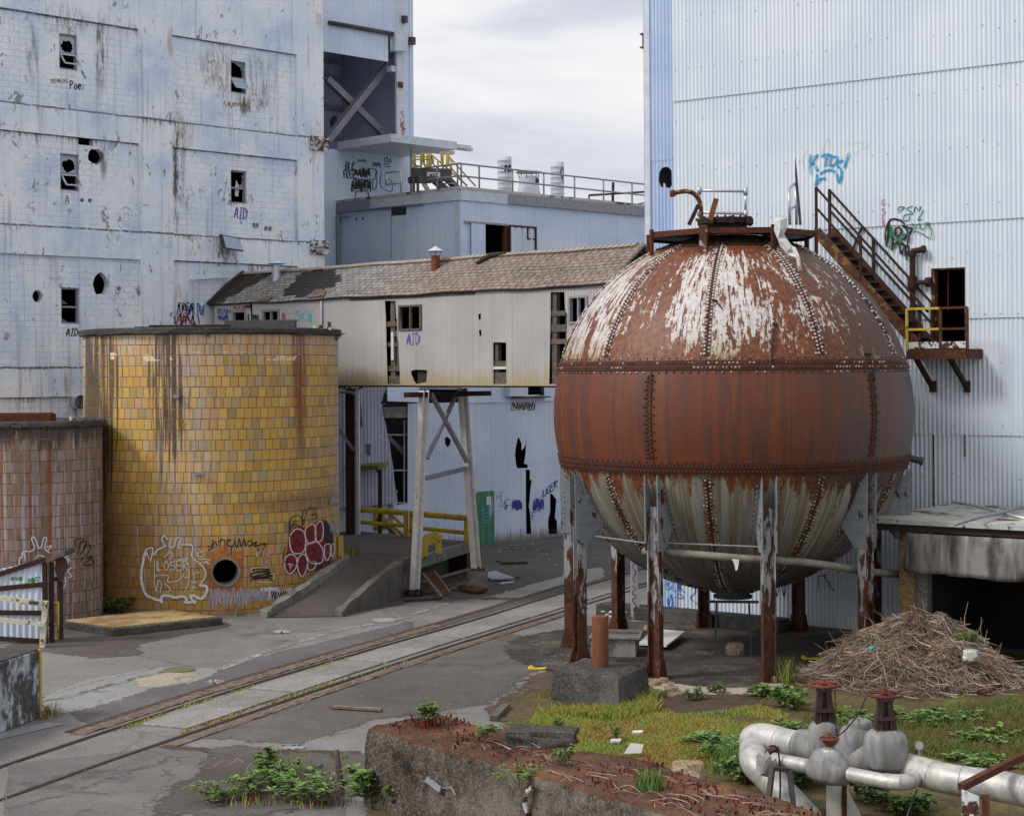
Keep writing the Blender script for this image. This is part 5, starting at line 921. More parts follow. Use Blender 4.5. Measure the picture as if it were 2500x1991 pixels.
for o, kx in ((oN, 0), (oF, 0)):
    hgt = RB.z(1992, 464, oN) - Tz; b = MB(); e_ = .98
    for hh in (hgt, hgt * .52): b.bar(st(-.02, o, hh), st(e_ + .06 * (hh > 1), o, hh), .05)
    for kk in (0.0, .43, .98): b.bar(st(kk - .02, o, -.05), st(kk - .02, o, hgt + .02), .06)
    b.build('handrail', M['rust_dark'], sta)
b = MB(); b.bar(st(.20, oF, .12), st(.30, oF, hgt - .02), .045); b.build('brace', M['rust_dark'], sta)
sp_ = frame_thing('standpipe', 'rusty upright pipe with a side valve beside the dark doorway on the white wall', 'pipe', RB); x, z = RB.xz(2227, 612, -.22)
b = MB(); zb2 = bz + .05; b.tube([(x, -.22, zb2), (x, -.22, z)], .075, 10); b.tube([(x, -.22, z - .02), (x + .30, -.22, z + .02)], .075, 10); b.lathe([(.11, -.05), (.11, .05)], 12, (x, -.22, z - .9), True); b.lathe([(.1, -.09), (.1, .05)], 12, (x, -.22, z - .05), True); b.tube([(x + .26, -.22, z + .02), (x + .34, -.22, z + .02)], .1, 10); b.build('pipe', M['rust_dark'], sp_)
b = MB(); zv = RB.z(2227, 690, -.22); b.lathe([(.12, -.16), (.12, .16)], 12, (x, -.22, zv), True); b.tube([(x, -.22, zv), (x + .45, -.22, zv)], .06, 8); b.tube([(x + .36, -.22, zv), (x + .5, -.22, zv)], .12, 10); b.build('valve', M['rust_dark'], sp_)

# ================================================================ the riveted sphere
SC = Vector((5.19, 40.7, 5.68)); SR = 4.21; SA = atan2(SC.x, SC.y)              # SA: bearing of the sphere from the camera
sph = thing('sphere_tank', 'giant riveted rusty steel sphere on ten legs, white paint peeling from its upper half', 'tank', (SC.x, SC.y, 0), -SA)
# local axes: -y looks at the camera, x to the right; bearing phi measured from the near point to the right
def sp3(phi, lat, r=SR): return Vector((r * cos(lat) * sin(phi), -r * cos(lat) * cos(phi), SC.z + r * sin(lat)))
LB = radians(15.3)
def shell(l0, l1, r, name, m, nl, ex=None):
    mb = MB(); n = 160
    for j in range(nl):
        a, c = l0 + (l1 - l0) * j / nl, l0 + (l1 - l0) * (j + 1) / nl
        for i in range(n):
            p, q = -pi + 2 * pi * i / n, -pi + 2 * pi * (i + 1) / n
            mb.poly([sp3(p, a, r), sp3(q, a, r), sp3(q, c, r), sp3(p, c, r)], [(p * SR, a * SR), (q * SR, a * SR), (q * SR, c * SR), (p * SR, c * SR)])
    if ex: mb.cur = 1; ex(mb)
    o = mb.build(name, m, sph, True)
    bm = bmesh.new(); bm.from_mesh(o.data); bmesh.ops.remove_doubles(bm, verts=bm.verts, dist=.0005); bm.to_mesh(o.data); bm.free(); return o
def crown(rv):
    for la in (66.5, 68, 69.5, 71): n_ = int(2 * pi * SR * cos(radians(la)) / .085); [rv.dome(sp3(2 * pi * (i + .5 * (la % 3)) / n_, radians(la), SR + .012), sp3(2 * pi * i / n_, radians(la), 1) - Vector((0, 0, SC.z)), .03) for i in range(n_)]
shell(LB, radians(85), SR + .012, 'upper_shell', [M['shell_upper'], M['rust_dark']], 24, crown); shell(-LB, LB, SR, 'middle_shell', M['shell_middle'], 14); shell(radians(-86), -LB, SR - .012, 'lower_shell', M['shell_lower'], 24)
pit = .0875
for sg in (1, -1):                                        # the two belts
    mb = MB(); n = 160; wB = .105 / SR
    pr = [(LB - wB, SR + .004), (LB - wB, SR + .026), (LB + wB, SR + .026), (LB + wB, SR + .004)]
    for i in range(n):
        p, q = 2 * pi * i / n, 2 * pi * (i + 1) / n
        for (la, ra), (lb, rb_) in zip(pr[:-1], pr[1:]):
            c_ = [sp3(p, sg * la, ra), sp3(q, sg * la, ra), sp3(q, sg * lb, rb_), sp3(p, sg * lb, rb_)]; mb.poly(c_ if sg > 0 else c_[::-1])
    mb.cur = 1; rv = mb; N_ = int(2 * pi * SR * cos(LB) / pit)
    for row, (dl, n_, of) in enumerate(((-.155, N_ // 2, 0), (-.05, N_, 0), (.05, N_, .5), (.155, N_ // 2, .25))):
        la = sg * LB + dl / SR; rr = SR + (.026 if abs(dl) < .1 else .012)
        for i in range(n_):
            ph = 2 * pi * (i + of) / n_; rv.dome(sp3(ph, la, rr), sp3(ph, la, 1) - Vector((0, 0, SC.z)), .026)
    M['rivet_dark'] = simple('dark_rusty_rivets', (.095, .036, .021), .8, var=.35, scale=5); rv.build('riveted_belt', [M['belt'], M['rivet_belt'] if sg > 0 else M['rivet_dark']], sph, True, auto=40)
def seam_(phi, l0, l1, m, rm, base):
    ww = .07; mb = MB(); n = 18; r0 = base + .016; pts = []
    for k in range(n + 1):
        la = l0 + (l1 - l0) * k / n; c = sp3(phi, la, 1) - Vector((0, 0, SC.z)); t = Vector((cos(phi), sin(phi), 0)); pts.append([sp3(phi, la, base + .002) - t * ww, sp3(phi, la, r0) - t * ww, sp3(phi, la, r0) + t * ww, sp3(phi, la, base + .002) + t * ww])
    for a, c in zip(pts[:-1], pts[1:]):
        for i in range(3): mb.poly([a[i], a[i + 1], c[i + 1], c[i]])
    mb.cur = 1; rv = mb; L_ = (l1 - l0) * SR; N2 = int(L_ / pit); t = Vector((cos(phi), sin(phi), 0))
    for k in range(N2):
        for off, ev in ((-.05, 1), (.05, 1), (-.115, 2), (.115, 2)):
            if k % ev: continue
            la = l0 + (l1 - l0) * (k + .5 + (.5 if off > 0 and ev == 1 else 0)) / N2; nr = (sp3(phi, la, 1) - Vector((0, 0, SC.z))); rv.dome(sp3(phi, la, r0 if ev == 1 else base) + t * off, nr, .03)
    rv.build('riveted_seam', [m, rm], sph, True, auto=40)
for k in range(10): seam_(radians(-7.5 + 36 * k), LB + .05, radians(66), M['belt'], M['rivet_upper'], SR + .012); seam_(radians(-7.5 + 36 * k), radians(-78), -LB - .05, M['belt'], M['rivet_lower'], SR - .012)
for k in range(5): seam_(radians(-25 + 72 * k), -LB + .05, LB - .05, M['belt'], M['rivet_dark'], SR)
# crown: packed rivets, ring, manhole
mb = MB(); mb.tube([sp3(2 * pi * i / 64, radians(65.3), SR + .03) for i in range(65)], .022, 6); mb.build('crown_ring', M['rust_dark'], sph, True)
zc0 = SC.z + SR - .12; mz = 10.22; mxo = -.12
mh = MB(); mh.lathe([(.5, zc0), (.5, mz - .09), (.66, mz - .09), (.66, mz - .03), (.63, mz - .025), (.66, mz - .02), (.66, mz + .04), (.3, mz + .07), (0, mz + .08)], 36, (mxo, 0, 0)); mho = mh.build('manhole', M['rust_dark'], sph, True, auto=40)
b = MB()
for k in range(20): a = 2 * pi * k / 20; b.lathe([(.03, mz - .13), (.03, mz + .08)], 6, (mxo + .6 * cos(a), .6 * sin(a), 0), True)
for k in range(3): a = -2.1 + k * .75; b.box(mxo + .66 * cos(a) - .06, mxo + .66 * cos(a) + .06, .66 * sin(a) - .12, .66 * sin(a) + .02, mz - .12, mz + .05)
b.build('bolts', M['rust_dark'], mho)
def c6s(x, y, dy=0.0):
    """point of a crop of the sphere's top at depth dy in front (-) or behind the sphere's axis"""
    p = P(1540 + x * .23191, 440 + y * .23191, SC.y + dy); q = Matrix.Rotation(SA, 4, 'Z') @ (p - Vector((SC.x, SC.y, 0))); return q
b = MB(); b.tube(crom([c6s(745, 440), c6s(738, 330), c6s(735, 280), c6s(715, 205), c6s(670, 145), c6s(600, 118), c6s(520, 122), c6s(450, 138)], 5), .055, 10); b.tube([c6s(462, 136), c6s(415, 142)], .085, 10); b.lathe([(.14, -.03), (.14, .03)], 12, c6s(745, 415), True); b.build('vent_pipe', M['rust_yellow'], sph, True)
# deck around the crown: eight-sided
PR = 2.02; pz = 9.86; ov = [(PR * sin(radians(-17 + 45 * k)), -PR * cos(radians(-17 + 45 * k))) for k in range(8)]
b = MB()
for k in range(8):
    p, q = ov[k], ov[(k + 1) % 8]; ip, iq = (p[0] * .40, p[1] * .40), (q[0] * .40, q[1] * .40); b.hexa([(p[0], p[1], pz - .02), (q[0], q[1], pz - .02), (iq[0], iq[1], pz - .02), (ip[0], ip[1], pz - .02)], [(p[0], p[1], pz + .01), (q[0], q[1], pz + .01), (iq[0], iq[1], pz + .01), (ip[0], ip[1], pz + .01)])
dk = b.build('deck', M['steel_dark'], sph)
for k in range(8):
    p, q = ov[k], ov[(k + 1) % 8]; b = MB(); b.bar((p[0], p[1], pz - .02), (q[0], q[1], pz - .02), .05, .13); b.build('deck_beam', M['rust'] if k not in (2, 3) else M['rust_dark'], dk)
    r_ = PR; zz = SC.z + sqrt(SR ** 2 - r_ ** 2); b = MB(); b.bar((p[0] * 1.02, p[1] * 1.02, zz - .06), (p[0] * 1.02, p[1] * 1.02, pz + .1), .17 if k == 0 else .12, .06 if k else .12, up=(p[0], p[1], .01)); b.build('deck_post', M['rust'] if k != 0 else paint_rust('rust_with_white_scab', (.4, .38, .36), .56, scale=5), dk)
b = MB(); b.bar(c6s(835, 420, -1.9), c6s(900, 195, -1.85), .12, .06, up=(0, 1, 0)); b.build('bent_bar', M['rust_red'], sph); b = MB(); b.bar(c6s(612, 470, -.9), c6s(712, 258, -.9), .09, .05, up=(0, 1, 0)); b.build('bent_bar', M['rust_dark'], sph)
b = MB(); fr_ = [c6s(722, 108, 1.2), c6s(1208, 118, 1.2), c6s(1208, 352, 1.2), c6s(722, 338, 1.2)]
for i in range(4): b.tube([fr_[i], fr_[(i + 1) % 4]], .034, 8)
for q in (fr_[3], fr_[2]): b.tube([q, (q.x, q.y, pz)], .034, 8)
for q in fr_: b.tube([q - Vector((0, 0, .09)), q + Vector((0, 0, .09))], .055, 8)
b.build('guard_rail', M['galv'], sph, True)
b = MB(); A_, B_ = 1665, 1735
for x, z0_, dd in ((A_, 80, .2), (B_, 30, 1.1)): b.tube([c6s(x, z0_, dd), c6s(x + 10, 470, dd)], .036, 8)
for y0, y1 in ((80, 30), (310, 268)): b.tube([c6s(A_, y0, .2), c6s(B_, y1, 1.1)], .036, 8)
b.build('ladder_rail', M['galv'], sph, True)
b = MB(); b.tube([c6s(1785, 470, .9), c6s(1740, -60, .9), c6s(1733, -230, .9)], [.035, .03, .008], 6); b.build('rod', M['steel_dark'], sph)
# torn strip of sheet hanging over the edge
b = MB(); tp = [((1520, 410), (1580, 370)), ((1515, 450), (1640, 400)), ((1508, 530), (1640, 500)), ((1545, 620), (1610, 560)), ((1570, 690), (1640, 620)), ((1645, 760), (1690, 690)), ((1660, 790), (1735, 710)), ((1745, 830), (1775, 800)), ((1760, 930), (1785, 870)), ((1765, 955), (1800, 945))]
rws = []
for i, (l, r) in enumerate(tp):
    dd = -1.9 - (.04 * i if i < 4 else .16 + .09 * (i - 4)) ; rws.append([c6s(*l, dd - .02 - .05 * (i % 2)), c6s((l[0] + r[0]) / 2, (l[1] + r[1]) / 2, dd - .14 * (1 if i % 3 else -.2)), c6s(*r, dd)])
for a, c in zip(rws[:-1], rws[1:]):
    for i in range(2): b.poly([a[i], a[i + 1], c[i + 1], c[i]])
ts = b.build('torn_sheet', simple('white_torn_sheet', (.52, .55, .55), .5, var=.2, scale=3), sph); sm = ts.modifiers.new('t', 'SOLIDIFY'); sm.thickness = .012
# legs
LR = 3.95
def leg(k):
    ph = radians(11 + 36 * k); rad = Vector((sin(ph), -cos(ph), 0)); tan = Vector((cos(ph), sin(ph), 0)); b = MB(); base = rad * LR; lt = -.86
    ztop = SC.z - 1.05; zg = SC.z - 2.55                      # column top, gusset foot
    for sd_ in (-1, 1): b.bar(base + tan * sd_ * .128 + Vector((0, 0, .02)), base + tan * sd_ * .128 + Vector((0, 0, zg + .5)), .21, .026, up=tan)
    b.bar(base + Vector((0, 0, .02)), base + Vector((0, 0, zg + .6)), .225, .022, up=rad); o = b.build('leg', M['leg'], sph)
    g = MB()
    for sd_ in (-1, 1):
        off = tan * sd_ * .143; out = []
        def on(la): return Vector((SR * cos(la), SC.z + SR * sin(la)))
        pf = [(LR + .16, zg - .35), (LR + .19, ztop - .2), (on(radians(-19)).x + .06, on(radians(-19)).y)] + [(on(radians(a)).x - .02, on(radians(a)).y) for a in (-22, -27, -32, -37, -41)] + [(LR - .75, zg + .35), (LR - .17, zg - .35)]
        g.prism([rad * r + off + Vector((0, 0, z)) for r, z in pf], tan * sd_ * .022)
        for i in range(12):                                   # riveted angle along the shell
            a = radians(-20.5 - 20 * i / 11); g.dome(rad * (on(a).x + .0) + off + tan * sd_ * .03 + Vector((0, 0, on(a).y - .09)), tan * sd_, .024, 5); g.dome(rad * (on(a).x + .05) + off + tan * sd_ * .10 + Vector((0, 0, on(a).y + .0)), rad * cos(a) + Vector((0, 0, sin(a))), .024, 5)
        for i in range(8):
            for rr in (LR - .09, LR + .09): g.dome(rad * rr + off + tan * sd_ * .022 + Vector((0, 0, zg - .25 + i * .13)), tan * sd_, .022, 5)
    g.build('gusset', M['leg_plate'], o)
    f = MB()
    for sd_ in (-1, 1): f.prism([base + tan * sd_ * .143 + rad * r * .85 + Vector((0, 0, z)) for r, z in ((-.22, 0), (.22, 0), (.22, .12), (.12, .42), (-.12, .42), (-.22, .12))], tan * sd_ * .03); [f.dome(base + tan * sd_ * .173 + rad * r + Vector((0, 0, z)), tan * sd_, .022, 5) for r, z in ((-.13, .07), (0, .07), (.13, .07), (-.06, .22), (.06, .22), (0, .34))]
    f.bar(base + tan * -.2 + Vector((0, 0, .02)), base + tan * .2 + Vector((0, 0, .02)), .42, .04); f.build('foot', M['rust'], o)
for k in range(10): leg(k)
# outlet, stool, tie rods
b = MB(); zb_ = SC.z - SR; b.lathe([(.25, zb_ + .25), (.5, zb_ + .12), (.52, zb_ - .02), (.40, zb_ - .04), (.40, zb_ - .10), (.46, zb_ - .10), (.46, zb_ - .16), (.0, zb_ - .17)], 28); b.build('outlet', M['steel_dark'], sph, True, auto=40)
b = MB(); [b.bar((x, -.3, 0), (x * .9, -.25, zb_ - .2), .05) for x in (-.42, .42)]; b.bar((-.6, -.3, zb_ - .22), (.6, -.3, zb_ - .22), .06); b.build('stool', M['steel_dark'], sph)
b = MB()
for k in (-2, -1): a, c = radians(11 + 36 * k), radians(11 + 36 * (k + 1)); z_ = SC.z - 2.75; b.tube([(3.7 * sin(a), -3.7 * cos(a), z_), (3.7 * sin(c), -3.7 * cos(c), z_ - .05)], .016, 5)
b.build('tie_rod', M['galv'], sph); b = MB(); b.tube([sp3(radians(86), radians(-14.5), SR - .1), sp3(radians(86), radians(-14.5), SR + .32)], .08, 10); b.tube([sp3(radians(86), radians(-14.5), SR + .26), sp3(radians(86), radians(-14.5), SR + .34)], .1, 10); b.build('nozzle', M['steel_dark'], sph)
b = MB()
for px, py, qx, qy in ((1276, 735, 1258, 935), (1768, 890, 1805, 1030), (960, 610, 1000, 655)):
    def zz6(x, y):
        r = ray(1300 + x * .46382, 450 + y * .46382); oc = EYE - SC; bb = r.dot(oc); aa = r.dot(r); cc = oc.dot(oc) - (SR + .05) ** 2; t = (-bb - sqrt(max(bb * bb - aa * cc, 0))) / aa; p = EYE + r * t; return Matrix.Rotation(SA, 4, 'Z') @ (p - Vector((SC.x, SC.y, 0)))
    b.tube([zz6(px, py), zz6((px + qx) / 2, (py + qy) / 2), zz6(qx, qy)], .016, 5); b.tube([zz6(px - 14, py), zz6(px + 14, py + 4)], .028, 5)
b.build('hook_rod', M['rust_dark'], sph)
# lagged pipe slung under the sphere
pp = thing('slung_pipe', 'lagged grey pipe slung between the legs beneath the belly of the sphere', 'pipe', (0, 0, 0)); b = MB()
pl = [P(*c4s(685, 632), 38.0), P(*c4s(1000, 650), 37.46), P(*c4s(1490, 690), 37.15), P(*c5s(600, 720), 37.35), P(*c5s(960, 770), 37.9), P(*c5s(1130, 795), 38.5), P(*c5s(1345, 815), 39.5)]
b.tube(crom([tuple(p) for p in pl], 5), .085, 12); b.build('lagging', M['dull'], pp, True)
b = MB(); q = P(*c4s(1380, 690), 37.0); b.prism([q, q + Vector((.16, 0, -.02)), q + Vector((.12, -.05, -.22)), q + Vector((.08, -.05, -.26)), q + Vector((.05, -.02, -.1))], (0, -.012, 0)); b.build('torn_foil', M['paper'], pp)
# ================================================================ tiled tanks
def tank(name, label, cx, cy, r, zt, zc, m, holes_px=(), full=(-100, 100)):
    be = atan2(cx, cy); o = thing(name, label, 'tank', (cx, cy, 0), -be); ctr = Vector((cx, cy, 0)); RT = Matrix.Rotation(be, 4, 'Z')
    def hit(u, v, rr=r):
        ra = ray(u, v); ox, oy = EYE.x - cx, EYE.y - cy; a = ra.x ** 2 + ra.y ** 2; b_ = ra.x * ox + ra.y * oy; c = ox * ox + oy * oy - rr * rr; t = (-b_ - sqrt(max(b_ * b_ - a * c, 0))) / a
        return RT @ (EYE + ra * t - ctr)
    def un(u, v): q = hit(u, v); return (r * atan2(q.x, -q.y), q.z)
    def bend(x, z, rr): return (rr * sin(x / r), -rr * cos(x / r), z)
    hs = [[un(*p) for p in h] for h in holes_px]; mb = MB(); wall(mb, -pi * r, pi * r, -.3, zt, hs, .16, None, 0)
    for fi, f in enumerate(mb.f): mb.uv[fi] = [(mb.v[i][0], mb.v[i][2]) for i in f]
    mb.v = [bend(x, z, r + .02 * sin(x * 1.3 + z)) for x, y, z in mb.v]; mb.build('tiled_shell', m, o, True)
    b = MB(); rd = random.Random(3); n = 72
    pr = [(r - .02, zt), (r + .10, zt), (r + .12, zt + .03), (r + .11, zc - .03), (r + .07, zc), (r - .25, zc), (r - .3, zc - .05), (0, zc - .05)]
    rings = [[b.vert(((R + (rd.uniform(-.025, .02) if i in (1, 2, 3, 4) else 0)) * cos(2 * pi * j / n), (R + (rd.uniform(-.02, .02) if i in (1, 2, 3) else 0)) * sin(2 * pi * j / n), z + (rd.uniform(-.02, .02) if i in (1, 2, 3) else 0))) for j in range(n)] for i, (R, z) in enumerate(pr)]
    for k in range(len(pr) - 1):
        for j in range(n): b.face((rings[k][j], rings[k][(j + 1) % n], rings[k + 1][(j + 1) % n], rings[k + 1][j]))
    b.build('concrete_rim', M['tank_cap'], o)
    return o, hit, un, bend
R1 = 3.74; p = P(518, 905, 51.4)
pal1 = [(0, (.60, .395, .085)), (.22, (.50, .305, .065)), (.42, (.55, .35, .09)), (.58, (.38, .25, .085)), (.70, (.60, .41, .14)), (.8, (.30, .225, .11)), (.88, (.52, .28, .07)), (.95, (.40, .31, .19))]
ZT1, ZC1 = 7.78, 7.97
z2 = lambda x, y: (220 + x * .30612, 1150 + y * .30612)
hc = z2(1077, 800)
t1, hit1, un1, bend1 = tank('tiled_tank', 'large round tank of golden yellow glazed tiles with dark drips and a round hole', p.x, p.y, R1, ZT1, ZC1, tile_mat('yellow_glazed_tiles', R1, ZT1, pal1, 'big'), [[(hc[0] + 32 * cos(a), hc[1] + 32 * sin(a)) for a in [2 * pi * k / 20 for k in range(20)]]])
def s1(off=.03): return lambda u, v: hit1(u, v, R1 + off)
mt = N('orange_tiles', .5); x_, y_, _ = mt.sep(mt.uv); rr = mt.math('FLOOR', mt.mul(y_, 1 / .25)); ux = mt.add(mt.mul(x_, 1 / .2), mt.mul(rr, .5)); f1, f2 = mt.math('FRACT', ux), mt.math('FRACT', mt.mul(y_, 1 / .25)); mt.color(mt.mix(mt.math('MAXIMUM', mt.sstep(f1, .07, .03), mt.sstep(f2, .07, .03)), mt.mix(mt.white(mt.comb(mt.math('FLOOR', ux), rr, 0.0)), (.33, .115, .03), (.46, .175, .045)), (.10, .04, .02)))
mb = MB(); sq = [un1(*z2(*q)) for q in ((930, 975), (1222, 975), (1222, 630), (930, 630))]; xa, xb = sq[0][0], sq[1][0]; za, zb_ = sq[0][1], sq[2][1]; hx_, hz_ = un1(*hc); hr0 = 32 / FPX * 47.8
wall(mb, xa, xb, za, zb_, [[(hx_ + hr0 * cos(2 * pi * k / 20), hz_ + hr0 * sin(2 * pi * k / 20)) for k in range(20)]], .1, None, 0)
c_ = un1(*z2(1060, 610)); wall(mb, c_[0] - .12, c_[0] + .12, zb_ + .004, zb_ + .16, [], .1, None, 0)
for fi, f in enumerate(mb.f): mb.uv[fi] = [(mb.v[i][0], mb.v[i][2]) for i in f]
mb.v = [bend1(x, z, R1 + .028) for x, y, z in mb.v]; mb.build('orange_surround', mt.m, t1, True)
b = MB(); q = Vector(bend1(hx_, hz_, R1)); nr = Vector((q.x, q.y, 0)).normalized(); tg = Vector((-nr.y, nr.x, 0)); rings = []
for R_, dd in ((hr0 + .05, .0), (hr0 + .05, .10), (hr0 - .015, .10), (hr0 - .015, -.5)): rings.append([b.vert(q + nr * dd + tg * R_ * cos(2 * pi * j / 32) + Vector((0, 0, R_ * sin(2 * pi * j / 32)))) for j in range(32)])
for k in range(3):
    for j in range(32): b.face((rings[k][j], rings[k][(j + 1) % 32], rings[k + 1][(j + 1) % 32], rings[k + 1][j]))
b.build('manhole_ring', M['concrete_old'], t1, True, auto=40)
Z2 = lambda *q: [z2(*k) for k in q]
W_ = [Z2((430, 690), (415, 760), (408, 850), (420, 920), (450, 985), (510, 1015), (560, 1030), (575, 1050)), Z2((575, 1050), (570, 1000), (620, 990), (680, 1005), (740, 995), (770, 1020), (760, 1045), (850, 1035)), Z2((840, 1055), (800, 1000), (830, 990), (880, 1015), (920, 980), (930, 920), (870, 905))]
paint(t1, W_, 6.5, s1(), M['spray_white']); paint(t1, [Z2((880, 890), (915, 850), (920, 800), (890, 750), (830, 700), (810, 670), (812, 590), (720, 585)), Z2((735, 610), (700, 600), (725, 540), (690, 530), (668, 600), (630, 595), (640, 560)), Z2((605, 600), (572, 545), (590, 515), (620, 545)), Z2((605, 595), (540, 625), (505, 670)), Z2((420, 695), (440, 640), (455, 620), (500, 615), (480, 725)), Z2((440, 690), (445, 640), (470, 700))], 3.4, s1(), M['spray_white'])
paint(t1, word('LOSER', *z2(535, 715), 76, 22) + [Z2((590, 690), (640, 640), (660, 680), (620, 700)), Z2((700, 700), (780, 690), (760, 710), (700, 705)), Z2((515, 710), (515, 890), (530, 960)), Z2((540, 720), (550, 800)), Z2((520, 830), (620, 830), (620, 880), (700, 870), (750, 820)), Z2((530, 960), (545, 870), (570, 900), (555, 970)), Z2((590, 890), (640, 940), (600, 970)), Z2((780, 720), (790, 820), (770, 930), (740, 975)), Z2((860, 610), (880, 640), (850, 660), (900, 690)), Z2((850, 640), (870, 700), (930, 690)), Z2((900, 700), (960, 705), (905, 725), (960, 735)), Z2((870, 730), (940, 725)), Z2((825, 810), (835, 885)), Z2((815, 885), (855, 885)), Z2((820, 810), (880, 805)), Z2((755, 850), (790, 840), (780, 870)), Z2((810, 960), (820, 920), (850, 935))], 2.0, s1(), M['spray_white'])
paint(t1, [Z2((930, 600), (985, 600), (940, 630)), Z2((980, 545), (975, 590), (1000, 560), (1010, 595)), Z2((1045, 525), (1035, 600)), Z2((1020, 560), (1070, 545), (1075, 590)), Z2((1085, 550), (1120, 545), (1090, 580), (1140, 605)), Z2((1130, 665), (1125, 620), (1160, 560)), Z2((1150, 540), (1170, 610), (1190, 535), (1205, 600), (1230, 540), (1240, 600)), Z2((1240, 600), (1270, 550), (1300, 580), (1265, 600), (1330, 560), (1310, 600), (1390, 570)), Z2((1340, 590), (1400, 575), (1380, 620), (1355, 680), (1335, 610))], 2.6, s1(), M['spray_black'])
paint(t1, [Z2((1290, 790), (1350, 775), (1430, 785), (1300, 810), (1290, 840), (1400, 820), (1445, 835), (1310, 850), (1275, 880)), Z2((1320, 800), (1440, 805), (1330, 830)), Z2((1300, 860), (1420, 850), (1465, 880))], 3.4, s1(), M['spray_black']); paint(t1, [Z2((1285, 800), (1300, 770), (1420, 770)), Z2((1440, 820), (1465, 820), (1460, 870), (1430, 885), (1340, 880))], 2.0, s1(.028), M['spray_white'])
paint(t1, word('WAVE', *z2(1320, 620), 42, 18, .1) + word('UST', *z2(1375, 705), 28, 16) + word('I', *z2(1505, 700), 10, 18), 2.2, s1(), M['spray_pink'])
paint(t1, scribble(*z2(950, 910), 90, 60, 5, 21, 5) + scribble(*z2(1220, 920), 60, 40, 4, 22, 5) + word('R', *z2(1010, 950), 14, 36) + word('D', *z2(1260, 950), 18, 26), 3.0, s1(), M['spray_lilac'])
paint(t1, scribble(*z2(1360, 920), 42, 12, 4, 24, 6) + scribble(*z2(1420, 935), 46, 30, 6, 25, 5) + scribble(*z2(1560, 925), 34, 28, 5, 26, 4), 3.0, s1(.03), M['spray_white']); paint(t1, scribble(*z2(1440, 945), 40, 24, 7, 27, 3), 1.4, s1(.034), M['spray_black'])
# red bubble letters with white outline
pieces = [[(1590, 520), (1640, 460), (1700, 480), (1720, 560), (1700, 640), (1640, 655), (1600, 620)], [(1720, 450), (1780, 420), (1800, 480), (1790, 560), (1740, 570), (1715, 510)], [(1800, 430), (1840, 395), (1860, 450), (1850, 540), (1810, 560), (1795, 490)], [(1850, 420), (1890, 400), (1925, 470), (1930, 560), (1890, 580), (1855, 520)], [(1720, 590), (1790, 560), (1830, 580), (1860, 640), (1850, 720), (1800, 735), (1740, 720), (1720, 650)], [(1555, 690), (1600, 660), (1645, 690), (1640, 770), (1590, 815), (1555, 770)], [(1660, 690), (1700, 660), (1740, 700), (1725, 780), (1690, 840), (1655, 770)], [(1730, 730), (1800, 720), (1790, 770), (1745, 785)], [(1870, 590), (1910, 580), (1915, 660), (1890, 710), (1870, 670)], [(1925, 590), (1948, 580), (1945, 650), (1925, 680)]]
fill(t1, Z2((1590, 500), (1640, 440), (1720, 445), (1800, 405), (1840, 385), (1890, 395), (1935, 480), (1955, 570), (1950, 660), (1900, 720), (1800, 780), (1740, 790), (1690, 845), (1640, 790), (1580, 820), (1548, 750), (1560, 680), (1590, 640), (1585, 560)), s1(.0285), M['spray_crimson'])
for i, q in enumerate(pieces): fill(t1, Z2(*q), s1(.031), M['spray_crimson'] if i != 3 else M['spray_black'])
paint(t1, [Z2(*(q + [q[0]])) for i, q in enumerate(pieces) if i != 3], 2.6, s1(.035), M['spray_white'])
paint(t1, [Z2((1680, 440), (1620, 420), (1590, 470), (1600, 380), (1660, 350), (1710, 400)), Z2((1620, 440), (1630, 400), (1650, 395)), Z2((1690, 440), (1700, 320), (1725, 330), (1700, 430)), Z2((1725, 310), (1780, 285), (1800, 330), (1760, 350), (1815, 345), (1790, 390)), Z2((1590, 480), (1600, 520), (1700, 480)), Z2((1625, 620), (1650, 540), (1680, 600)), Z2((1640, 590), (1690, 575)), Z2((1560, 600), (1545, 660), (1560, 720), (1720, 735), (1850, 700)), Z2((1760, 600), (1800, 640), (1770, 680), (1830, 700)), Z2((1740, 500), (1770, 480), (1760, 540)), Z2((1860, 400), (1900, 480), (1940, 560), (1900, 570))], 2.2, s1(.039), M['spray_black'])
paint(t1, [Z2((1575, 740), (1620, 740), (1590, 770)), Z2((1590, 730), (1600, 790))], 1.6, s1(.039), M['spray_white']); paint(t1, word('PANCUST', *z2(1780, 740), 52, 14, .1, -.22), 1.8, s1(), M['spray_black'])
paint(t1, scribble(*z2(1900, 400), 22, 30, 4, 8, 5) + scribble(*z2(1915, 200), 18, 24, 3, 9, 5), 1.6, s1(.03), M['spray_lilac'])
mb = MB()
for k, (u, v, rx, rz) in enumerate(((*z2(870, 14), .16, .05), (433, 966, .10, .06))):
    x, z = un1(u, v); q = Vector(bend1(x, z, R1 + .02)); nr = Vector((q.x, q.y, 0)).normalized(); tg = Vector((-nr.y, nr.x, 0)); mb.prism([q + tg * a * rx + Vector((0, 0, c * rz)) for a, c in ((-1, 0), (-.4, -.8), (.6, -.9), (1, .2), (.3, .9), (-.5, .8))], nr * .12)
mb.build('bracket_stub', M['steel_grey'], t1)
def on_tank(T, q): return (Matrix.Translation(T.location) @ Matrix.Rotation(T.rotation_euler.z, 4, 'Z')) @ Vector(q)
def plank(name, label, cat, a, b_, wd, h, m, grp=None):
    a, b_ = Vector(a), Vector(b_); c = (a + b_) / 2; o = MB().bar(a - c, b_ - c, wd, h).build(name, m, None, bevel=.006); o.location = c; return tag(o, label, cat, grp)
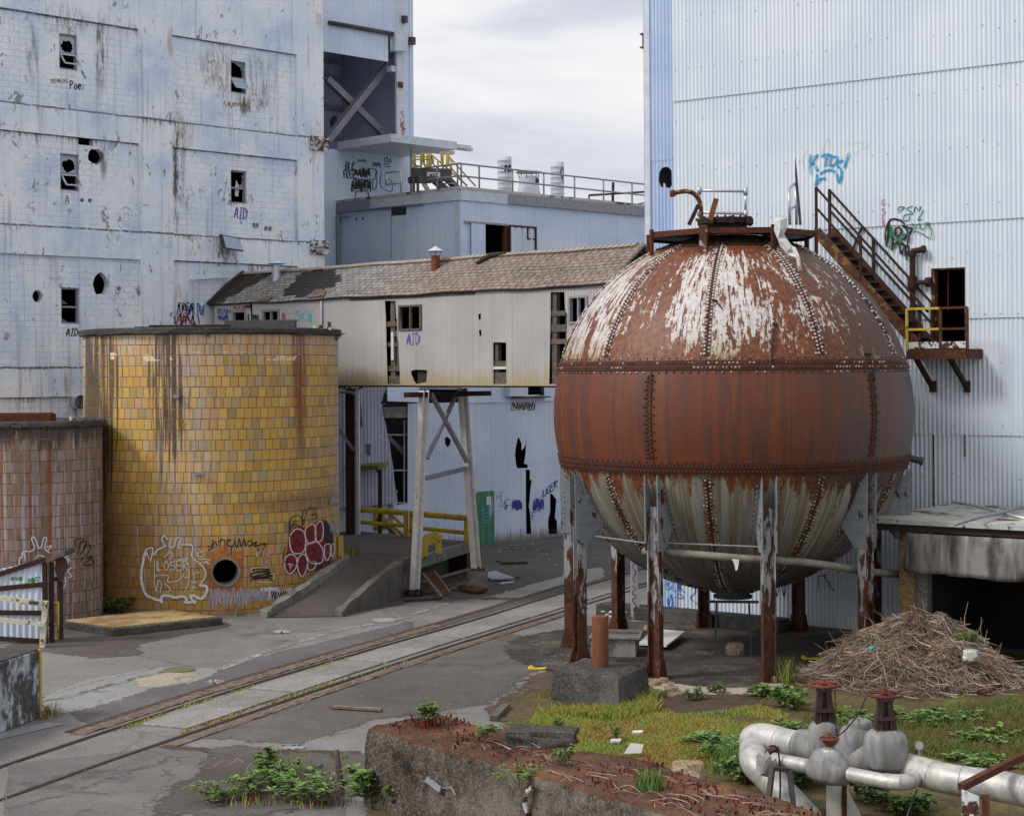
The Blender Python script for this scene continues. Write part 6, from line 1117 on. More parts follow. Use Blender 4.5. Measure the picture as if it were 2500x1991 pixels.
for lab, a, b_, h, m in (('long rusty plank lying along the rim of the yellow tiled tank', (365, 795, 49.2), (560, 787, 49.3), .10, 'rust_dark'), ('dark flat beam lying on the yellow tank rim below the teal scrawl', (550, 786, 49.4), (722, 789, 49.0), .22, 'steel_dark'), ('thin dark board on the left part of the yellow tank rim', (330, 796, 49.3), (470, 793, 49.1), .06, 'wood_dark')):
    qa, qb = P(*a), P(*b_); qa.z = ZC1 + h / 2 + .004; qb.z = ZC1 + h / 2 + .006; plank('plank', lab, 'plank', qa, qb, .18, h, M[m], 'planks lying on the yellow tank')
for lab, u, h, m, g in (('small white can on the rim of the yellow tank, leftmost of three', 770, .13, 'cream_paint', 1), ('rusty tin on the rim of the yellow tank, between two white cans', 783, .14, 'rust', 2), ('taller white and rust can on the yellow tank rim, nearest the cream bridge wall', 804, .24, 'white_rust', 3)):
    q = P(u, 800, 50.2); o = MB().lathe([(.07, 0), (.07, h * .8), (.05, h), (0, h)], 12, (0, 0, 0), True).build('tin_can', M[m], None, True, auto=40); o.location = (q.x, q.y, ZC1 - .045); tag(o, lab, 'can', 'tins on the tank rim')
def tuft(name, label, base, n, h, sp, seed, mats=('grass',), lw=.02, group=None, cat='plant', z=0.0):
    """a rooted tuft of blades"""
    rd = random.Random(seed); mb = MB()
    for k in range(n):
        a = rd.uniform(0, 6.28); r = sp * sqrt(rd.random()); x, y = r * cos(a), r * sin(a); hh = h * rd.uniform(.5, 1); lx, ly = rd.uniform(-.4, .4) * hh, rd.uniform(-.4, .4) * hh; t = (cos(a + 1.57) * lw, sin(a + 1.57) * lw)
        mb.cur = rd.randrange(len(mats)); m_ = (x + lx * .4, y + ly * .4, hh * .6); mb.poly([(x - t[0], y - t[1], 0), (x + t[0], y + t[1], 0), (m_[0] + t[0] * .7, m_[1] + t[1] * .7, m_[2]), (m_[0] - t[0] * .7, m_[1] - t[1] * .7, m_[2])]); mb.poly([(m_[0] - t[0] * .7, m_[1] - t[1] * .7, m_[2]), (m_[0] + t[0] * .7, m_[1] + t[1] * .7, m_[2]), (x + lx, y + ly, hh)])
    o = mb.build(name, [M[q] for q in mats]); o.location = base; return tag(o, label, cat, group)
def bush(name, label, base, n, h, sp, seed, ls=.09, mats=('leaf', 'leaf_pale'), group=None, cat='plant'):
    """bramble-like plant: arching stems set with folded leaflets"""
    rd = random.Random(seed); st = MB(); lf = MB()
    for k in range(n):
        a = rd.uniform(0, 6.28); r0 = sp * .35 * rd.random(); r1 = sp * rd.uniform(.4, 1); hh = h * rd.uniform(.45, 1)
        pts = crom([(r0 * cos(a), r0 * sin(a), 0), ((r0 + r1) / 2 * cos(a), (r0 + r1) / 2 * sin(a), hh * .85), (r1 * cos(a + .2), r1 * sin(a + .2), hh * rd.uniform(.55, 1))], 5); st.tube(pts, .006, 4, False)
        for q in pts[2:]:
            for j in range(3):
                b_ = rd.uniform(0, 6.28); s = ls * rd.uniform(.6, 1.25); dv = Vector((cos(b_), sin(b_), rd.uniform(-.25, .45))).normalized(); sv = dv.cross(Vector((0, 0, 1))).normalized(); c = Vector(q) + Vector((rd.uniform(-.03, .03), rd.uniform(-.03, .03), rd.uniform(-.02, .04))); up = Vector((0, 0, 1))
                lf.cur = rd.randrange(len(mats)); t = c + dv * s * 1.15; l_ = c + dv * s * .5 + sv * s * .42 + up * s * .12; r_ = c + dv * s * .5 - sv * s * .42 + up * s * .12; m_ = c + dv * s * .55 - up * s * .03
                i = [lf.vert(w_) for w_ in (c, l_, t, r_, m_)]; lf.face((i[0], i[4], i[1])); lf.face((i[1], i[4], i[2])); lf.face((i[0], i[3], i[4])); lf.face((i[3], i[2], i[4]))
    o = thing(name, label, cat, base, 0, group); st.build('stems', M['straw'], o); lf.build('leaves', [M[q] for q in mats], o); return o
bush('fern_tuft', 'small green fern under the right end of the yellow tank rim', on_tank(t1, bend1(R1 * radians(74), 7.62, R1 + .03)), 7, .22, .25, 3, .07)
bush('fern_tuft', 'tiny green fern under the yellow tank rim near its middle', on_tank(t1, bend1(R1 * radians(-2), 7.68, R1 + .03)), 5, .12, .2, 4, .05)
# smaller tank at the left
R2 = 2.02; p = P(65, 905, 47.4); pal2 = [(0, (.20, .14, .11)), (.3, (.16, .11, .08)), (.5, (.23, .18, .165)), (.7, (.18, .13, .105)), (.85, (.26, .215, .21)), (.95, (.20, .125, .08))]
t2, hit2, un2, bend2 = tank('tiled_tank', 'smaller round tank of mauve grey tiles streaked with orange rust, left of the yellow tank', p.x, p.y, R2, 5.27, 5.44, tile_mat('mauve_glazed_tiles', R2, 5.27, pal2, 'small'))
s2_ = lambda u, v: hit2(u, v, R2 + .03); z6 = lambda x, y: (x * .29126, 1300 + y * .29126); Z6 = lambda *q: [z6(*k) for k in q]
paint(t2, [Z6((160, 270), (165, 210), (185, 205), (190, 160), (235, 155)), Z6((240, 160), (290, 130), (265, 50), (290, 40), (320, 120), (345, 120), (365, 45), (390, 50), (375, 130), (420, 170)), Z6((385, 120), (430, 110), (400, 150)), Z6((290, 220), (320, 190), (360, 195), (380, 215)), Z6((530, 200), (555, 195), (540, 230), (580, 220), (560, 270)), Z6((600, 290), (570, 320), (600, 360), (570, 375)), Z6((545, 370), (550, 420), (530, 470)), Z6((200, 165), (215, 230))], 3.0, s2_, M['spray_white'])
paint(t2, [Z6((640, 110), (630, 60), (700, 50), (660, 100)), Z6((650, 180), (680, 90), (720, 70), (700, 150)), Z6((670, 190), (730, 100), (760, 120), (720, 200)), Z6((720, 210), (775, 200), (700, 270), (780, 265)), Z6((680, 230), (690, 205), (700, 230)), Z6((760, 180), (785, 260))], 2.4, s2_, M['spray_black']); paint(t2, [Z6((600, 530), (610, 480), (640, 460), (630, 520)), Z6((680, 430), (720, 500), (730, 380)), Z6((740, 450), (760, 380), (780, 500)), Z6((720, 530), (725, 640)), Z6((630, 200), (640, 270))], 1.8, s2_, M['spray_grey'])
q = P(*z4(150, 1035), 46.6); b = MB(); b.box(-.9, .75, -.3, .3, 0, .22); b.box(-.85, .7, -.26, .26, .22, .25); o = b.build('steel_hatch', M['rust'], None, bevel=.02); o.location = (q.x, q.y, 5.40); tag(o, 'rusty flat hatch box on top of the small mauve tiled tank', 'hatch')
q = P(*z4(415, 1015), 46.4); o = MB().lathe([(.11, 0), (.10, .02), (.04, .04), (.035, .16), (0, .16)], 12).build('vent_cap', M['trim_white'], None, True, auto=40); o.location = (q.x, q.y, 5.39); tag(o, 'little white vent cap on top of the small mauve tiled tank', 'vent')
b = MB(); [b.tube(crom([(x, 0, 0), (x + .08, 0, .12), (x + .18, 0, .02), (x + .3, -.02, .1), (x + .34, 0, 0)], 4), .012, 5) for x in (-.4, .2, .7)]; o = b.build('bent_rebar', M['rust_dark']); q = P(*z4(330, 1045), 46.0); o.location = (q.x, q.y, 5.385); tag(o, 'loops of bent rusty rebar sticking from the top of the small tiled tank', 'rebar')
for i, x in enumerate((-.25, .12)): bush('fern_tuft', ('green fern hanging under the small tank rim below the hatch box', 'lesser green fern under the small tank rim, right of its twin')[i], on_tank(t2, bend2(R2 * x + .15, 5.2, R2 + .03)), 6, .14, .2, 5 + i, .06)
q0 = P(*z2(90, 1140), 48.6); b = MB(); b.box(-.10, .10, -.2, .2, 0, 1.72); b.hexa([(-.12, -.22, 1.72), (.12, -.22, 1.72), (.12, .22, 1.72), (-.12, .22, 1.72)], [(-.1, -.1, 1.84), (.1, -.1, 1.84), (.1, .2, 1.84), (-.1, .2, 1.84)]); o = b.build('brick_pier', mt.m); o.location = (q0.x, q0.y, 0); tag(o, 'narrow orange tile pier wedged between the two tiled tanks', 'pier')

# ================================================================ trestle under the gallery
tr = thing('trestle', 'splayed white steel trestle with crossed braces carrying the gallery bridge', 'trestle', (0, 0, 0))
fb, ft = P(*c7(692, 925), 51.4), P(*c5(792, 760), 51.95); bb_, bt = P(*c7(1232, 745), 53.2), P(*c5(1048, 745), 53.3); e1v = Vector((.703, .711, 0))
for a, c, nm in ((fb, ft, 0), (bb_, bt, 1)):
    b = MB(); b.hbeam(a, c + Vector((0, 0, .02)), .215, .23, e1v, .03); o = b.build('leg', M['trestle'], tr); b = MB(); b.box(a.x - .28, a.x + .28, a.y - .25, a.y + .25, a.z - .03, a.z)
    for dx in (-.2, 0, .2): b.box(a.x + dx - .03, a.x + dx + .03, a.y - .2, a.y + .2, 0, a.z - .03)
    b.build('foot', M['rust_dark'], o)
def onl(a, c, y): 
    k = (y - a.z) / (c.z - a.z); return a + (c - a) * k
zz5 = lambda x, y, Y: P(*c5(x, y), Y)
b = MB(); b.bar(zz5(835, 775, 52.1), zz5(1088, 1250, 53.2), .125, .10, up=e1v); b.bar(zz5(1012, 775, 53.25), zz5(812, 1215, 51.75), .12, .09, up=e1v); b.bar(zz5(805, 1350, 51.8), zz5(1092, 1278, 53.25), .13, .13); b.build('brace', M['steel_grey'], tr)
b = MB(); b.bar(Vector((ft.x - .5, ft.y - .5, 6.0)), Vector((bt.x + .8, bt.y + .8, 6.0)), .25, .15); b.build('cap_beam', M['rust_dark'], tr)
b = MB(); b.hbeam(P(*c7(760, 905), 51.7), P(*c7(1240, 770), 53.3), .26, .3, (0, 0, 1), .03); b.build('sill_beam', M['wood'], tr)
b = MB(); b.box(bb_.x - .3, bb_.x + .35, bb_.y - .3, bb_.y + .35, 0, bb_.z - .03); b.build('plinth', M['concrete_old'], tr)
# column, awning and low shed below the bridge
cl = thing('bridge_column', 'tall dark rusty column with one pale face holding a short cream beam under the bridge', 'column', tuple(P(868, 1300, 60.5).xy) + (0,)); 
q0, q1 = P(868, 960, 60.5), P(868, 1300, 60.5); b = MB(); b.box(-.32, .02, -.15, .2, .9, q0.z + .15); b.build('post', M['rust_dark'], cl); b = MB(); b.box(.02, .16, -.17, .2, .9, q0.z + .15); b.build('pale_face', M['trestle'], cl); b = MB(); b.box(-2.6, .5, -.2, .25, q0.z + .15, q0.z + .9); b.build('beam', M['white_rust'], cl)
b = MB(); b.tube(crom([(-1.3, -.25, q0.z + .02), (-.3, -.25, q0.z + .05), (0, -.25, q0.z - .02), (.05, -.25, q0.z - .5), (.05, -.25, 1)], 4), .05, 6); b.build('conduit', M['steel_grey'], cl); b = MB(); a = P(*c5(195, 995), 60.4) - cl.location; c = P(*c5(318, 1160), 60.4) - cl.location; b.bar(a, c, .12, .12); b.build('knee_brace', M['steel_grey'], cl)
aw_ = thing('awning', 'low mossy awning on a thin rusty post under the bridge', 'awning', tuple(P(*c5(370, 1280), 62).xy) + (0,)); A0 = Vector(aw_.location); f_ = lambda x, y, Y: P(*c5(x, y), Y) - A0
b = MB(); b.hexa([f_(100, 1285, 61.2), f_(480, 1290, 61.2), f_(550, 1262, 62.6), f_(150, 1160, 63.2)], [k + Vector((0, 0, .07)) for k in (f_(100, 1270, 61.2), f_(480, 1278, 61.2), f_(550, 1250, 62.6), f_(150, 1148, 63.2))]); b.build('roof', ground_mat('mossy_roof', ((.07, .06, .03), (.13, .11, .05), (.22, .19, .10)), crack=0, scale=4, moss=(0, (.06, .07, .02), (.16, .14, .05))), aw_)
b = MB(); b.tube([f_(493, 1290, 61.3), f_(493, 1725, 61.3)], .07, 8); b.bar(f_(465, 1285, 61.3), f_(493, 1330, 61.3), .05); b.build('post', M['rust_dark'], aw_)
sh = thing('low_shed', 'low grey corrugated shed with a dark blue scrawled side behind the yellow railing', 'shed', tuple(P(*c5(400, 1700), 63).xy) + (0,)); A1 = Vector(sh.location); f_ = lambda x, y, Y: P(*c5(x, y), Y) - A1
fs = Frame((0, 0), (1, 0)); b = MB(); xa, xb = f_(310, 1600, 63).x, f_(580, 1600, 63).x; zt2 = f_(400, 1497, 63).z; wall(b, xa, xb, .2, zt2, [], .03, corr(.16, .015)); b.build('front', M['corr_dim'], sh, True); b = MB(); wall(b, xa - 1.4, xa, .2, zt2, [], .03, corr(.2, .02)); sd2 = b.build('dark_side', corr_mat('dark_blue_corrugated', (.045, .07, .11), (.03, .05, .085)), sh, True)
b = MB(); b.hexa([(xa - 1.5, -.1, zt2), (xb + .05, -.1, zt2), (xb + .05, 2.2, zt2 + .12), (xa - 1.5, 2.2, zt2 + .12)], [(xa - 1.5, -.1, zt2 + .06), (xb + .05, -.1, zt2 + .06), (xb + .05, 2.2, zt2 + .18), (xa - 1.5, 2.2, zt2 + .18)]); b.box(xb - .03, xb, .03, 2.2, .2, zt2); b.build('roof', M['roof_slab'], sh)
paint(sh, [[c5(230, 1490), c5(250, 1600), c5(235, 1680), c5(260, 1640), c5(290, 1660)], [c5(270, 1500), c5(300, 1560), c5(260, 1570)]], 2, lambda u, v: P(u, v, 62.9) - A1, M['spray_black'])
for (pts, lab) in (([(330, 225), (440, 225)], 0),): pass
# yellow railings on the dock
def yrail(x0, x1, y0, y1, b0, b1, label, mids):
    a, c = P(*c7(x0, b0), YD(x0, b0)), P(*c7(x1, b1), YD(x1, b1)); o = thing('yellow_railing', label, 'railing', (a.x, a.y, a.z), 0, 'yellow railings on the dock'); h = P(*c7(x0, y0), a.y).z - a.z; h2 = P(*c7(x1, y1), c.y).z - c.z; dv = c - a; b = MB(); Z_ = Vector((0, 0, 1))
    b.bar(Z_ * -.1, Z_ * h, .16); b.bar(dv - Z_ * .1, dv + Z_ * h2, .16); b.tube([Z_ * (h - .08), dv + Z_ * (h2 - .08)], .10, 8); b.tube([Z_ * h * mids, dv + Z_ * h2 * mids], .07, 8); b.build('frame', M['yellow'], o, True, auto=40); return o
YD = lambda x, y: G(*c7(x, y), 1.0).y
r1_ = yrail(162, 617, 205, 235, 425, 468, 'chipped yellow railing on the dock, the one nearest the yellow tank', .42)
r2_ = yrail(665, 1145, 240, 280, 470, 525, 'chipped yellow railing on the dock behind the white trestle legs', .38)
br_ = thing('yellow_gate', 'folded yellow pipe frames with diagonal braces behind the dock railing', 'gate', tuple(P(*c7(400, 400), 62.5))); A2 = Vector(br_.location); f_ = lambda x, y, Y=62.5: P(*c7(x, y), Y) - A2
b = MB(); [b.tube([f_(*k), f_(*j)], .07, 6) for k, j in (((245, 215), (395, 205)), ((245, 320), (395, 315)), ((245, 215), (245, 400)), ((395, 205), (395, 410)), ((420, 215), (420, 400)), ((270, 235), (520, 440)), ((255, 310), (370, 400)), ((470, 255), (650, 420)), ((430, 310), (600, 460)), ((520, 430), (520, 465)), ((345, 265), (500, 425)))]; b.build('frame', M['yellow'], br_, True)
q = P(*c7(840, 610), YD(840, 610) - .3); yb = thing('yellow_barrier', 'short yellow barrier of two posts and a plate on the edge of the ramp', 'barrier', (q.x, q.y, .95)); f_ = lambda x, y, Y: P(*c7(x, y), Y) - Vector(yb.location)
b = MB(); Y1, Y2 = 51.9, 52.6; b.bar(f_(780, 655, Y1), f_(780, 470, Y1), .17); b.bar(f_(900, 612, Y2), f_(900, 445, Y2), .18); b.bar(f_(780, 500, Y1), f_(895, 465, Y2), .05, .36); b.build('frame', M['yellow'], yb)
b = MB(); q = P(*c7(45, 610), 51.2); b.box(-.07, .07, -.07, .07, 0, P(*c7(45, 458), 51.2).z - .98); o = b.build('yellow_post', M['yellow']); o.location = (q.x, q.y, .98); tag(o, 'stubby yellow post beside the right edge of the yellow tiled tank', 'post')
# ================================================================ ground
def sheet(name, pts, m, z, kind='structure', rim=0):
    mb = MB(); n = len(pts); mb.poly([(q[0], q[1], z) for q in pts])
    if not rim: return tag(mb.build(name, m), kind=kind)
    for i in range(n): t = Vector((pts[(i + 2) % n][0] - pts[i - 2][0], pts[(i + 2) % n][1] - pts[i - 2][1], 0)).normalized(); mb.vert((pts[i][0] + t.y * rim, pts[i][1] - t.x * rim, z))
    for i in range(n): mb.face((i, n + i, n + (i + 1) % n, (i + 1) % n))
    o = mb.build(name, faded(m)); at = o.data.attributes.new('fade', 'FLOAT', 'POINT'); at.data.foreach_set('value', [1.0] * n + [0.0] * n); return tag(o, kind=kind)
def gp(pts): return [G(*q) for q in pts]
def ccw(p): return p if sum(a[0] * b[1] - b[0] * a[1] for a, b in zip(p, p[1:] + p[:1])) > 0 else p[::-1]
def wig(pts, amp=.06, seed=1, n=5, close=True):
    rd = random.Random(seed); out = []; q = pts + ([pts[0]] if close else [])
    for a, b in zip(q[:-1], q[1:]):
        for k in range(n): t = k / n; out.append((a[0] + (b[0] - a[0]) * t + rd.uniform(-amp, amp), a[1] + (b[1] - a[1]) * t + rd.uniform(-amp, amp)))
    if not close: out.append((q[-1][0], q[-1][1]))
    return out
z8 = lambda x, y: (x * .46382, 1250 + y * .46382); Z8 = lambda *q: [z8(*k) for k in q]; C7 = lambda *q: [c7(*k) for k in q]
mb = MB(); n = 40
mb.poly([(-400, -60, 0), (400, -60, 0), (400, 900, 0), (-400, 900, 0)]); tag(mb.build('ground', M['asphalt']), kind='structure')
def flat(name, px, m, z, amp=.07, seed=1, kind='structure', rim=.3): return sheet(name, ccw(wig([(q.x, q.y) for q in gp(px)], amp, seed)), m, z, kind, rim)
sheet('yard_far', ccw(wig([(-14, 53), (-4.7, 48.6), (-2.6, 52), (.5, 50.5), (3.2, 53.5), (6, 60), (6, 74), (-20, 74)], .2, 3)), M['asphalt_dark'], .004, rim=1.2)
flat('pale_pavement', C7((1395, 992), (1640, 998), (2085, 880), (2300, 830), (2300, 740), (2080, 790), (1780, 880)), M['concrete_pale'], .008, .08, 4)
flat('concrete_patch', Z8((215, 1010), (330, 935), (560, 865), (870, 818), (1140, 830), (1100, 850), (960, 900), (770, 925), (600, 985), (440, 1030), (330, 1050), (240, 1062)), M['concrete_patch'], .008, .04, 5)
flat('tan_patch', Z8((745, 872), (905, 850), (995, 855), (955, 893), (830, 912), (765, 918)), M['patch_tan'], .012, .05, 6)
flat('dirty_apron', Z8((60, 705), (330, 600), (600, 640), (1180, 580), (1180, 600), (700, 690), (705, 750), (520, 765)), M['asphalt_dark'], .008, .06, 7)
flat('foreground_patch', Z8((60, 1330), (860, 1235), (1100, 1250), (1400, 1262), (1900, 1285), (1800, 1660), (60, 1660)), ground_mat('old_asphalt_patch', ((.085, .082, .084), (.125, .119, .121), (.165, .156, .157)), crack=.6, scale=1.3), .006, .08, 8, rim=.08)
flat('road_crack', Z8((860, 1232), (1100, 1248), (1400, 1255), (1880, 1262), (1900, 1285), (1650, 1278), (1400, 1266), (1100, 1256)), M['mound'], .010, .05, 9, rim=.2)
wl_ = [G(*q) for q in (z8(1155, 828), z8(1460, 716), z8(1800, 620), z8(2156, 552), c7(640, 1160), c7(1000, 1048), c7(1390, 992))]
mb = MB(); pr = None
for i, q in enumerate(wl_):
    a, c = wl_[max(i - 1, 0)], wl_[min(i + 1, len(wl_) - 1)]; t = (c - a).normalized(); nn = Vector((-t.y, t.x, 0)) * .11; k = (mb.vert((q.x + nn.x, q.y + nn.y, .012)), mb.vert((q.x - nn.x, q.y - nn.y, .012)))
    if pr: mb.face((pr[0], pr[1], k[1], k[0]))
    pr = k
o = mb.build('painted_line', faded(M['line'])); o.data.attributes.new('fade', 'FLOAT', 'POINT').data.foreach_set('value', [.5] * len(mb.v)); tag(o, kind='structure')
flat('road_band', Z8((480, 1115), (760, 1010), (1170, 890), (1700, 750), (2156, 640), (2156, 580), (1500, 735), (1150, 835), (990, 885), (760, 950), (560, 1000), (420, 1060)), ground_mat('purple_asphalt', ((.070, .064, .070), (.098, .090, .099), (.125, .116, .126)), crack=.5, speck=.4, blotch=.3), .005, .06, 31, rim=.25)
flat('pale_apron', Z8((215, 990), (330, 915), (560, 845), (900, 800), (600, 745), (330, 735), (215, 740)), ground_mat('pale_asphalt', ((.12, .113, .114), (.165, .156, .157), (.21, .20, .20)), crack=.5, speck=.5, blotch=.35), .0045, .08, 32, rim=.4)
flat('brown_road', Z8((1150, 1160), (1400, 1070), (2156, 830), (2700, 640), (2760, 820), (2500, 1000), (1900, 1080), (1500, 1200)), ground_mat('brown_asphalt', ((.058, .053, .050), (.088, .081, .078), (.125, .115, .11)), crack=.4, speck=.5, blotch=.4), .005, .1, 33, rim=.7)
flat('silt', Z8((1180, 1250), (1500, 1290), (1900, 1290), (1900, 1420), (1500, 1560), (900, 1580), (1100, 1400)), M['asphalt_dark'], .014, .15, 34, rim=.6)
# spilled white paint marks
for i, (c, w_, h_) in enumerate(((z8(1480, 630), 16, 4), (z8(1130, 893), 17, 4), (z8(1530, 1238), 26, 5), (c7(430, 1200), 30, 5))):
    flat('paint_mark', [(c[0] + w_ * cos(a), c[1] + h_ * sin(a)) for a in [.3 * i + 2 * pi * k / 7 for k in range(7)]], M['line'], .014, .06, 20 + i, rim=.12)
# ---------------------------------------------------------------- railway track sunk in the road
near = [(-9.6, 23.4)] + [(-7.96, 27.37), (-6.39, 31.16), (-2.43, 40.03), (.51, 46.13), (4.06, 53.29), (9.0, 63.0)]
far = [(-11.2, 23.7)] + [(-9.35, 27.9), (-7.75, 31.9), (-5.93, 36.3), (-3.70, 41.0), (-.85, 46.8), (2.35, 53.9), (7.1, 63.7)]
def strip(pl, o0, o1, z, name=None, m=None, z0=0.0, parent=None):
    pts = [Vector((q[0], q[1], 0)) for q in crom(pl, 8)]; mb = MB(); pr = None
    for i, q in enumerate(pts):
        t = (pts[min(i + 1, len(pts) - 1)] - pts[max(i - 1, 0)]).normalized(); nn = Vector((-t.y, t.x, 0)); a, c = q + nn * o0, q + nn * o1; k = [mb.vert((a.x, a.y, z0)), mb.vert((a.x, a.y, z)), mb.vert((c.x, c.y, z)), mb.vert((c.x, c.y, z0))]
        if pr:
            for j in range(3): mb.face((pr[j], k[j], k[j + 1], pr[j + 1]))
        pr = k
    return mb.build(name, m, parent)
tag(strip(near, -.036, .036, .024, 'rail', M['rail']), 'long dull steel rail sunk in the road, the one nearer the concrete ruin', 'rail', 'railway rails')
tag(strip(far, -.036, .036, .024, 'rail', M['rail']), 'long dull steel rail sunk in the road, the one nearer the tiled tanks', 'rail', 'railway rails')
for pl in (near, far): tag(strip(pl[1:], -.065, .065, .013, 'rail_groove', M['mound']), kind='structure')
nn_ = crom(near[1:], 8); ff_ = crom(far[1:], 8)
def along(pl, t): k = min(int(t * (len(pl) - 1)), len(pl) - 2); f = t * (len(pl) - 1) - k; return Vector((pl[k][0] + (pl[k + 1][0] - pl[k][0]) * f, pl[k][1] + (pl[k + 1][1] - pl[k][1]) * f, 0))
nw, fw_ = [Vector((*q, 0)) for q in nn_], [Vector((*q, 0)) for q in ff_]
def atY(pl, y):
    for a, b in zip(pl[:-1], pl[1:]):
        if a.y <= y <= b.y: return a + (b - a) * ((y - a.y) / (b.y - a.y))
    return pl[0] if y < pl[0].y else pl[-1]
def slab_pts(y, f): a, c = atY(nw, y), atY(fw_, y + .62); dv = (c - a); return a + dv * f
ys = [32.2, 35.8, 39.4, 43.0, 46.6, 50.2, 53.8, 57.4]
places = ['pale concrete slab between the rails, nearest the old weeds', 'concrete slab between the rails, second from the near end', 'concrete slab between the rails, third from the near end', 'concrete slab between the rails, fourth from the near end', 'concrete slab between the rails below the trestle', 'concrete slab between the rails, glimpsed left of the sphere legs', 'farthest concrete slab between the rails in view']
for i in range(7):
    y0, y1 = ys[i] + .06, ys[i + 1] - .06; q = [slab_pts(y0, .17), slab_pts(y0, .85), slab_pts(y1, .85), slab_pts(y1, .17)]; c = sum(q, Vector()) / 4; b = MB(); qq = [k - c for k in q]; b.prism([k + Vector((0, 0, .0)) for k in ccw(qq)], (0, 0, .035)); o = b.build('track_slab', M['slab'], None, bevel=.012); o.location = c; tag(o, places[i], 'slab', 'concrete slabs between the rails')
    for f in (.42,): 
        s0 = slab_pts((y0 + y1) / 2 + .9, f); s1_ = slab_pts((y0 + y1) / 2 + .9, f + .2)
# timbers beside the rails
def timber(pl, off, y0, y1, w_, label):
    a, c = atY(pl, y0), atY(pl, y1); t = (c - a).normalized(); nr = Vector((-t.y, t.x, 0)) * off; rd = random.Random(int(y0 * 10 + off * 100)); n = 30; b = MB(); m = (a + c) / 2 + nr; L_ = (c - a).length; pr = None
    for k in range(n + 1):
        x = -L_ / 2 + L_ * k / n; w2 = w_ / 2 * rd.uniform(.9, 1.04); z = .035 * rd.uniform(.4, 1.1); q = [b.vert(t * x + Vector((-t.y, t.x, 0)) * (s + rd.uniform(-.07, .07)) * w2 + Vector((0, 0, zz))) for s, zz in ((-1, 0), (-1, z), (-.42, z * rd.uniform(.7, 1.3)), (-.34, .004), (-.26, z * rd.uniform(.6, 1.2)), (.3, z * rd.uniform(.8, 1.4)), (.38, .004), (.48, z * rd.uniform(.5, 1.1)), (1, z * .9), (1, 0))]
        if pr: [b.face((pr[j], q[j], q[j + 1], pr[j + 1])) for j in range(9)]
        else: b.face(q)
        pr = q
    b.face(pr[::-1]); o = b.build('track_timber', M['wood_red']); o.location = m; return tag(o, label, 'timber', 'split timbers beside the rails')
for i, (y0, y1) in enumerate(((31.0, 35.0), (35.1, 39.0), (39.1, 43.6), (43.7, 48.6))): timber(nw, -.30, y0, y1, .28, ['split weathered timber along the near rail, first from the old weeds', 'weathered timber along the near rail, second from the weeds', 'weathered timber along the near rail, third from the weeds', 'long weathered timber along the near rail toward the sphere legs'][i])
for i, (y0, y1) in enumerate(((31.8, 35.9), (36.0, 40.4), (40.5, 45.2))): timber(fw_, .36, y0, y1, .34, ['splintered timber outside the far rail at its cut end', 'splintered timber along the far rail, middle one', 'splintered timber along the far rail toward the trestle'][i])
strip([(q[0], q[1]) for q in far[2:7]], .52, .72, .016, 'gutter_dirt', M['mound'])['kind'] = 'structure'
strip([(q[0], q[1]) for q in far[2:7]], .20, .52, .010, 'gutter_gravel', M['asphalt_dark'])['kind'] = 'structure'
# manhole cover
q = G(*z8(943, 831)); o = MB().lathe([(.36, 0), (.36, .018), (.30, .022), (.29, .014), (0, .014)], 24, (0, 0, 0)).build('manhole_cover', simple('mossy_iron', (.10, .10, .055), .8, c2=(.16, .15, .07), scale=5)); o.location = (q.x, q.y, .006); tag(o, 'round mossy manhole cover at the tip of the blue grey road patch', 'manhole cover')
# ---------------------------------------------------------------- ramp and loading dock
dock = thing('loading_dock', 'grey concrete loading dock with a kerbed ramp curling round the yellow tank', 'dock', (0, 0, 0))
lb = [(-6.85, 47.0, .02), (-6.35, 47.75, .30), (-5.87, 48.45, .57), (-5.45, 49.4, .82), (-5.15, 50.3, .98), (-5.05, 51.5, 1.0), (-5.6, 54.5, 1.0), (-9.3, 65.0, 1.0)]; rb2 = [(-4.80, 47.1, .02), (-4.35, 48.4, .36), (-3.98, 49.5, .62), (-3.5, 51.0, .86), (-3.08, 52.4, .98), (-2.4, 54.6, 1.0), (-1.5, 57.4, 1.0), (-1.45, 57.6, 1.0)]
L_, R_ = crom(lb, 4), crom(rb2, 4); b = MB()
for i in range(len(L_) - 1):
    for k in range(6): f0, f1 = k / 6, (k + 1) / 6; ip = lambda a, c, f: tuple(a[j] + (c[j] - a[j]) * f for j in range(3)); b.poly([ip(L_[i], R_[i], f0), ip(L_[i], R_[i], f1), ip(L_[i + 1], R_[i + 1], f1), ip(L_[i + 1], R_[i + 1], f0)])
b.build('deck', M['asphalt_dark'], dock)
def kerb(pl, wd, hh, zdown, n0=0):
    b = MB(); pr = None; pts = crom(pl, 5); rd = random.Random(2)
    for i, q in enumerate(pts):
        a, c = Vector(pts[max(i - 1, 0)]), Vector(pts[min(i + 1, len(pts) - 1)]); t = (c - a); t.z = 0; t.normalize(); nr = Vector((-t.y, t.x, 0)); q = Vector(q); j = rd.uniform(-.02, .02)
        k = [b.vert(q + nr * (wd / 2 + j) + Vector((0, 0, zdown - q.z if zdown is not None else -.3))), b.vert(q + nr * (wd / 2 + j) + Vector((0, 0, hh + j))), b.vert(q - nr * (wd / 2 + j) + Vector((0, 0, hh - j))), b.vert(q - nr * (wd / 2) + Vector((0, 0, zdown - q.z if zdown is not None else -.3)))]
        if pr: [b.face((pr[m_], pr[m_ + 1], k[m_ + 1], k[m_])) for m_ in range(3)]
        else: b.face(k[::-1])
        pr = k
    b.face(pr); return b
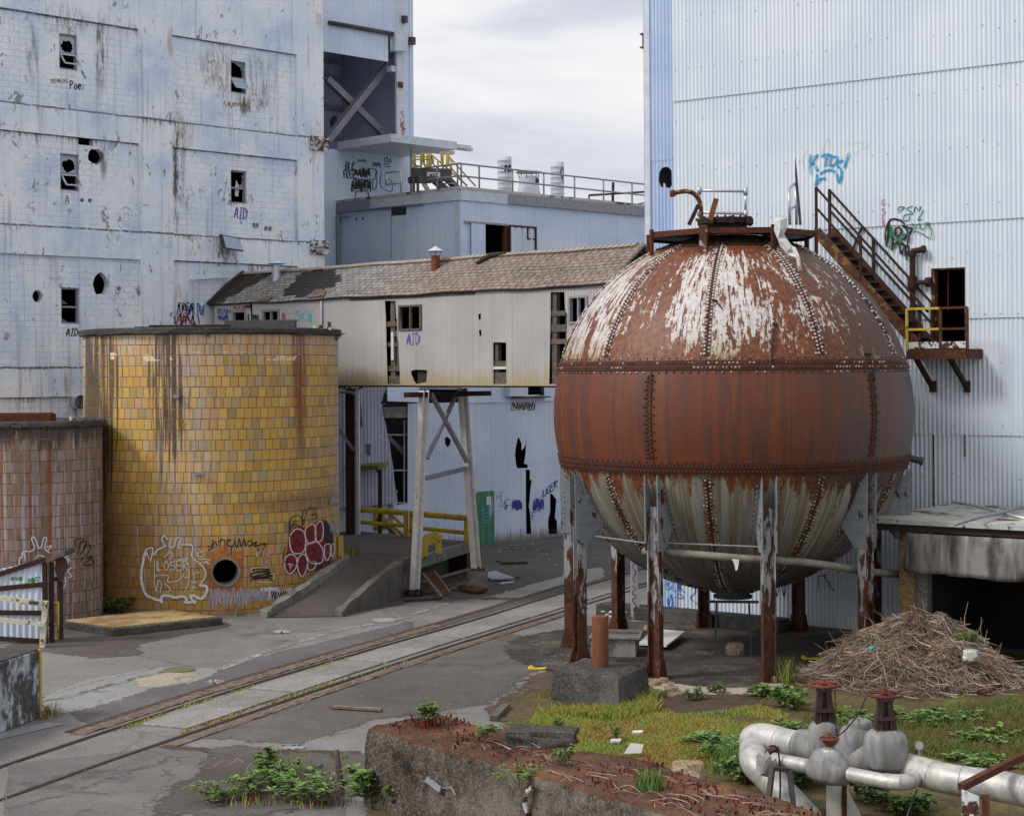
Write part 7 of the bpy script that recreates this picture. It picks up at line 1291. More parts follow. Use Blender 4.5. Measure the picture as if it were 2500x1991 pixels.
kerb(lb[:6] + [(-5.15, 52.3, 1.0)], .26, .16, -.05).build('kerb', M['concrete_old'], dock); kerb(rb2[:5], .22, .15, -.05).build('side_wall', ground_mat('stained_ramp_wall', ((.07, .065, .06), (.12, .115, .11), (.20, .19, .18)), crack=0, blotch=.7, scale=2), dock)
b = MB(); b.bar((-3.02, 52.4, .86), (-1.4, 57.6, .86), .2, .34); b.build('edge_beam', M['concrete_old'], dock); b = MB(); b.bar((-3.75, 52.5, .4), (-2.2, 57.6, .4), .1, .9); b.bar((-1.5, 57.6, .5), (-5.7, 61.8, .5), .15, .98); b.build('back_wall', M['concrete_black'], dock)
kerb_l = None
# ---------------------------------------------------------------- things below the trestle
def at_g(x, y, f=c7, z=0): q = G(*f(x, y), z); return q
q = at_g(890, 985); gr = thing('leaning_grating', 'rusty steel grating panel leaning against the trestle sill', 'grating', (q.x, q.y, 0)); f_ = lambda x, y, Y: P(*c7(x, y), Y) - Vector((q.x, q.y, 0)); b = MB()
A, B, Cc, D = f_(765, 790, 51.2), f_(865, 770, 51.4), f_(1005, 960, 50.0), f_(930, 990, 49.6); 
for k in range(10): f = k / 9; b.bar(A + (B - A) * f, D + (Cc - D) * f, .02, .04)
for k in range(8): f = k / 7; b.bar(A + (D - A) * f, B + (Cc - B) * f, .02, .03)
b.build('bars', M['rust'], gr); b = MB(); b.bar(A, D, .07, .06); b.bar(B, Cc, .05, .06); b.build('frame', M['wood'], gr)
def flat_thing(name, label, cat, px, f, m, z0, h, grp=None, tilt=0.0):
    pts = [G(*f(*k), z0) for k in px]; c = sum(pts, Vector()) / len(pts); b = MB(); b.prism(ccw([(p.x - c.x, p.y - c.y, (p.x - c.x) * tilt + rdz.uniform(0, .02)) for p in pts]), (0, 0, h)); o = b.build(name, m); o.location = (c.x, c.y, z0); return tag(o, label, cat, grp)
rdz = random.Random(9)
flat_thing('corrugated_sheet', 'crumpled grey corrugated sheet lying on the ground right of the trestle', 'sheet', [(1270, 790), (1400, 780), (1570, 860), (1360, 850)], c7, M['corr_dim'], .02, .06, None, .1)
flat_thing('rusty_plate', 'bent rusty plate on the road in front of the trestle', 'plate', [(1080, 905), (1210, 920), (1330, 955), (1230, 968), (1100, 945)], c7, M['rust'], .02, .08, None, .05)
flat_thing('tin_tray', 'blue grey tin tray with white scraps beside the leaning grating', 'tray', [(985, 915), (1060, 900), (1060, 930), (1000, 940)], c7, M['steel_grey'], .02, .15)
for i, (a, b_, w_, m, lab) in enumerate(((c7(1450, 697), c7(1685, 690), .14, 'wood_dark', 'long dark plank lying on the far yard before the pale wall'), (c7(1530, 830), c7(1610, 812), .12, 'wood', 'short grey plank right of the crumpled sheet'), (c7(1440, 875), c7(1560, 862), .1, 'paper', 'white batten lying below the crumpled sheet'), (c7(1410, 680), c7(1450, 678), .2, 'wood', 'stub of grey timber on the far yard'), (c7(930, 1005), c7(600, 1025), .12, 'wood_dark', 'dark plank lying along the foot of the ramp wall'), (z8(1740, 1020), z8(2010, 1038), .14, 'wood_red', 'reddish split plank on the road near the mossy ruin'))):
    qa, qb = G(*a, .05), G(*b_, .05); plank('plank', lab, 'plank', qa, qb, w_, .05, M[m], 'loose planks on the yard')
# white scraps of litter: too small and too many to tell apart
rd = random.Random(11); mb = MB()
for (x0, x1, y0, y1, n, f) in ((1250, 2000, 470, 600, 40, c7), (1000, 1600, 860, 960, 45, c7), (1450, 1700, 640, 780, 16, c7), (100, 640, 590, 1000, 30, c7), (1300, 2050, 560, 760, 30, c7)):
    for k in range(n):
        q = G(*f(rd.uniform(x0, x1), rd.uniform(y0, y1))); s = rd.uniform(.02, .09); a = rd.uniform(0, 3); mb.poly([(q.x + s * cos(a + t) * rd.uniform(.5, 1), q.y + s * sin(a + t) * rd.uniform(.5, 1), .02 + rd.uniform(0, .02)) for t in (0, 1.6, 3.1, 4.7)])
c4g = lambda x, y: (1360 + x * .30872, 1150 + y * .30872)
for k in range(420):
    u, v = rd.uniform(0, 2500), rd.uniform(1560, 1960)
    q = G(u, v); s = rd.uniform(.008, .024); a = rd.uniform(0, 3); mb.poly([(q.x + s * cos(a + t), q.y + s * sin(a + t), .02) for t in (0, 1.6, 3.1, 4.7)])
for k in range(160):
    q = G(rd.gauss(1390, 45), rd.gauss(1600, 22)); s = rd.uniform(.01, .03); a = rd.uniform(0, 3); mb.poly([(q.x + s * cos(a + t), q.y + s * sin(a + t), .022) for t in (0, 1.6, 3.1, 4.7)])
tag(mb.build('litter', simple('pale_litter', (.46, .46, .46), .8, var=.5, scale=9)), 'pale scraps and stone chips scattered over the yard', 'litter', kind='stuff')
for i, (u, v) in enumerate((z8(1170, 650), (630, 1445), z8(1360, 687))): pass
# ---------------------------------------------------------------- tan grating by the tanks
gx_ = [G(*z8(*k), .22) for k in ((345, 568), (600, 606), (1140, 550), (880, 512))]; c = sum(gx_, Vector()) / 4; gt = thing('grating_platform', 'low concrete kerb topped with tan rusty gratings before the tiled tanks', 'grating', (c.x, c.y, 0)); q4 = ccw([(k.x - c.x, k.y - c.y) for k in gx_])
b = MB(); big = [(x * 1.06 + .05, y * 1.06) for x, y in q4]; b.prism([(x, y, 0) for x, y in big], (0, 0, .2)); b.build('kerb', M['concrete_black'], gt, bevel=.03)
gtm = N('tan_grating_bars', .7); gx2 = gtm.sep(gtm.obj); wv = gtm.math('MAXIMUM', gtm.sstep(gtm.math('FRACT', gtm.mul(gx2[0], 9.0)), .75, .8), gtm.sstep(gtm.math('FRACT', gtm.mul(gx2[1], 9.0)), .75, .8)); gn = gtm.noise(gtm.obj, scale=1.4, det=6, rough=.65); gtm.color(gtm.mix(gtm.mul(wv, .55), gtm.mix(gtm.sstep(gn, .4, .6), (.27, .17, .075), (.44, .34, .18)), (.10, .065, .035))); gtm.bump(wv, -.4, .02)
v4 = [Vector((x, y, .204)) for x, y in q4]; idx = sorted(range(4), key=lambda i: (gx_[i].x)); 
e0, e1_, e2_, e3 = [Vector((k.x - c.x, k.y - c.y, .204)) for k in gx_]
b = MB(); b.prism([e0, e1_, e1_ + (e2_ - e1_) * .56, e0 + (e3 - e0) * .56], (0, 0, .03)); b.build('grate', gtm.m, gt); b = MB(); b.prism([e0 + (e3 - e0) * .575, e1_ + (e2_ - e1_) * .575, e2_, e3], (0, 0, .03)); b.build('grate', gtm.m, gt)
# ---------------------------------------------------------------- tin hut, gate and bulkhead at the left
HF = Frame(tuple(G(100, 1570).xy), (1, -.08)); hut = frame_thing('tin_hut', 'small lean-to hut of blue corrugated tin with rusty battens at the left edge', 'hut', HF)
hz = lambda x, y, dd=0.0: HF.xz(*z6(x, y), dd)
xl, xr = hz(-160, 600)[0], hz(372, 600)[0]; ztl, ztr = hz(-160, 390)[1], hz(372, 232)[1]; b = MB(); wall(b, xl, xr, .04, ztr + .3, [[(xl - 1, ztl), (xr + .01, ztr), (xr + .01, ztr + 1), (xl - 1, ztr + 1)]], .022, corr(.16, .018)); b.build('front', M['corr_hut'], hut, True)
b = MB(); 
for y_, dy in ((455, -25), (668, 4), (900, 26)): a0, a1 = hz(-160, y_ - dy), hz(362, y_ + dy * .2 - (20 if y_ == 455 else 0)); b.bar((a0[0], -.05, a0[1]), (a1[0], -.05, a1[1]), .03, .12)
a0, a1 = hz(-160, 395), hz(385, 222); b.bar((a0[0], -.05, a0[1]), (a1[0], -.05, a1[1]), .08, .12); b.bar((hz(376, 225)[0], -.02, 0), (hz(376, 225)[0], -.02, ztr), .10, .10); b.build('batten', M['rust_dark'], hut)
b = MB(); xs2 = hz(385, 500)[0]; xe2 = hz(525, 900, .7)[0]; wall(b, xs2, xe2, .02, hz(525, 400, .7)[1], [], .022, corr(.14, .016), .8); b.build('side', corr_mat('dark_hut_tin', (.10, .12, .17), (.06, .07, .11)), hut, True); b = MB(); b.box(xe2 - .08, xe2 + .02, .55, .7, 0, hz(525, 400, .7)[1]); b.box(xs2 + .04, xs2 + .14, .1, .2, 0, 2.0); b.bar((xs2, .3, hz(430, 395, .3)[1]), (xe2, .6, hz(520, 380, .6)[1]), .08, .1); b.build('post', M['wood_dark'], hut)
b = MB(); A = [hz(380, 225, -.1), hz(545, 150, -.1), hz(540, 190, -.1), hz(385, 255, -.1)]; b.prism([(x, -.1, z) for x, z in A], (0, .8, .0)); b.build('roof_board', M['wood'], hut)
A = [hz(500, 200, -.05), hz(545, 215, -.05), hz(570, 285, -.05), hz(535, 340, -.05), hz(520, 420, -.05), hz(480, 370, -.05), hz(455, 300, -.05), hz(470, 230, -.05)]; b = MB(); b.prism([(x, -.05, z) for x, z in A], (0, .05, 0)); b.build('hanging_sheet', M['rust_dark'], hut)
b = MB(); [b.tube([(*[hz(x0, y0, .2)[0]], .2, hz(x0, y0, .2)[1]), (hz(x1, y1, .2)[0], .2, hz(x1, y1, .2)[1])], .03, 6) for x0, y0, x1, y1 in ((405, 585, 490, 585), (405, 765, 470, 765), (400, 885, 490, 885), (488, 580, 488, 885))]; b.build('yellow_frame', M['yellow'], hut, True)
hs = on_wall(HF, 0, corr(.16, .018), .012); paint(hut, word('ME', *z6(235, 380), 28, 14, .15, -.1) + word('ove', *z6(95, 355), 28, 12), 2.4, hs, M['spray_green'])
gq = G(*z6(365, 962)); gate = thing('timber_gate', 'chipped cream gate of two rails and a post in front of the tin hut', 'gate', (gq.x, gq.y, 0)); f_ = lambda x, y: P(*z6(x, y), gq.y) - Vector((gq.x, gq.y, 0)); b = MB(); b.bar(f_(355, 962), f_(383, 570), .13, .13); b.build('post', M['cream_paint'], gate)
b = MB(); b.bar(f_(-160, 520) + Vector((0, -.1, 0)), f_(362, 588) + Vector((0, -.1, 0)), .05, .13); b.bar(f_(-160, 705) + Vector((0, -.1, 0)), f_(385, 762) + Vector((0, -.1, 0)), .05, .11); b.build('rail', M['cream_paint'], gate); b = MB(); b.bar(f_(255, 578) + Vector((0, -.14, 0)), f_(335, 580) + Vector((0, -.14, 0)), .03, .07); b.build('latch', M['steel_dark'], gate)
BF = Frame(tuple(G(*z6(350, 1545)).xy), tuple((G(*z6(350, 1545)) - G(*z6(120, 1636))).xy)); blk = frame_thing('concrete_bulkhead', 'waist high concrete bulkhead with flaking white paint and a yellow edge at the left', 'wall', BF); b = MB(); b.box(-6, -.07, 0, 2.2, 0, 1.32)
bm_ = N('flaking_white_concrete', .85); f = bm_.noise(bm_.obj, (1, 1, .7), 1.6, 9, .7); g = bm_.noise(bm_.obj, scale=7, det=5, rough=.7); bm_.color(bm_.mix(bm_.sstep(f, .47, .55), bm_.mix(bm_.sstep(g, .4, .6), (.05, .048, .05), (.10, .095, .095)), bm_.mix(bm_.sstep(g, .4, .6), (.30, .33, .37), (.42, .45, .50)))); bm_.bump(g, .4, .02); b.build('body', bm_.m, blk, bevel=.03)
b = MB(); b.box(-.07, .0, -.01, 2.2, 0, 1.33); b.build('yellow_edge', M['yellow'], blk); b = MB(); b.box(-6, -.08, .03, 2.2, 1.324, 1.345); b.build('top_dirt', M['concrete_black'], blk)
sheet('steel_plate', ccw([(q.x, q.y) for q in gp([z6(-200, 1740), z6(120, 1650), z6(400, 1590), z6(545, 1605), z6(120, 1705), z6(-200, 1780)])]), M['steel_grey'], .012)
tuft('dry_weed', 'tuft of reddish dry weed at the foot of the bulkhead beside its yellow edge', tuple(G(*z6(385, 1540))), 120, .30, .35, 2, ('grass', 'moss_stem'), .008); bush('weed', 'dark green weed growing against the foot of the yellow tank', tuple(P(*z2(200, 1120), 48.2).xy) + (0,), 40, .5, .75, 6, .10)
tuft('dry_weed', 'dry ochre weed at the foot of the yellow tank near the ramp', tuple(P(*z2(1180, 1115), 47.5).xy) + (0,), 60, .38, .2, 8, ('straw', 'grass'), .01); tuft('dry_weed', 'dry weed at the yellow tank foot beside the ramp kerb', tuple(P(*z2(1440, 1100), 47.3).xy) + (0.1,), 60, .34, .35, 9, ('straw', 'grass'), .01); tuft('weed', 'low green weed on the dock beside the stubby yellow post', tuple(P(*c7(90, 540), 53.5).xy) + (1.0,), 80, .35, .5, 10, ('leaf', 'grass'), .02)
# ================================================================ pad and soil round the sphere
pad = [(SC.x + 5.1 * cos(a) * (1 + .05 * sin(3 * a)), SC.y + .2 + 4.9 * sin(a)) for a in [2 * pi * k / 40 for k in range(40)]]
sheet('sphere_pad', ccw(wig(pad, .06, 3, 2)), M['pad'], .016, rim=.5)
def c2g(x, y): return (1240 + x * .29762, 1480 + y * .29762)
def c3c(x, y): return (1740 + x * .34323, 1600 + y * .34323)
soil = [G(*q) for q in (c2g(0, 860), c2g(250, 700), c2g(700, 640), c2g(1180, 640), c2g(1500, 700), c2g(1900, 720), (1900, 1700), (2000, 1670), (2480, 1600), (2700, 1700))]
sheet('weedy_ground', ccw(wig([(q.x, q.y) for q in soil] + [(14, 22), (-2.2, 22), (-1.9, 26), (-.2, 29.5), (.1, 33.0)], .12, 5)), M['soil'], .020, rim=.5)
flat('moss_verge', (c2g(-120, 900), c2g(30, 760), c2g(420, 470), c2g(700, 430), c2g(1150, 480), c2g(1150, 640), c2g(500, 800), c2g(200, 900)), ground_mat('dark_moss_dirt', ((.045, .03, .025), (.07, .045, .038), (.12, .09, .08)), crack=0, speck=.5, blotch=.5, scale=3), .012, .18, 6)
flat('bark_dirt', (c2g(1170, 790), c2g(1500, 720), c2g(2000, 720), c2g(2050, 840), c2g(1600, 900), c2g(1350, 880)), M['mound'], .026, .12, 8)
flat('kerb_arc', (c2g(1170, 600), c2g(1350, 650), c2g(1700, 690), c2g(2050, 680), c2g(2200, 640), c2g(2200, 660), c2g(2050, 715), c2g(1650, 720), c2g(1300, 690), c2g(1160, 630)), M['patch_tan'], .030, .05, 9)
# concrete block with a pipe stub
F0 = G(*c2g(915, 860)); L0 = G(*c2g(350, 770)); R0 = G(*c2g(1170, 740)); B0 = L0 + R0 - F0; hh = .70
ctr = (F0 + L0 + R0 + B0) / 4; cb = thing('pipe_footing', 'sooty concrete block holding a short rusty red pipe, in front of the sphere legs', 'footing', tuple(ctr)); q = [k - ctr for k in (F0, R0, B0, L0)]; b = MB(); t_ = [Vector((k.x * .93, k.y * .93, hh)) for k in q]
nseg = 8; mb = MB(); rd = random.Random(4); vd = {}
def bl(u_, v_, w_):
    a = q[0] * (1 - u_) * (1 - v_) + q[1] * u_ * (1 - v_) + q[2] * u_ * v_ + q[3] * (1 - u_) * v_; s = 1 - .07 * w_
    if w_ > .99 and (u_ in (0, 1) or v_ in (0, 1)): s *= .985; 
    k = (round(u_, 3), round(v_, 3), round(w_, 3))
    if k not in vd: vd[k] = mb.vert((a.x * s + rd.uniform(-.012, .012), a.y * s + rd.uniform(-.012, .012), hh * w_ - .02 + rd.uniform(-.015, .01) * (w_ > 0) - (.05 if w_ > .99 and (u_ in (0, 1) or v_ in (0, 1)) else 0)))
    return vd[k]
for i in range(nseg):
    for j in range(nseg):
        a, c, e, f = i / nseg, (i + 1) / nseg, j / nseg, (j + 1) / nseg
        mb.face((bl(a, e, 1), bl(c, e, 1), bl(c, f, 1), bl(a, f, 1)))
        mb.face((bl(a, 0, e), bl(c, 0, e), bl(c, 0, f), bl(a, 0, f))); mb.face((bl(1, a, e), bl(1, c, e), bl(1, c, f), bl(1, a, f))); mb.face((bl(c, 1, e), bl(a, 1, e), bl(a, 1, f), bl(c, 1, f))); mb.face((bl(0, c, e), bl(0, a, e), bl(0, a, f), bl(0, c, f)))
mb.build('block', M['concrete_black'], cb, True, auto=50)
pq = P(*c2g(760, 500), 35.0); b = MB(); r_ = .168; b.lathe([(r_, hh - .06), (r_, 1.66), (r_ - .02, 1.70), (r_ - .05, 1.71), (0, 1.71)], 24, (pq.x - ctr.x, pq.y - ctr.y, 0)); b.build('pipe_stub', M['rust_red'], cb, True, auto=40)
# a trough, boards and stones under the sphere
tq = G(*c2g(930, 400)); b = MB(); b.box(-.55, .5, -.5, .5, 0, .42); b.box(-.6, .62, -.56, -.46, .42, .5); b.box(-.6, .62, .46, .56, .42, .5); b.box(-.6, -.5, -.46, .46, .42, .5); b.box(.52, .62, -.46, .46, .42, .5); o = b.build('concrete_trough', M['concrete_old'], None, bevel=.02); o.location = (tq.x - .1, tq.y + .2, 0); o.rotation_euler.z = -.15; tag(o, 'square concrete trough behind the sooty block, beside the left sphere legs', 'trough')
flat_thing('white_sheet', 'dirty white panel with a raised rim lying under the sphere behind its second leg', 'panel', [(1070, 300), (1200, 200), (1455, 235), (1300, 335)], c2g, M['paper'], .10, .05, None, .08); 
flat_thing('brown_board', 'flat brown board lying beside the concrete trough', 'board', [(900, 265), (1100, 225), (1180, 250), (1050, 300)], c2g, M['wood_dark'], .05, .04)
def rock(name, label, loc, sx, sy, sz, m, seed, cat='stone', grp=None):
    rd = random.Random(seed); bm = bmesh.new(); bmesh.ops.create_icosphere(bm, subdivisions=3, radius=1)
    for v in bm.verts: n_ = mnoise.noise(v.co * 1.3 + Vector((seed, 0, 0))); k = 1 + .35 * n_ + .12 * mnoise.noise(v.co * 4 + Vector((0, seed, 0))); v.co = Vector((max(-.8, min(.8, v.co.x * k)) * sx, max(-.8, min(.8, v.co.y * k)) * sy, max(-.5, min(.75, v.co.z * k)) * sz))
    me = bpy.data.meshes.new(name); bm.to_mesh(me); bm.free(); me.materials.append(m); o = bpy.data.objects.new(name, me); col.objects.link(o); o.location = loc; o.rotation_euler.z = seed; return tag(o, label, cat, grp)
q = G(*c2g(1860, 395)); rock('stone', 'mossy pale stone lying on the pad under the sphere outlet', (q.x, q.y, .12), .26, .22, .22, M['stone'], 3)
q = G(*c2g(1150, 195)); rock('stone', 'small cream stone near the rear left sphere leg', (q.x, q.y, .05), .14, .12, .1, M['stone'], 5)
q = G(*c5s(390, 1670)); rock('stone', 'pale stone at the foot of the nearest sphere leg', (q.x, q.y, .06), .2, .16, .14, M['stone'], 7)
rd_ = random.Random(8)
for i in range(7): q = G(*c2g(1190 + 30 * i + rd_.uniform(-10, 10), 600 + 22 * i + rd_.uniform(-30, 30))); rock('rubble', ('cream rubble lump at the foot of the second sphere leg beside the sooty block'), (q.x, q.y, .04), rd_.uniform(.1, .22), rd_.uniform(.1, .16), rd_.uniform(.06, .14), M['stone'], 20 + i, 'rubble', 'rubble lumps by the sphere leg')
for i, (c, lab) in enumerate(((c2g(250, 518), 'crumpled yellow plastic scrap on the road left of the sooty block'), (c5s(650, 1490), 'bright yellow plastic scrap on the pad at the edge of the dead stems'))):
    q = G(*c); b = MB(); b.poly([(-.2, -.04, .01), (.14, -.06, .02), (.2, .02, .05), (-.08, .07, .03)]); b.poly([(-.2, -.04, .01), (-.08, .07, .03), (-.16, .11, .09), (-.24, .04, .04)]); o = b.build('plastic_scrap', M['yellow_rag']); o.location = q + Vector((0, 0, .01)); sm = o.modifiers.new('t', 'SOLIDIFY'); sm.thickness = .01; tag(o, lab, 'plastic scrap')
for i, (x0, y0, x1, y1) in enumerate(((400, 148, 440, 215), (860, 100, 890, 160))): pass
q = G(*c4g(440, 1190)); b = MB(); rd = random.Random(6)
for k in range(9): a = Vector((rd.uniform(-.3, .35), rd.uniform(-.3, .3), .04 + .03 * k)); t = Vector((rd.uniform(-1, 1), rd.uniform(-1, 1), rd.uniform(-.3, .3))).normalized() * rd.uniform(.12, .3); b.bar(a - t, a + t, rd.uniform(.06, .14), .03)
o = b.build('scrap_heap', M['paper']); o.location = q; tag(o, 'small heap of white scrap boards behind the left sphere legs', 'scrap heap')
# leaning boards at the left corner of the white building
q = P(*c4s(620, 1170), 46.2); b = MB(); f_ = lambda x, y, Y=46.2: P(*c4s(x, y), Y) - Vector((q.x, q.y, 0)); b.prism([f_(585, 1185), f_(655, 1160), f_(632, 700), f_(585, 690)], (0, .12, 0)); o = b.build('leaning_board', simple('white_scrawled_board', (.50, .50, .52), .6, var=.15)); o.location = (q.x, q.y, 0); tag(o, 'tall white board with violet scrawls leaning by the corner of the white building', 'board')
paint(o, [[c4s(590, 700), c4s(610, 720), c4s(595, 760), c4s(620, 800), c4s(600, 850), c4s(615, 880)]], 2.4, lambda u, v: P(u, v, 46.17) - Vector((q.x, q.y, 0)), M['spray_violet']); paint(o, [[c4s(590, 900), c4s(620, 930), c4s(592, 960), c4s(622, 990), c4s(595, 1020), c4s(625, 1060), c4s(600, 1100)]], 1.8, lambda u, v: P(u, v, 46.17) - Vector((q.x, q.y, 0)), M['spray_black'])
q = P(*c4s(900, 1230), 46.0); b = MB(); b.box(-2.2, 3.4, -.35, .3, 0, .34); o = b.build('foundation_kerb', M['concrete_black'], None, bevel=.03); o.location = (q.x, q.y - .1, 0); o.rotation_euler.z = RB.a; tag(o, 'dark concrete kerb at the foot of the white building behind the sphere', 'kerb')
# ================================================================ lean-to at the right
LT = Frame((8.15, 39.1), (.796, -.605)); lt = frame_thing('lean_to', 'low lean-to with a pale mossy slab roof and an ochre pillar beside the sphere', 'shed', LT)
zr0 = LT.z(2133, 1270); ltd = 4.2; b = MB(); b.hexa([(0, 0, zr0 - .02), (6, 0, zr0 - .02), (6, ltd, zr0 - .0), (0, ltd, zr0 - .0)], [(0, 0, zr0 + .06), (6, 0, zr0 + .06), (6, ltd, zr0 + .10), (0, ltd, zr0 + .10)]); b.build('roof', M['roof_slab'], lt)
b = MB(); b.box(-.02, 6, -.06, -.0, zr0 - .05, zr0 + .05); b.box(-.04, .0, .0, ltd, zr0 - .05, zr0 + .07); b.build('fascia', paint_rust('flaking_pale_green_board', (.42, .47, .47), .40, scale=4), lt); b = MB(); b.box(.25, 6, .04, .2, zr0 - .21, zr0 - .025); b.box(.1, .25, .04, ltd, zr0 - .21, zr0 - .025); b.build('beam', M['wood_dark'], lt)
px0, px1 = LT.x(2195, 1500, .25), LT.x(2232, 1500, .25); b = MB(); b.box(px0, px1, .25, .62, 0, zr0 - .21); b.build('pillar', M['column'], lt, bevel=.02); b = MB(); b.box(px1 + .002, px1 + .25, .4, .6, 0, zr0 - .2); b.build('side_post', M['concrete_old'], lt); b = MB(); b.box(px0, px0 + .1, .05, .25, zr0 - .4, zr0 - .21); b.build('block', M['wood'], lt)
b = MB(); b.box(px1 + .3, 6, 3.9, 4.0, 0, zr0); b.box(px1 + .26, px1 + .3, .62, 3.9, 0, zr0 - .2); b.box(5.9, 6, .3, 3.9, 0, zr0); b.build('inner_wall', M['dark'], lt)
paint(lt, word('M', *d(1902, 1288), 22, 28) + [[d(1901, 1335), d(1901, 1325), d(1916, 1323), d(1917, 1337)], [d(1903, 1338), d(1917, 1337)]], 3.2, on_wall(LT, .25, None, .012), M['spray_white'])
tp_ = frame_thing('hanging_tarp', 'stained grey tarp hanging from the lean-to roof edge over the dark opening', 'tarp', LT); b = MB(); x0, x1 = LT.x(2216, 1300), 6.0; nz_ = 8; nx_ = 60
zt_ = LT.z(2230, 1298) - .02; zb0, zb1 = LT.z(2220, 1394), LT.z(2400, 1412)
rows = [[b.vert((x0 + (x1 - x0) * i / nx_ - (.03 * j / nz_ if i == 0 else 0), -.07 - .05 * sin(j / nz_ * 2.4) - (.035 * sin(i * .55) + .02 * sin(i * 1.3 + 1)) * j / nz_, zt_ + ((zb0 if i < 12 else zb0 - .05) - .02 * sin(i * .3) - zt_) * j / nz_)) for i in range(nx_ + 1)] for j in range(nz_ + 1)]
for j in range(nz_):
    for i in range(nx_): b.face((rows[j][i], rows[j + 1][i], rows[j + 1][i + 1], rows[j][i + 1]))
o = b.build('cloth', M['tarp'], tp_, True); sm = o.modifiers.new('t', 'SOLIDIFY'); sm.thickness = .012
def c8(x, y): return (2120 + x * .26786, 1180 + y * .26786)
for i, (a, c, r, m, lab) in enumerate(((c8(770, 168), c8(1225, 272), .035, 'galv', 'pale bare branch lying across the lean-to roof, pointing up left'), (c8(800, 380), c8(1180, 270), .045, 'steel_grey', 'grey pipe lying across the lean-to roof over the tarp'))):
    zz = zr0 + .12 + .05 * i; pa, pb = G(*a, zz + (.15 if i == 0 else 0)), G(*c, zz + .02); pa.y = max(pa.y, 36); o = MB().tube([pa - pb, (pa - pb) * .5 + Vector((0, 0, .03)), Vector((0, 0, 0)), (pb - pa) * .6], [r * .7, r, r, r], 7).build('fallen_branch' if i == 0 else 'loose_pipe', M[m], None, True); o.location = pb; tag(o, lab, 'branch' if i == 0 else 'pipe')
# ================================================================ heap of dead stems
hp = thing('stem_heap', 'large heap of dead tan bramble stems piled in front of the lean-to', 'brush heap', (8.6, 36.9, 0)); HX, HY, HH = 2.3, 1.8, 1.2; rd = random.Random(21)
def hgt(x, y):
    k = 1 - (x / HX) ** 2 - (y / HY) ** 2; return HH * max(k, 0) ** 1.05 * (1 + .38 * mnoise.noise(Vector((x * 1.5, y * 1.5, 2))) + .15 * mnoise.noise(Vector((x * 4, y * 4, 6))))
mb = MB(); n = 34; gr_ = [[mb.vert((-HX + 2 * HX * i / n, -HY + 2 * HY * j / n, hgt(-HX + 2 * HX * i / n, -HY + 2 * HY * j / n) * .93 - .02)) for i in range(n + 1)] for j in range(n + 1)]
for j in range(n):
    for i in range(n): mb.face((gr_[j][i], gr_[j][i + 1], gr_[j + 1][i + 1], gr_[j + 1][i]))
mb.build('mound', M['mound'], hp, True)
mb = MB()
for k in range(4200):
    a, r = rd.uniform(0, 6.28), sqrt(rd.random()) * (1.02 if rd.random() < .93 else 1.2); x, y = HX * r * cos(a), HY * r * sin(a); z = hgt(x, y) + rd.choice((rd.uniform(-.04, .10), rd.uniform(-.02, .22))); l = rd.uniform(.25, 1.0) * (1.5 if rd.random() < .1 else 1); th = rd.gauss(.2, 1.0); dv = Vector((cos(th), sin(th), 0)); up = rd.gauss(.0, .24); c = Vector((x, y, z)); pts = []
    for j in range(4): t = (j / 3 - .5) * l; q = c + dv * t + Vector((-dv.y, dv.x, 0)) * (rd.uniform(-.13, .13) * l); q.z = max(.01, hgt(q.x, q.y) * .55 + z * .45 + up * t * .6 + rd.uniform(-.03, .05)); pts.append(q)
    mb.cur = rd.choice((0, 0, 1, 2, 2)); mb.tube(pts, rd.choice((.003, .004, .005, .006, .010)), 3, False)
for k in range(70):
    a = rd.uniform(0, 6.28); x, y = HX * .8 * rd.uniform(-1, 1), HY * rd.uniform(-.5, .8); z = hgt(x, y); l = rd.uniform(.3, .75); dv = Vector((rd.gauss(-.25, .5), rd.gauss(0, .3), rd.uniform(.6, 1.2))).normalized(); mb.tube([(x, y, z), Vector((x, y, z)) + dv * l * .5, Vector((x, y, z)) + dv * l + Vector((rd.uniform(-.1, .1), 0, -.04))], [.012, .009, .004], 4, False)
mb.build('stems', [M['straw'], M['straw_pale'], M['straw_dark']], hp)
q = Vector((8.5, 35.5, .75)); rock('foil_scrap', 'crumpled silver foil scrap caught on the front of the dead stem heap', q + Vector((.95, .05, .0)), .2, .14, .18, M['foil'], 9, 'foil scrap'); rock('bottle_scrap', 'faded green scrap lying on the dead stem heap', (7.55, 36.1, hgt(-1, -.8) + .03), .16, .07, .04, M['spray_teal'], 4, 'scrap')
bush('green_shrub', 'small bright green shrub on the right shoulder of the dead stem heap', (8.55 + 1.05, 36.9 - .3, hgt(1.05, -.3) * .9), 46, .42, .42, 31, .05, ('leaf_pale', 'leaf'))
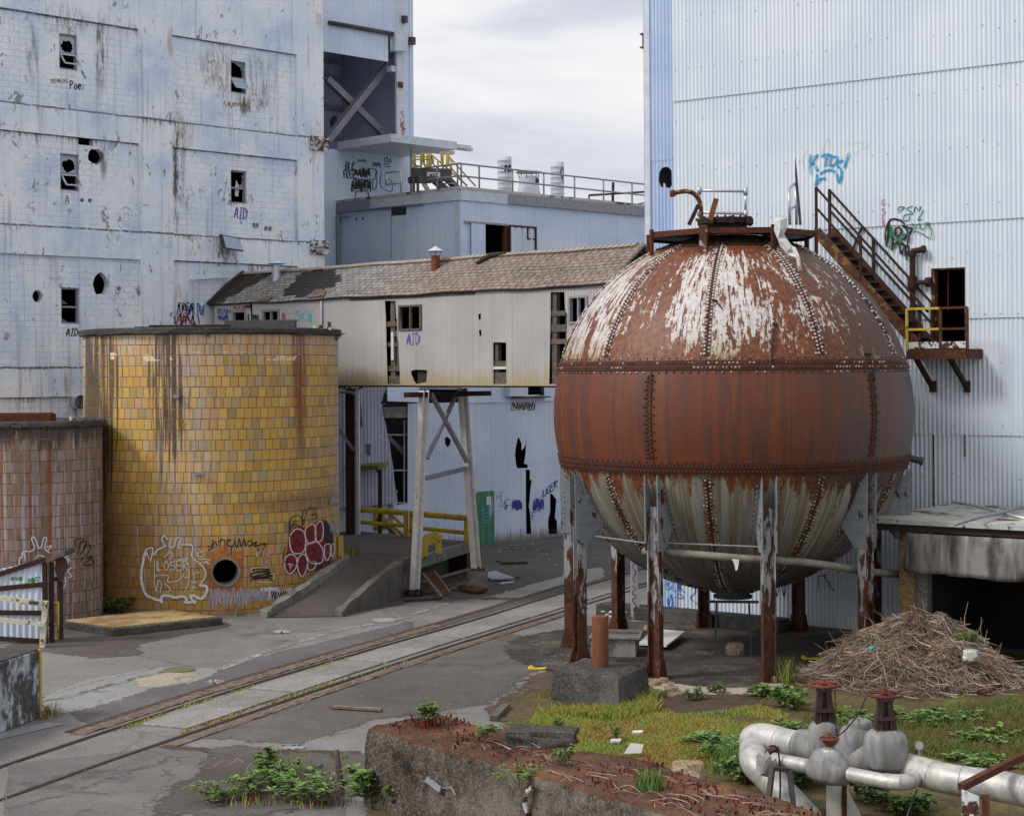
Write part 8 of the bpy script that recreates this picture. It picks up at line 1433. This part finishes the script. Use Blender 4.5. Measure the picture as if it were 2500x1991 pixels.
# ================================================================ concrete ruin in the foreground
RU = Frame((-2.27, 26.7), (.62, -.785)); ru = frame_thing('concrete_ruin', 'broken concrete wall with a top carpeted in brown moss and red sedum, in the foreground', 'wall', RU); RH, RL, RW = 1.2, 9.5, 1.6; nx, ny = 76, 10; rd = random.Random(12); mb = MB()
def wfar(x): return RW * (1 - .10 * sin(x * .9) - .06 * sin(x * 2.3 + 1)) + (.25 if 1.2 < x < 2.6 else 0) * sin((x - 1.2) / 1.4 * pi)
def rp(i, j, k):
    """k 0 top, 1 front, 2 back"""
    x = RL * i / nx
    if k == 0: y = wfar(x) * j / ny; z = RH + .05 * mnoise.noise(Vector((x * 1.2, y * 2, 0))) + .03 * mnoise.noise(Vector((x * 5, y * 5, 3))) - (.05 if j in (0, ny) else 0); return (x + (.06 * mnoise.noise(Vector((0, y * 4, 1))) if i == 0 else 0), y, z)
    z = RH * j / 8; y = -.10 * (1 - j / 8) + .07 * mnoise.noise(Vector((x * 1.6, z * 1.8, 7))) + .035 * mnoise.noise(Vector((x * 6, z * 6, 9))); return (x, y, z)
mb.cur = 0; tv = [[mb.vert(rp(i, j, 0)) for j in range(ny + 1)] for i in range(nx + 1)]
for i in range(nx):
    for j in range(ny): mb.face((tv[i][j], tv[i + 1][j], tv[i + 1][j + 1], tv[i][j + 1]))
mb.cur = 1; fv = [[(tv[i][0] if j == 8 else mb.vert(rp(i, j, 1))) for j in range(9)] for i in range(nx + 1)]
for i in range(nx):
    for j in range(8): mb.face((fv[i][j], fv[i + 1][j], fv[i + 1][j + 1], fv[i][j + 1]))
bk = [mb.vert((RL * i / nx, wfar(RL * i / nx) + .06, 0)) for i in range(nx + 1)]
for i in range(nx): mb.face((bk[i + 1], bk[i], tv[i][ny], tv[i + 1][ny]))
mb.face([fv[0][j] for j in range(9)][::-1] + [bk[0]] + [tv[0][j] for j in range(ny, 0, -1)])
mb.build('body', [M['moss_red'], M['ruin_side']], ru, True)
b = MB(); x, z = RU.xz(*(500 + 1545 * .37106, 1680 + 610 * .37106)); b.bar((x - .18, -.1, z + .03), (x + .2, -.12, z - .05), .03, .05); b.bar((x - .18, -.12, z - .0), (x + .2, -.14, z - .09), .03, .03); b.tube(crom([(x - .18, -.1, z), (x - .3, -.1, z - .1), (x - .34, -.12, z - .3)], 4), .008, 4); b.tube(crom([(x + .2, -.1, z - .05), (x + .42, -.1, z), (x + .55, -.12, z - .08)], 4), .008, 4); b.build('iron_tie', M['steel_grey'], ru)
b = MB(); x, z = RU.xz(*c2g(230, 1530)); b.tube(crom([(x + .05, -.08, z + .12), (x - .02, -.16, z + .02), (x - .06, -.14, z - .15), (x - .04, -.1, z - .3)], 4), .035, 6); b.build('bent_bar', M['white_rust'], ru, True)
mb = MB(); rd = random.Random(14)
for k in range(1500):
    x, y = rd.uniform(.1, RL), rd.uniform(.05, 1) 
    y *= wfar(x) * .97; dn = mnoise.noise(Vector((x * .9, y * 1.4, 5)))
    if dn < -.02 + rd.uniform(-.15, .15): continue
    z = RH + .05 * mnoise.noise(Vector((x * 1.2, y * 2, 0))); h = rd.uniform(.02, .06); a = rd.uniform(0, 3.1); t = (.010 * cos(a), .012 * sin(a)); lx, ly = rd.uniform(-.03, .03), rd.uniform(-.03, .03); mb.poly([(x - t[0], y - t[1], z - .02), (x + t[0], y + t[1], z - .02), (x + t[0] * 1.4 + lx, y + t[1] * 1.4 + ly, z + h), (x - t[0] * 1.4 + lx, y - t[1] * 1.4 + ly, z + h)])
o = mb.build('red_sedum', M['moss_stem'], ru); o['kind'] = 'stuff'
mb = MB()
for k in range(90):
    x, y = rd.uniform(2, RL), rd.uniform(.05, 1.1); z = RH + .04; a = rd.uniform(0, 6.28); l = rd.uniform(.15, .6); mb.tube(crom([(x, y, z), (x + l * .5 * cos(a), y + l * .5 * sin(a) * .6, z + rd.uniform(.01, .08)), (x + l * cos(a + .4), y + l * sin(a + .4) * .6, z + .01)], 3), .005, 3, False)
mb.build('dead_stems', M['straw'], ru)
q = RU.loc(G(*c2g(280, 1130), RH)); b = MB(); lb_ = thing('loose_block', 'mossy loose concrete lump lying on the foreground ruin', 'block', RU.w(q.x, q.y, RH + .02), RU.a); bm = bmesh.new(); bmesh.ops.create_cube(bm, size=1); bmesh.ops.subdivide_edges(bm, edges=bm.edges, cuts=5, use_grid_fill=True)
for v in bm.verts: v.co = Vector((v.co.x * 1.0, v.co.y * .5, v.co.z * .24 + .10)) * (1 + .12 * mnoise.noise(v.co * 3)) + Vector((0, 0, -.04 * abs(v.co.x)))
me = bpy.data.meshes.new('lump'); bm.to_mesh(me); bm.free(); me.materials.append(M['concrete_black']); o = bpy.data.objects.new('lump', me); col.objects.link(o); o.parent = lb_; o.rotation_euler.z = .75
bush('weed', 'small bright green weed with red stems on the left end of the foreground ruin', RU.w(.55, .75, RH), 12, .34, .22, 41, .075, ('leaf_pale', 'leaf')); tuft('red_weed', 'red stemmed weed clump at the left end of the foreground ruin', RU.w(.55, .7, RH), 90, .2, .3, 42, ('moss_stem',), .012)
q = RU.loc(G(*c2g(1165, 1490), RH)); tuft('grass_tuft', 'upright bright green grass tuft on the mossy top of the foreground ruin', RU.w(q.x, q.y, RH - .02), 150, .34, .2, 43, ('leaf_pale', 'leaf'), .011); q = RU.loc(G(*c2g(460, 1290), RH)); bush('weed', 'green sprig on the ruin top just right of the loose lump', RU.w(q.x, q.y, RH), 7, .26, .2, 44, .06)
q = G(*c2g(130, 1330), RH); bush('creeper', 'pale green creeper trailing over the front edge of the foreground ruin', RU.w(RU.loc(q).x + .1, -.08, RH - .2), 16, .3, .4, 45, .05, ('leaf_pale',)); q = G(*(500 + 1850 * .37106, 1680 + 340 * .37106), RH); bush('weed', 'pale sprig rising through the red sedum on the ruin, left of the loose lump', q, 8, .3, .18, 46, .06, ('leaf_pale',))
# green brambles on the road side of the ruin
zc1 = lambda x, y: (500 + x * .37106, 1680 + y * .37106)
for i, (x, y, n, h, sp, lab, ls) in enumerate(((520, 620, 18, .34, 1.0, 'leafy green bramble clump on the road edge left of the ruin', .10), (180, 700, 14, .34, .7, 'small leafy clump at the bottom edge left of the big bramble', .09), (640, 720, 15, .34, .6, 'low bramble clump between the big bramble and the ruin', .10), (1150, 740, 28, .62, .6, 'bramble clump against the foot of the ruin face, left one', .12), (1360, 745, 32, .62, .6, 'bramble clump against the foot of the ruin face, right one', .12), (390, 560, 9, .5, .35, 'tall sprig of bramble standing up behind the big clump', .10))):
    q = G(*zc1(x, y + 30)); bush('bramble', lab, (q.x, q.y, 0), n, h, sp, 50 + i, ls, group='brambles beside the ruin')
for i, (x, y, lab) in enumerate(((330, 730, 'grassy red tinged tuft at the bottom edge under the brambles'), (760, 740, 'reddish dry grass tuft at the foot of the split stake'), (520, 560, 'fine green grass tuft within the big bramble clump'), (880, 460, 'small green tuft at the top of the split stake'))):
    q = G(*zc1(x, y)); tuft('grass_tuft', lab, (q.x, q.y, 0), (90, 90, 130, 50)[i], (.22, .2, .34, .14)[i], (.6, .6, .5, .2)[i], 70 + i, (('grass', 'moss_stem'), ('moss_stem', 'straw', 'grass'), ('leaf', 'leaf_pale'), ('leaf_pale',))[i], .010)
q = G(*zc1(895, 700)); b = MB(); b.tube([(-.06, 0, .72), (-.05, .0, .5), (-.01, 0, .2), (0, 0, 0)], [.03, .055, .06, .065], 6); o = b.build('stake', M['wood']); o.location = q; tag(o, 'split grey wooden stake standing beside the end of the ruin', 'stake')
mb = MB(); rd = random.Random(77)
for k in range(40): q = G(*zc1(rd.uniform(0, 1000), rd.uniform(500, 760))); a = rd.uniform(0, 6.28); l = rd.uniform(.15, .6); z = rd.uniform(.01, .25); mb.tube([(q.x, q.y, .01), (q.x + l * .5 * cos(a), q.y + l * .5 * sin(a), z), (q.x + l * cos(a), q.y + l * sin(a), z * .6)], .006, 3, False)
tag(mb.build('dead_twigs', M['straw']), 'dead twigs strewn among the weeds at the road edge', 'twigs', kind='stuff')
# grass: far too many blades to count
def grass(n, seed, inside, hrange, name, label, m, w_=.009):
    rd = random.Random(seed); mb = MB(); k = 0; tries = 0
    while k < n and tries < n * 12:
        tries += 1; u, v, kk = inside(rd)
        q = G(u, v)
        dn = mnoise.noise(Vector((q.x * .55, q.y * .55, seed)))
        if dn < -.18 + rd.uniform(-.2, .2) + kk: continue
        h = rd.uniform(*hrange) * (1 + .8 * max(dn, 0)); a = rd.uniform(0, 3.1); t = (w_ * cos(a), w_ * sin(a)); lx, ly = rd.gauss(0, .35) * h, rd.gauss(0, .35) * h
        mb.poly([(q.x - t[0], q.y - t[1], 0), (q.x + t[0], q.y + t[1], 0), (q.x + t[0] * .6 + lx * .4, q.y + t[1] * .6 + ly * .4, h * .6), (q.x + lx, q.y + ly, h)]); k += 1
    return tag(mb.build(name, m), label, 'grass', kind='stuff')
def in_poly(pts):
    us = [p[0] for p in pts]; vs_ = [p[1] for p in pts]
    def ok(u, v):
        c = False
        for a, b in zip(pts, pts[1:] + pts[:1]):
            if (a[1] > v) != (b[1] > v) and u < (b[0] - a[0]) * (v - a[1]) / (b[1] - a[1]) + a[0]: c = not c
        return c
    def f(rd):
        while True:
            u, v = rd.uniform(min(us), max(us)), rd.uniform(min(vs_), max(vs_))
            if ok(u, v): return u, v, 0
    return f
grass(42000, 3, in_poly([c2g(250, 850), c2g(600, 830), c2g(920, 870), c2g(1200, 790), c2g(1400, 900), c2g(2050, 830), c2g(2300, 900), c2g(2200, 1250), c2g(1750, 1350), c2g(1300, 1380), c2g(600, 1250), c2g(350, 1040), c2g(180, 960)]), (.03, .095), 'grass', 'yellow green grass in front of the sphere', M['grass'])
grass(2600, 4, in_poly([c2g(240, 780), c2g(380, 830), c2g(920, 880), c2g(1180, 760), c2g(1250, 860), c2g(900, 960), c2g(250, 900)]), (.08, .24), 'tall_grass', 'tall seeding grass round the sooty footing', M['grass'], .006)
grass(13000, 5, in_poly([c3c(600, 420), c3c(900, 360), c3c(1300, 400), c3c(2150, 320), c3c(2400, 420), c3c(2400, 900), c3c(1400, 700), c3c(700, 520)]), (.03, .16), 'rough_grass', 'rough weeds behind the silver pipes', grass_m('rough_weeds', [(.36, (.12, .085, .045)), (.47, (.13, .12, .04)), (.56, (.085, .14, .03)), (.68, (.18, .15, .06))]), .010)
for k, (seed, pl) in enumerate(((6, (z8(600, 1165), z8(860, 1070), z8(1000, 1010), z8(1320, 935), z8(1900, 760), z8(1890, 750), z8(1300, 925), z8(830, 1075), z8(590, 1150))), (7, (z8(950, 1170), z8(1320, 1045), z8(1800, 895), z8(2150, 790), z8(2150, 782), z8(1780, 885), z8(1300, 1035), z8(940, 1160))))): grass(420, seed, in_poly(list(pl)), (.02, .07), 'track_grass', ('grass growing along the far rail', 'grass growing along the near rail')[k], M['grass'], .02)
# leafy plants behind and under the pipes
spots = [(100, 700, 70, .5, .6, 'leafy bramble thicket left of the silver elbow, nearest the ruin'), (40, 610, 40, .42, .5, 'leafy clump left of the silver elbow, its upper neighbour'), (230, 860, 50, .5, .5, 'dark leafy bramble below the silver elbow'), (650, 880, 50, .5, .5, 'bramble under the slim lagged pipe, left of the white board'), (620, 500, 30, .35, .45, 'pale sprig just behind the big pipe beside the left valve'), (540, 330, 46, .5, .45, 'bushy green weed at the left foot of the dead stem heap'), (440, 250, 40, .45, .4, 'ochre green weed left of the dead stem heap'), (960, 420, 34, .35, .5, 'leafy weed seen between the two hand wheels'), (1360, 420, 30, .35, .5, 'leafy weed right of the right hand wheel'), (1680, 430, 40, .36, .55, 'leafy weed patch below the right end of the stem heap'), (1880, 200, 34, .36, .5, 'green weed on the lower right of the stem heap'), (1980, 740, 34, .34, .5, 'leafy weed behind the right end of the big pipe'), (1950, 560, 30, .3, .5, 'low leafy weed in the rough grass at the right'), (1300, 1080, 40, .42, .4, 'bramble leaves at the bottom edge below the lagged elbow'), (1080, 1000, 34, .5, .35, 'tall leafy sprig before the white board under the pipes'), (1440, 1085, 30, .36, .35, 'low leaves at the bottom edge right of the lagged elbow')]
for i, (x, y, n, h, sp, lab) in enumerate(spots):
    q = G(*c3c(x, y + 40)); k_ = 0 if i in (0, 2, 3, 5, 13, 14, 15) else 1; bush('bramble', lab, (q.x, q.y, 0), int(n * (.42, .5)[k_]), h * (.8, .45)[k_], sp * (1.1, 1.5)[k_], 90 + i, .10, group='brambles round the silver pipes')
q = G(*c3c(520, 190)); tuft('grass_tuft', 'tall upright green grass tuft left of the dead stem heap', (q.x, q.y, 0), 150, .62, .3, 61, ('leaf', 'grass'), .008); q = G(*c3c(120, 830)); tuft('grass_tuft', 'long grass tuft below the silver elbow beside the red sedum', (q.x, q.y, 0), 170, .6, .4, 62, ('leaf_pale', 'leaf'), .008)
for i, (c, h, lab) in enumerate(((c2g(1500, 780), .25, 'slender weed standing on the bark strip, left of two'), (c2g(1545, 770), .3, 'slender weed standing on the bark strip, right of two'), (c2g(1755, 720), .22, 'small green weed at the pad edge below the outlet'), (c2g(1670, 715), .16, 'tiny weed at the pad edge'), (c2g(870, 1120), .35, 'lone leafy weed in the middle of the grass'), (c2g(415, 1010), .25, 'leafy weed left in the grass above the loose lump'))): q = G(*c); bush('weed', lab, (q.x, q.y, 0), 7, h, .16, 120 + i, .05)
q = G(*c2g(1480, 1350), RH); rock('stone', 'tan crumbling stone slab on the far edge of the foreground ruin', (q.x - .0, q.y + .1, RH - .08), .30, .22, .26, M['stone'], 12)
q = G(*c2g(1050, 1300)); b = MB(); b.prism([(-.17, 0, .0), (.13, .02, .0), (.17, .10, .13), (-.05, .08, .16)], (0, .02, 0)); o = b.build('white_board', M['paper']); o.location = (q.x, q.y + .45, .1); tag(o, 'white scrap of board standing in the grass behind the ruin', 'board')
for i, (c, lab) in enumerate(((c2g(1060, 1065), 'small white scrap lying in the middle of the grass'), (c2g(880, 1135), 'white chip lying by the lone leafy weed'))): q = G(*c); b = MB(); b.prism([(-.1, -.05, 0), (.08, -.06, .0), (.12, .05, .02), (-.06, .07, .01)], (0, 0, .04)); o = b.build('white_chip', M['paper']); o.location = (q.x, q.y, .05); tag(o, lab, 'chip')
q0, q1 = G(*zc1(1900, 215)), G(*zc1(1985, 130)); plank('plank', 'short dark timber lying on the dirt behind the ruin', 'plank', q0 + Vector((0, 0, .06)), q1 + Vector((0, 0, .06)), .16, .1, M['wood'], 'loose planks on the yard')
q0, q1 = G(*c3c(1890, 290)), G(*c3c(2110, 215)); plank('rusty_board', 'rusty flat bar half buried at the right of the stem heap', 'bar', q0 + Vector((0, 0, .1)), q1 + Vector((0, 0, .14)), .3, .05, M['rust'])
# ================================================================ silver lagged pipes
big = thing('steam_pipe', 'fat silver lagged pipe bending down at its left end in the right foreground', 'pipe', (0, 0, 0)); ZB = .88
def gz_(x, y, z=ZB): return G(*c3c(x, y), z)
bp = [gz_(2500, 1032), gz_(2060, 930), gz_(1700, 880), gz_(1400, 805), gz_(1000, 712), gz_(640, 640), gz_(450, 598)]
a0 = bp[-1]; dirp = (bp[-1] - bp[-2]).normalized()
el = [a0 + dirp * .25, a0 + dirp * .52 + Vector((.02, -.06, -.06)), a0 + dirp * .66 + Vector((.10, -.20, -.20)), P(*c3c(300, 760), 26.4), P(*c3c(420, 890), 26.1), P(*c3c(580, 1060), 25.8), P(*c3c(690, 1180), 25.5)]
b = MB(); b.tube(crom([tuple(q) for q in bp], 4), .215, 24); b.build('lagging', M['foil'], big, True); b = MB(); b.tube(crom([tuple(q) for q in [bp[-1] - dirp * .1] + el], 6), .222, 24); b.build('elbow', M['foil'], big, True)
b = MB()
for t in (.12, .3, .42, .88): 
    pts = crom([tuple(q) for q in bp], 8); k = int(t * (len(pts) - 2)); c = Vector(pts[k]); ax = (Vector(pts[k + 1]) - c).normalized(); u_ = ax.cross(Vector((0, 0, 1))).normalized(); w_ = u_.cross(ax); b.tube([c + (u_ * cos(a) + w_ * sin(a)) * .219 for a in [2 * pi * i / 24 for i in range(25)]], .007, 5, False)
b.build('seam_band', M['galv'], big, True)
# valve jackets: soft lathed bags
def jacket(name, c, r, z0, z1, parent, seed, m='cloth', sq=1.0):
    rd = random.Random(seed); b = MB(); n = 36; pr = [(r * .86, z0), (r * 1.0, z0 + (z1 - z0) * .12), (r * 1.05, z0 + (z1 - z0) * .4), (r * 1.04, z0 + (z1 - z0) * .74), (r * .95, z0 + (z1 - z0) * .88), (r * .74, z1 - .02), (r * .5, z1 + .01), (r * .35, z1 - .02)]; rings = []
    for k, (R_, z) in enumerate(pr): rings.append([b.vert((c[0] + R_ * (1 + (.05 if k >= 5 else .012) * sin(j * 2 * pi * 9 / n + seed + k * .4) + .09 * mnoise.noise(Vector((cos(2 * pi * j / n) * 1.5, sin(2 * pi * j / n) * 1.5, z * 3 + seed)))) * cos(2 * pi * j / n), c[1] + R_ * sq * (1 + .015 * sin(j * 2 * pi * 5 / n + k)) * sin(2 * pi * j / n), z + .004 * sin(j * 1.7 + seed))) for j in range(n)])
    for k in range(len(pr) - 1):
        for j in range(n): b.face((rings[k][j], rings[k][(j + 1) % n], rings[k + 1][(j + 1) % n], rings[k + 1][j]))
    b.face(rings[0][::-1]); b.face(rings[-1]); return b.build(name, M[m], parent, True)
def wheel(parent, c, R_, rim, m, tilt=0.0, spokes=5):
    b = MB(); c = Vector(c); b.tube([c + Vector((R_ * cos(a), R_ * sin(a), tilt * R_ * cos(a))) for a in [2 * pi * i / 32 for i in range(33)]], rim, 8, False); o = b.build('hand_wheel', M[m], parent, True); s = MB()
    for k in range(spokes): a = 2 * pi * k / spokes + .3; s.tube([c + Vector((.03 * cos(a), .03 * sin(a), .03)), c + Vector((R_ * .5 * cos(a), R_ * .5 * sin(a), .018)), c + Vector((R_ * cos(a), R_ * sin(a), tilt * R_ * cos(a)))], rim * .75, 6, False)
    s.lathe([(.055, -.05), (.055, .045), (.03, .05), (.03, .085), (0, .085)], 12, tuple(c)); s.build('spokes', M[m], o, True, auto=40); return o
red = simple('red_rusty_handwheel', (.20, .045, .028), .75, c2=(.10, .03, .022), scale=8, bump=.2); M['wheel_red'] = red; M['wheel_dark'] = simple('dark_red_handwheel', (.125, .030, .026), .75, c2=(.06, .022, .02), scale=8)
for i, (wx, wy, jx, jw, jt, jb, lab, wm) in enumerate(((815, 205, 795, 205, 478, 720, 'gate valve with a bright red hand wheel in a grey jacket on the silver pipe', 'wheel_red'), (1223, 275, 1228, 285, 540, 800, 'gate valve with a dark red hand wheel in a wider grey jacket nearer the bracket', 'wheel_dark'))):
    pj = [gz_(jx, 690 + 110 * i)][0]; Yv = pj.y; c = P(*c3c(jx, 600), Yv); rj = jw / 2 * .34323 / FPX * Yv * 1.06; zt_, zb_ = P(*c3c(jx, jt), Yv).z, P(*c3c(jx, jb), Yv).z; wz = P(*c3c(wx, wy), Yv).z; v_ = thing('gate_valve', lab, 'valve', (c.x, c.y, 0), 0, 'gate valves on the fat silver pipe'); jacket('jacket', (0, 0), rj, max(zb_, ZB - .35), zt_ + .03, v_, 3 + i)
    b = MB(); t = zt_ - .02; b.box(-.15, .15, -.12, .12, t - .02, t + .06); b.box(-.15, .15, -.12, .12, t + .20, t + .25)
    for s in (-1, 1): b.hexa([(s * .11 - .05, -.07, t + .05), (s * .11 + .05, -.07, t + .05), (s * .11 + .05, .07, t + .05), (s * .11 - .05, .07, t + .05)], [(s * .06 - .04, -.05, wz - .10), (s * .06 + .04, -.05, wz - .10), (s * .06 + .04, .05, wz - .10), (s * .06 - .04, .05, wz - .10)])
    for s in (-1, 1): b.tube([(s * .07, -.09, t + .05), (s * .07, -.09, t + .3)], .018, 6)
    b.box(-.12, .12, -.06, .06, wz - .10, wz - .05); b.tube([(0, 0, t), (0, 0, wz)], .028, 8); b.lathe([(.07, t + .05), (.07, t + .2)], 12, cap=True); b.build('yoke', simple('dark_iron_yoke', (.03, .026, .03), .6, c2=(.055, .03, .026), scale=6, bump=.2), v_)
    wheel(v_, (0, 0, wz), (.235, .245)[i], .022, wm); 
    sk = MB(); q = gz_(jx - 190 if i == 0 else jx + 70, (620 if i == 0 else 770)) ; a_ = Vector((-.30 if i == 0 else -.45, .08, ZB)); c_ = Vector((.18, -.05, ZB)); 
c = P(*c3c(1020, 600), gz_(1020, 715).y); vb = thing('jacketed_fitting', 'tall baggy grey jacket with a peaked top between the two hand wheels', 'fitting', (c.x, c.y, 0)); jacket('jacket', (0, 0), .265, ZB - .28, P(*c3c(1020, 500), c.y).z, vb, 8); jacket('hood', (.06, 0), .17, P(*c3c(1020, 540), c.y).z, P(*c3c(1050, 448), c.y).z, vb, 11)
b = MB(); qa, qb = gz_(620, 632), gz_(1330, 785); b.tube(crom([tuple(qa + (qb - qa) * f + Vector((0, 0, .0))) for f in (0, .08, .3, .6, .92, 1)], 4), .246, 24); b.build('wrap', M['cloth'], big, True)
sm_ = thing('slim_pipe', 'slim silver lagged pipe with a bagged valve running before the fat pipe', 'pipe', (0, 0, 0)); ZS = .84; sg = lambda x, y: G(*c3c(x, y), ZS)
b = MB(); sp1 = [sg(435, 738), sg(700, 790)]; sp2 = [sg(960, 840), sg(1230, 893), sg(1340, 905)]; b.tube(crom([tuple(q) for q in sp1], 4), .108, 16); b.tube(crom([tuple(q) for q in [sg(690, 788)] + sp2], 4), .108, 16); b.build('lagging', M['foil'], sm_, True)
b = MB(); e0_ = sg(1225, 890); b.tube(crom([tuple(e0_), tuple(sg(1330, 900)), tuple(sg(1410, 885) + Vector((.02, .02, 0))), tuple(sg(1455, 850) + Vector((.03, .15, .02))), tuple(gz_(1470, 830))], 5), .116, 16); b.build('elbow', M['foil'], sm_, True)
b = MB(); b.lathe([(.13, -.03), (.13, .04)], 14, tuple(sg(435, 738)), True); q = sg(430, 690); b.tube([q, q + Vector((-.02, 0, .06))], .11, 10); b.build('flange', M['rust_dark'], sm_); b = MB(); cr = sg(385, 770); rd = random.Random(3); nn = 14; top = [b.vert(cr + Vector((.16 * cos(2 * pi * k / nn) * rd.uniform(.6, 1.1), .1 * sin(2 * pi * k / nn), .12 + rd.uniform(-.06, .08)))) for k in range(nn)]; bot = [b.vert(cr + Vector((-.06 + .10 * cos(2 * pi * k / nn) * rd.uniform(.5, 1.2), .08 * sin(2 * pi * k / nn), -.16 + rd.uniform(-.05, .05)))) for k in range(nn)]; [b.face((bot[k], bot[(k + 1) % nn], top[(k + 1) % nn], top[k])) for k in range(nn)]; b.face(bot[::-1]); b.build('torn_foil', M['foil'], sm_)
c = sg(820, 815); bag = MB(); n = 30; rd = random.Random(5); ax = (sg(960, 840) - sg(690, 788)).normalized(); u_ = ax.cross(Vector((0, 0, 1))).normalized(); w_ = u_.cross(ax); rings = []
for k, (t, R_) in enumerate(((-.33, .11), (-.29, .15), (-.18, .20), (0, .215), (.18, .20), (.30, .17), (.36, .12))): rings.append([bag.vert(c + ax * t + (u_ * cos(a) + w_ * (sin(a) + (.55 * max(sin(a), 0) ** 3 if abs(t) < .2 else 0))) * R_ * (1 + .06 * sin(5 * a + k * 1.4))) for a in [2 * pi * j / n for j in range(n)]])
for k in range(6): [bag.face((rings[k][j], rings[k][(j + 1) % n], rings[k + 1][(j + 1) % n], rings[k + 1][j])) for j in range(n)]
bag.face(rings[0][::-1]); bag.face(rings[-1]); bag.build('bag', M['cloth'], sm_, True); foilq = jacket('foil_neck', (c.x + .02, c.y), .13, c.z + .14, c.z + .34, sm_, 15, 'foil')
wz = P(*c3c(832, 588), c.y).z; sv = MB(); sv.lathe([(.07, -.24), (.05, -.1), (.10, -.05), (.10, -.02)], 14, (c.x + .02, c.y, wz), True); sv.tube([(c.x + .02, c.y, c.z + .3), (c.x + .02, c.y, wz)], .03, 8); sv.build('bonnet', M['rust_red'], sm_, True, auto=40); wheel(sm_, (c.x + .02, c.y, wz), .135, .016, 'rust_red', 0, 4)
# pressure gauge, chains, stay wire
q = gz_(1450, 760) + Vector((0, -.16, .19)); pg = thing('pressure_gauge', 'small round white pressure gauge on the fat silver pipe by the lagged elbow', 'gauge', tuple(q)); b = MB(); b.tube([(0, 0, -.1), (0, 0, .06)], .018, 8); b.tube([(0, .03, .1), (0, -.025, .1)], .065, 18); b.build('case', M['galv'], pg, True, auto=40); b = MB(); b.tube([(0, -.026, .1), (0, -.029, .1)], .052, 18); b.build('dial', M['paper'], pg)
def chain(name, label, pts, link=.05):
    pl = crom([tuple(p) for p in pts], 8); b = MB(); acc = 0; prev = Vector(pl[0]); k = 0
    for q in pl[1:]:
        q = Vector(q); L_ = (q - prev).length; m_ = max(1, int(L_ / (link * .8)))
        for j in range(m_): a = prev + (q - prev) * (j / m_); c = prev + (q - prev) * ((j + 1.2) / m_); b.bar(a, c, .022 if k % 2 else .009, .009 if k % 2 else .022); k += 1
        prev = q
    return tag(b.build(name, M['rust_dark']), label, 'chain')
chain('chain', 'rusty chain hanging straight down beside the left valve yoke', [P(*c3c(868, 230), 25.9), P(*c3c(875, 400), 25.75), P(*c3c(880, 570), 25.55)]); chain('chain', 'slack rusty chain looping from the small red wheel up to the right', [P(*c3c(895, 565), 25.3), P(*c3c(930, 540), 25.3), P(*c3c(985, 480), 25.5), P(*c3c(1050, 390), 26.0), P(*c3c(1090, 290), 26.6)])
b = MB(); qa, qb = P(*c3c(1455, 950), 24.6), P(*c3c(1385, 1130), 24.3); b.tube([qa, qb, qb + (qb - qa)], .012, 5); tag(b.build('stay_wire', M['steel_dark']), 'thin dark stay wire below the lagged elbow', 'wire')
b = MB(); b.tube(crom([tuple(P(*c3c(x, y), 25.6)) for x, y in ((400, 645), (440, 640), (465, 680), (478, 800), (480, 950), (476, 1100))], 5), .014, 5); tag(b.build('cable', M['rubber']), 'black cable drooping from the slim pipe flange to the ground', 'cable')
# supports
ps = thing('pipe_stand', 'dark steel A shaped stand under the left end of the slim pipe', 'stand', (0, 0, 0)); b = MB(); b.bar(P(*c3c(425, 790), 25.4), P(*c3c(375, 1200), 25.2), .07, .07); b.bar(P(*c3c(545, 810), 25.5), P(*c3c(590, 1200), 25.2), .07, .07); b.bar(P(*c3c(425, 800), 25.4), P(*c3c(548, 815), 25.5), .06, .06); b.build('legs', M['steel_dark'], ps)
wb = thing('support_board', 'white board with a rusty upright standing below the slim pipe', 'board', tuple(G(*c3c(880, 1060), 0).xy) + (0,)); O_ = Vector(wb.location); Yb = O_.y; f_ = lambda x, y: P(*c3c(x, y), 25.6) - O_; b = MB(); b.prism([f_(812, 1180), f_(1080, 1180), f_(950, 930), f_(812, 905)], (0, .05, 0)); b.build('board', M['paper'], wb); b = MB(); b.bar(f_(930, 1190) + Vector((0, -.06, 0)), f_(930, 915) + Vector((0, -.06, 0)), .07, .05); b.build('upright', M['rust'], wb)
fr = thing('pipe_bracket', 'rusty angle iron bracket over the right end of the fat silver pipe', 'bracket', (0, 0, 0)); f_ = lambda x, y, Y: P(*c3c(x, y), Y); b = MB(); b.bar(f_(1765, 935, 23.0), f_(2200, 715, 23.9), .10, .09); b.bar(f_(1940, 985, 22.9), f_(1945, 1250, 22.8), .10, .06); b.build('frame', M['rust'], fr); b = MB(); b.prism([f_(1775, 950, 22.95), f_(1895, 1000, 22.9), f_(1895, 1260, 22.85), f_(1775, 1260, 22.85)], (0, .03, 0)); b.build('plate', M['white_rust'], fr)
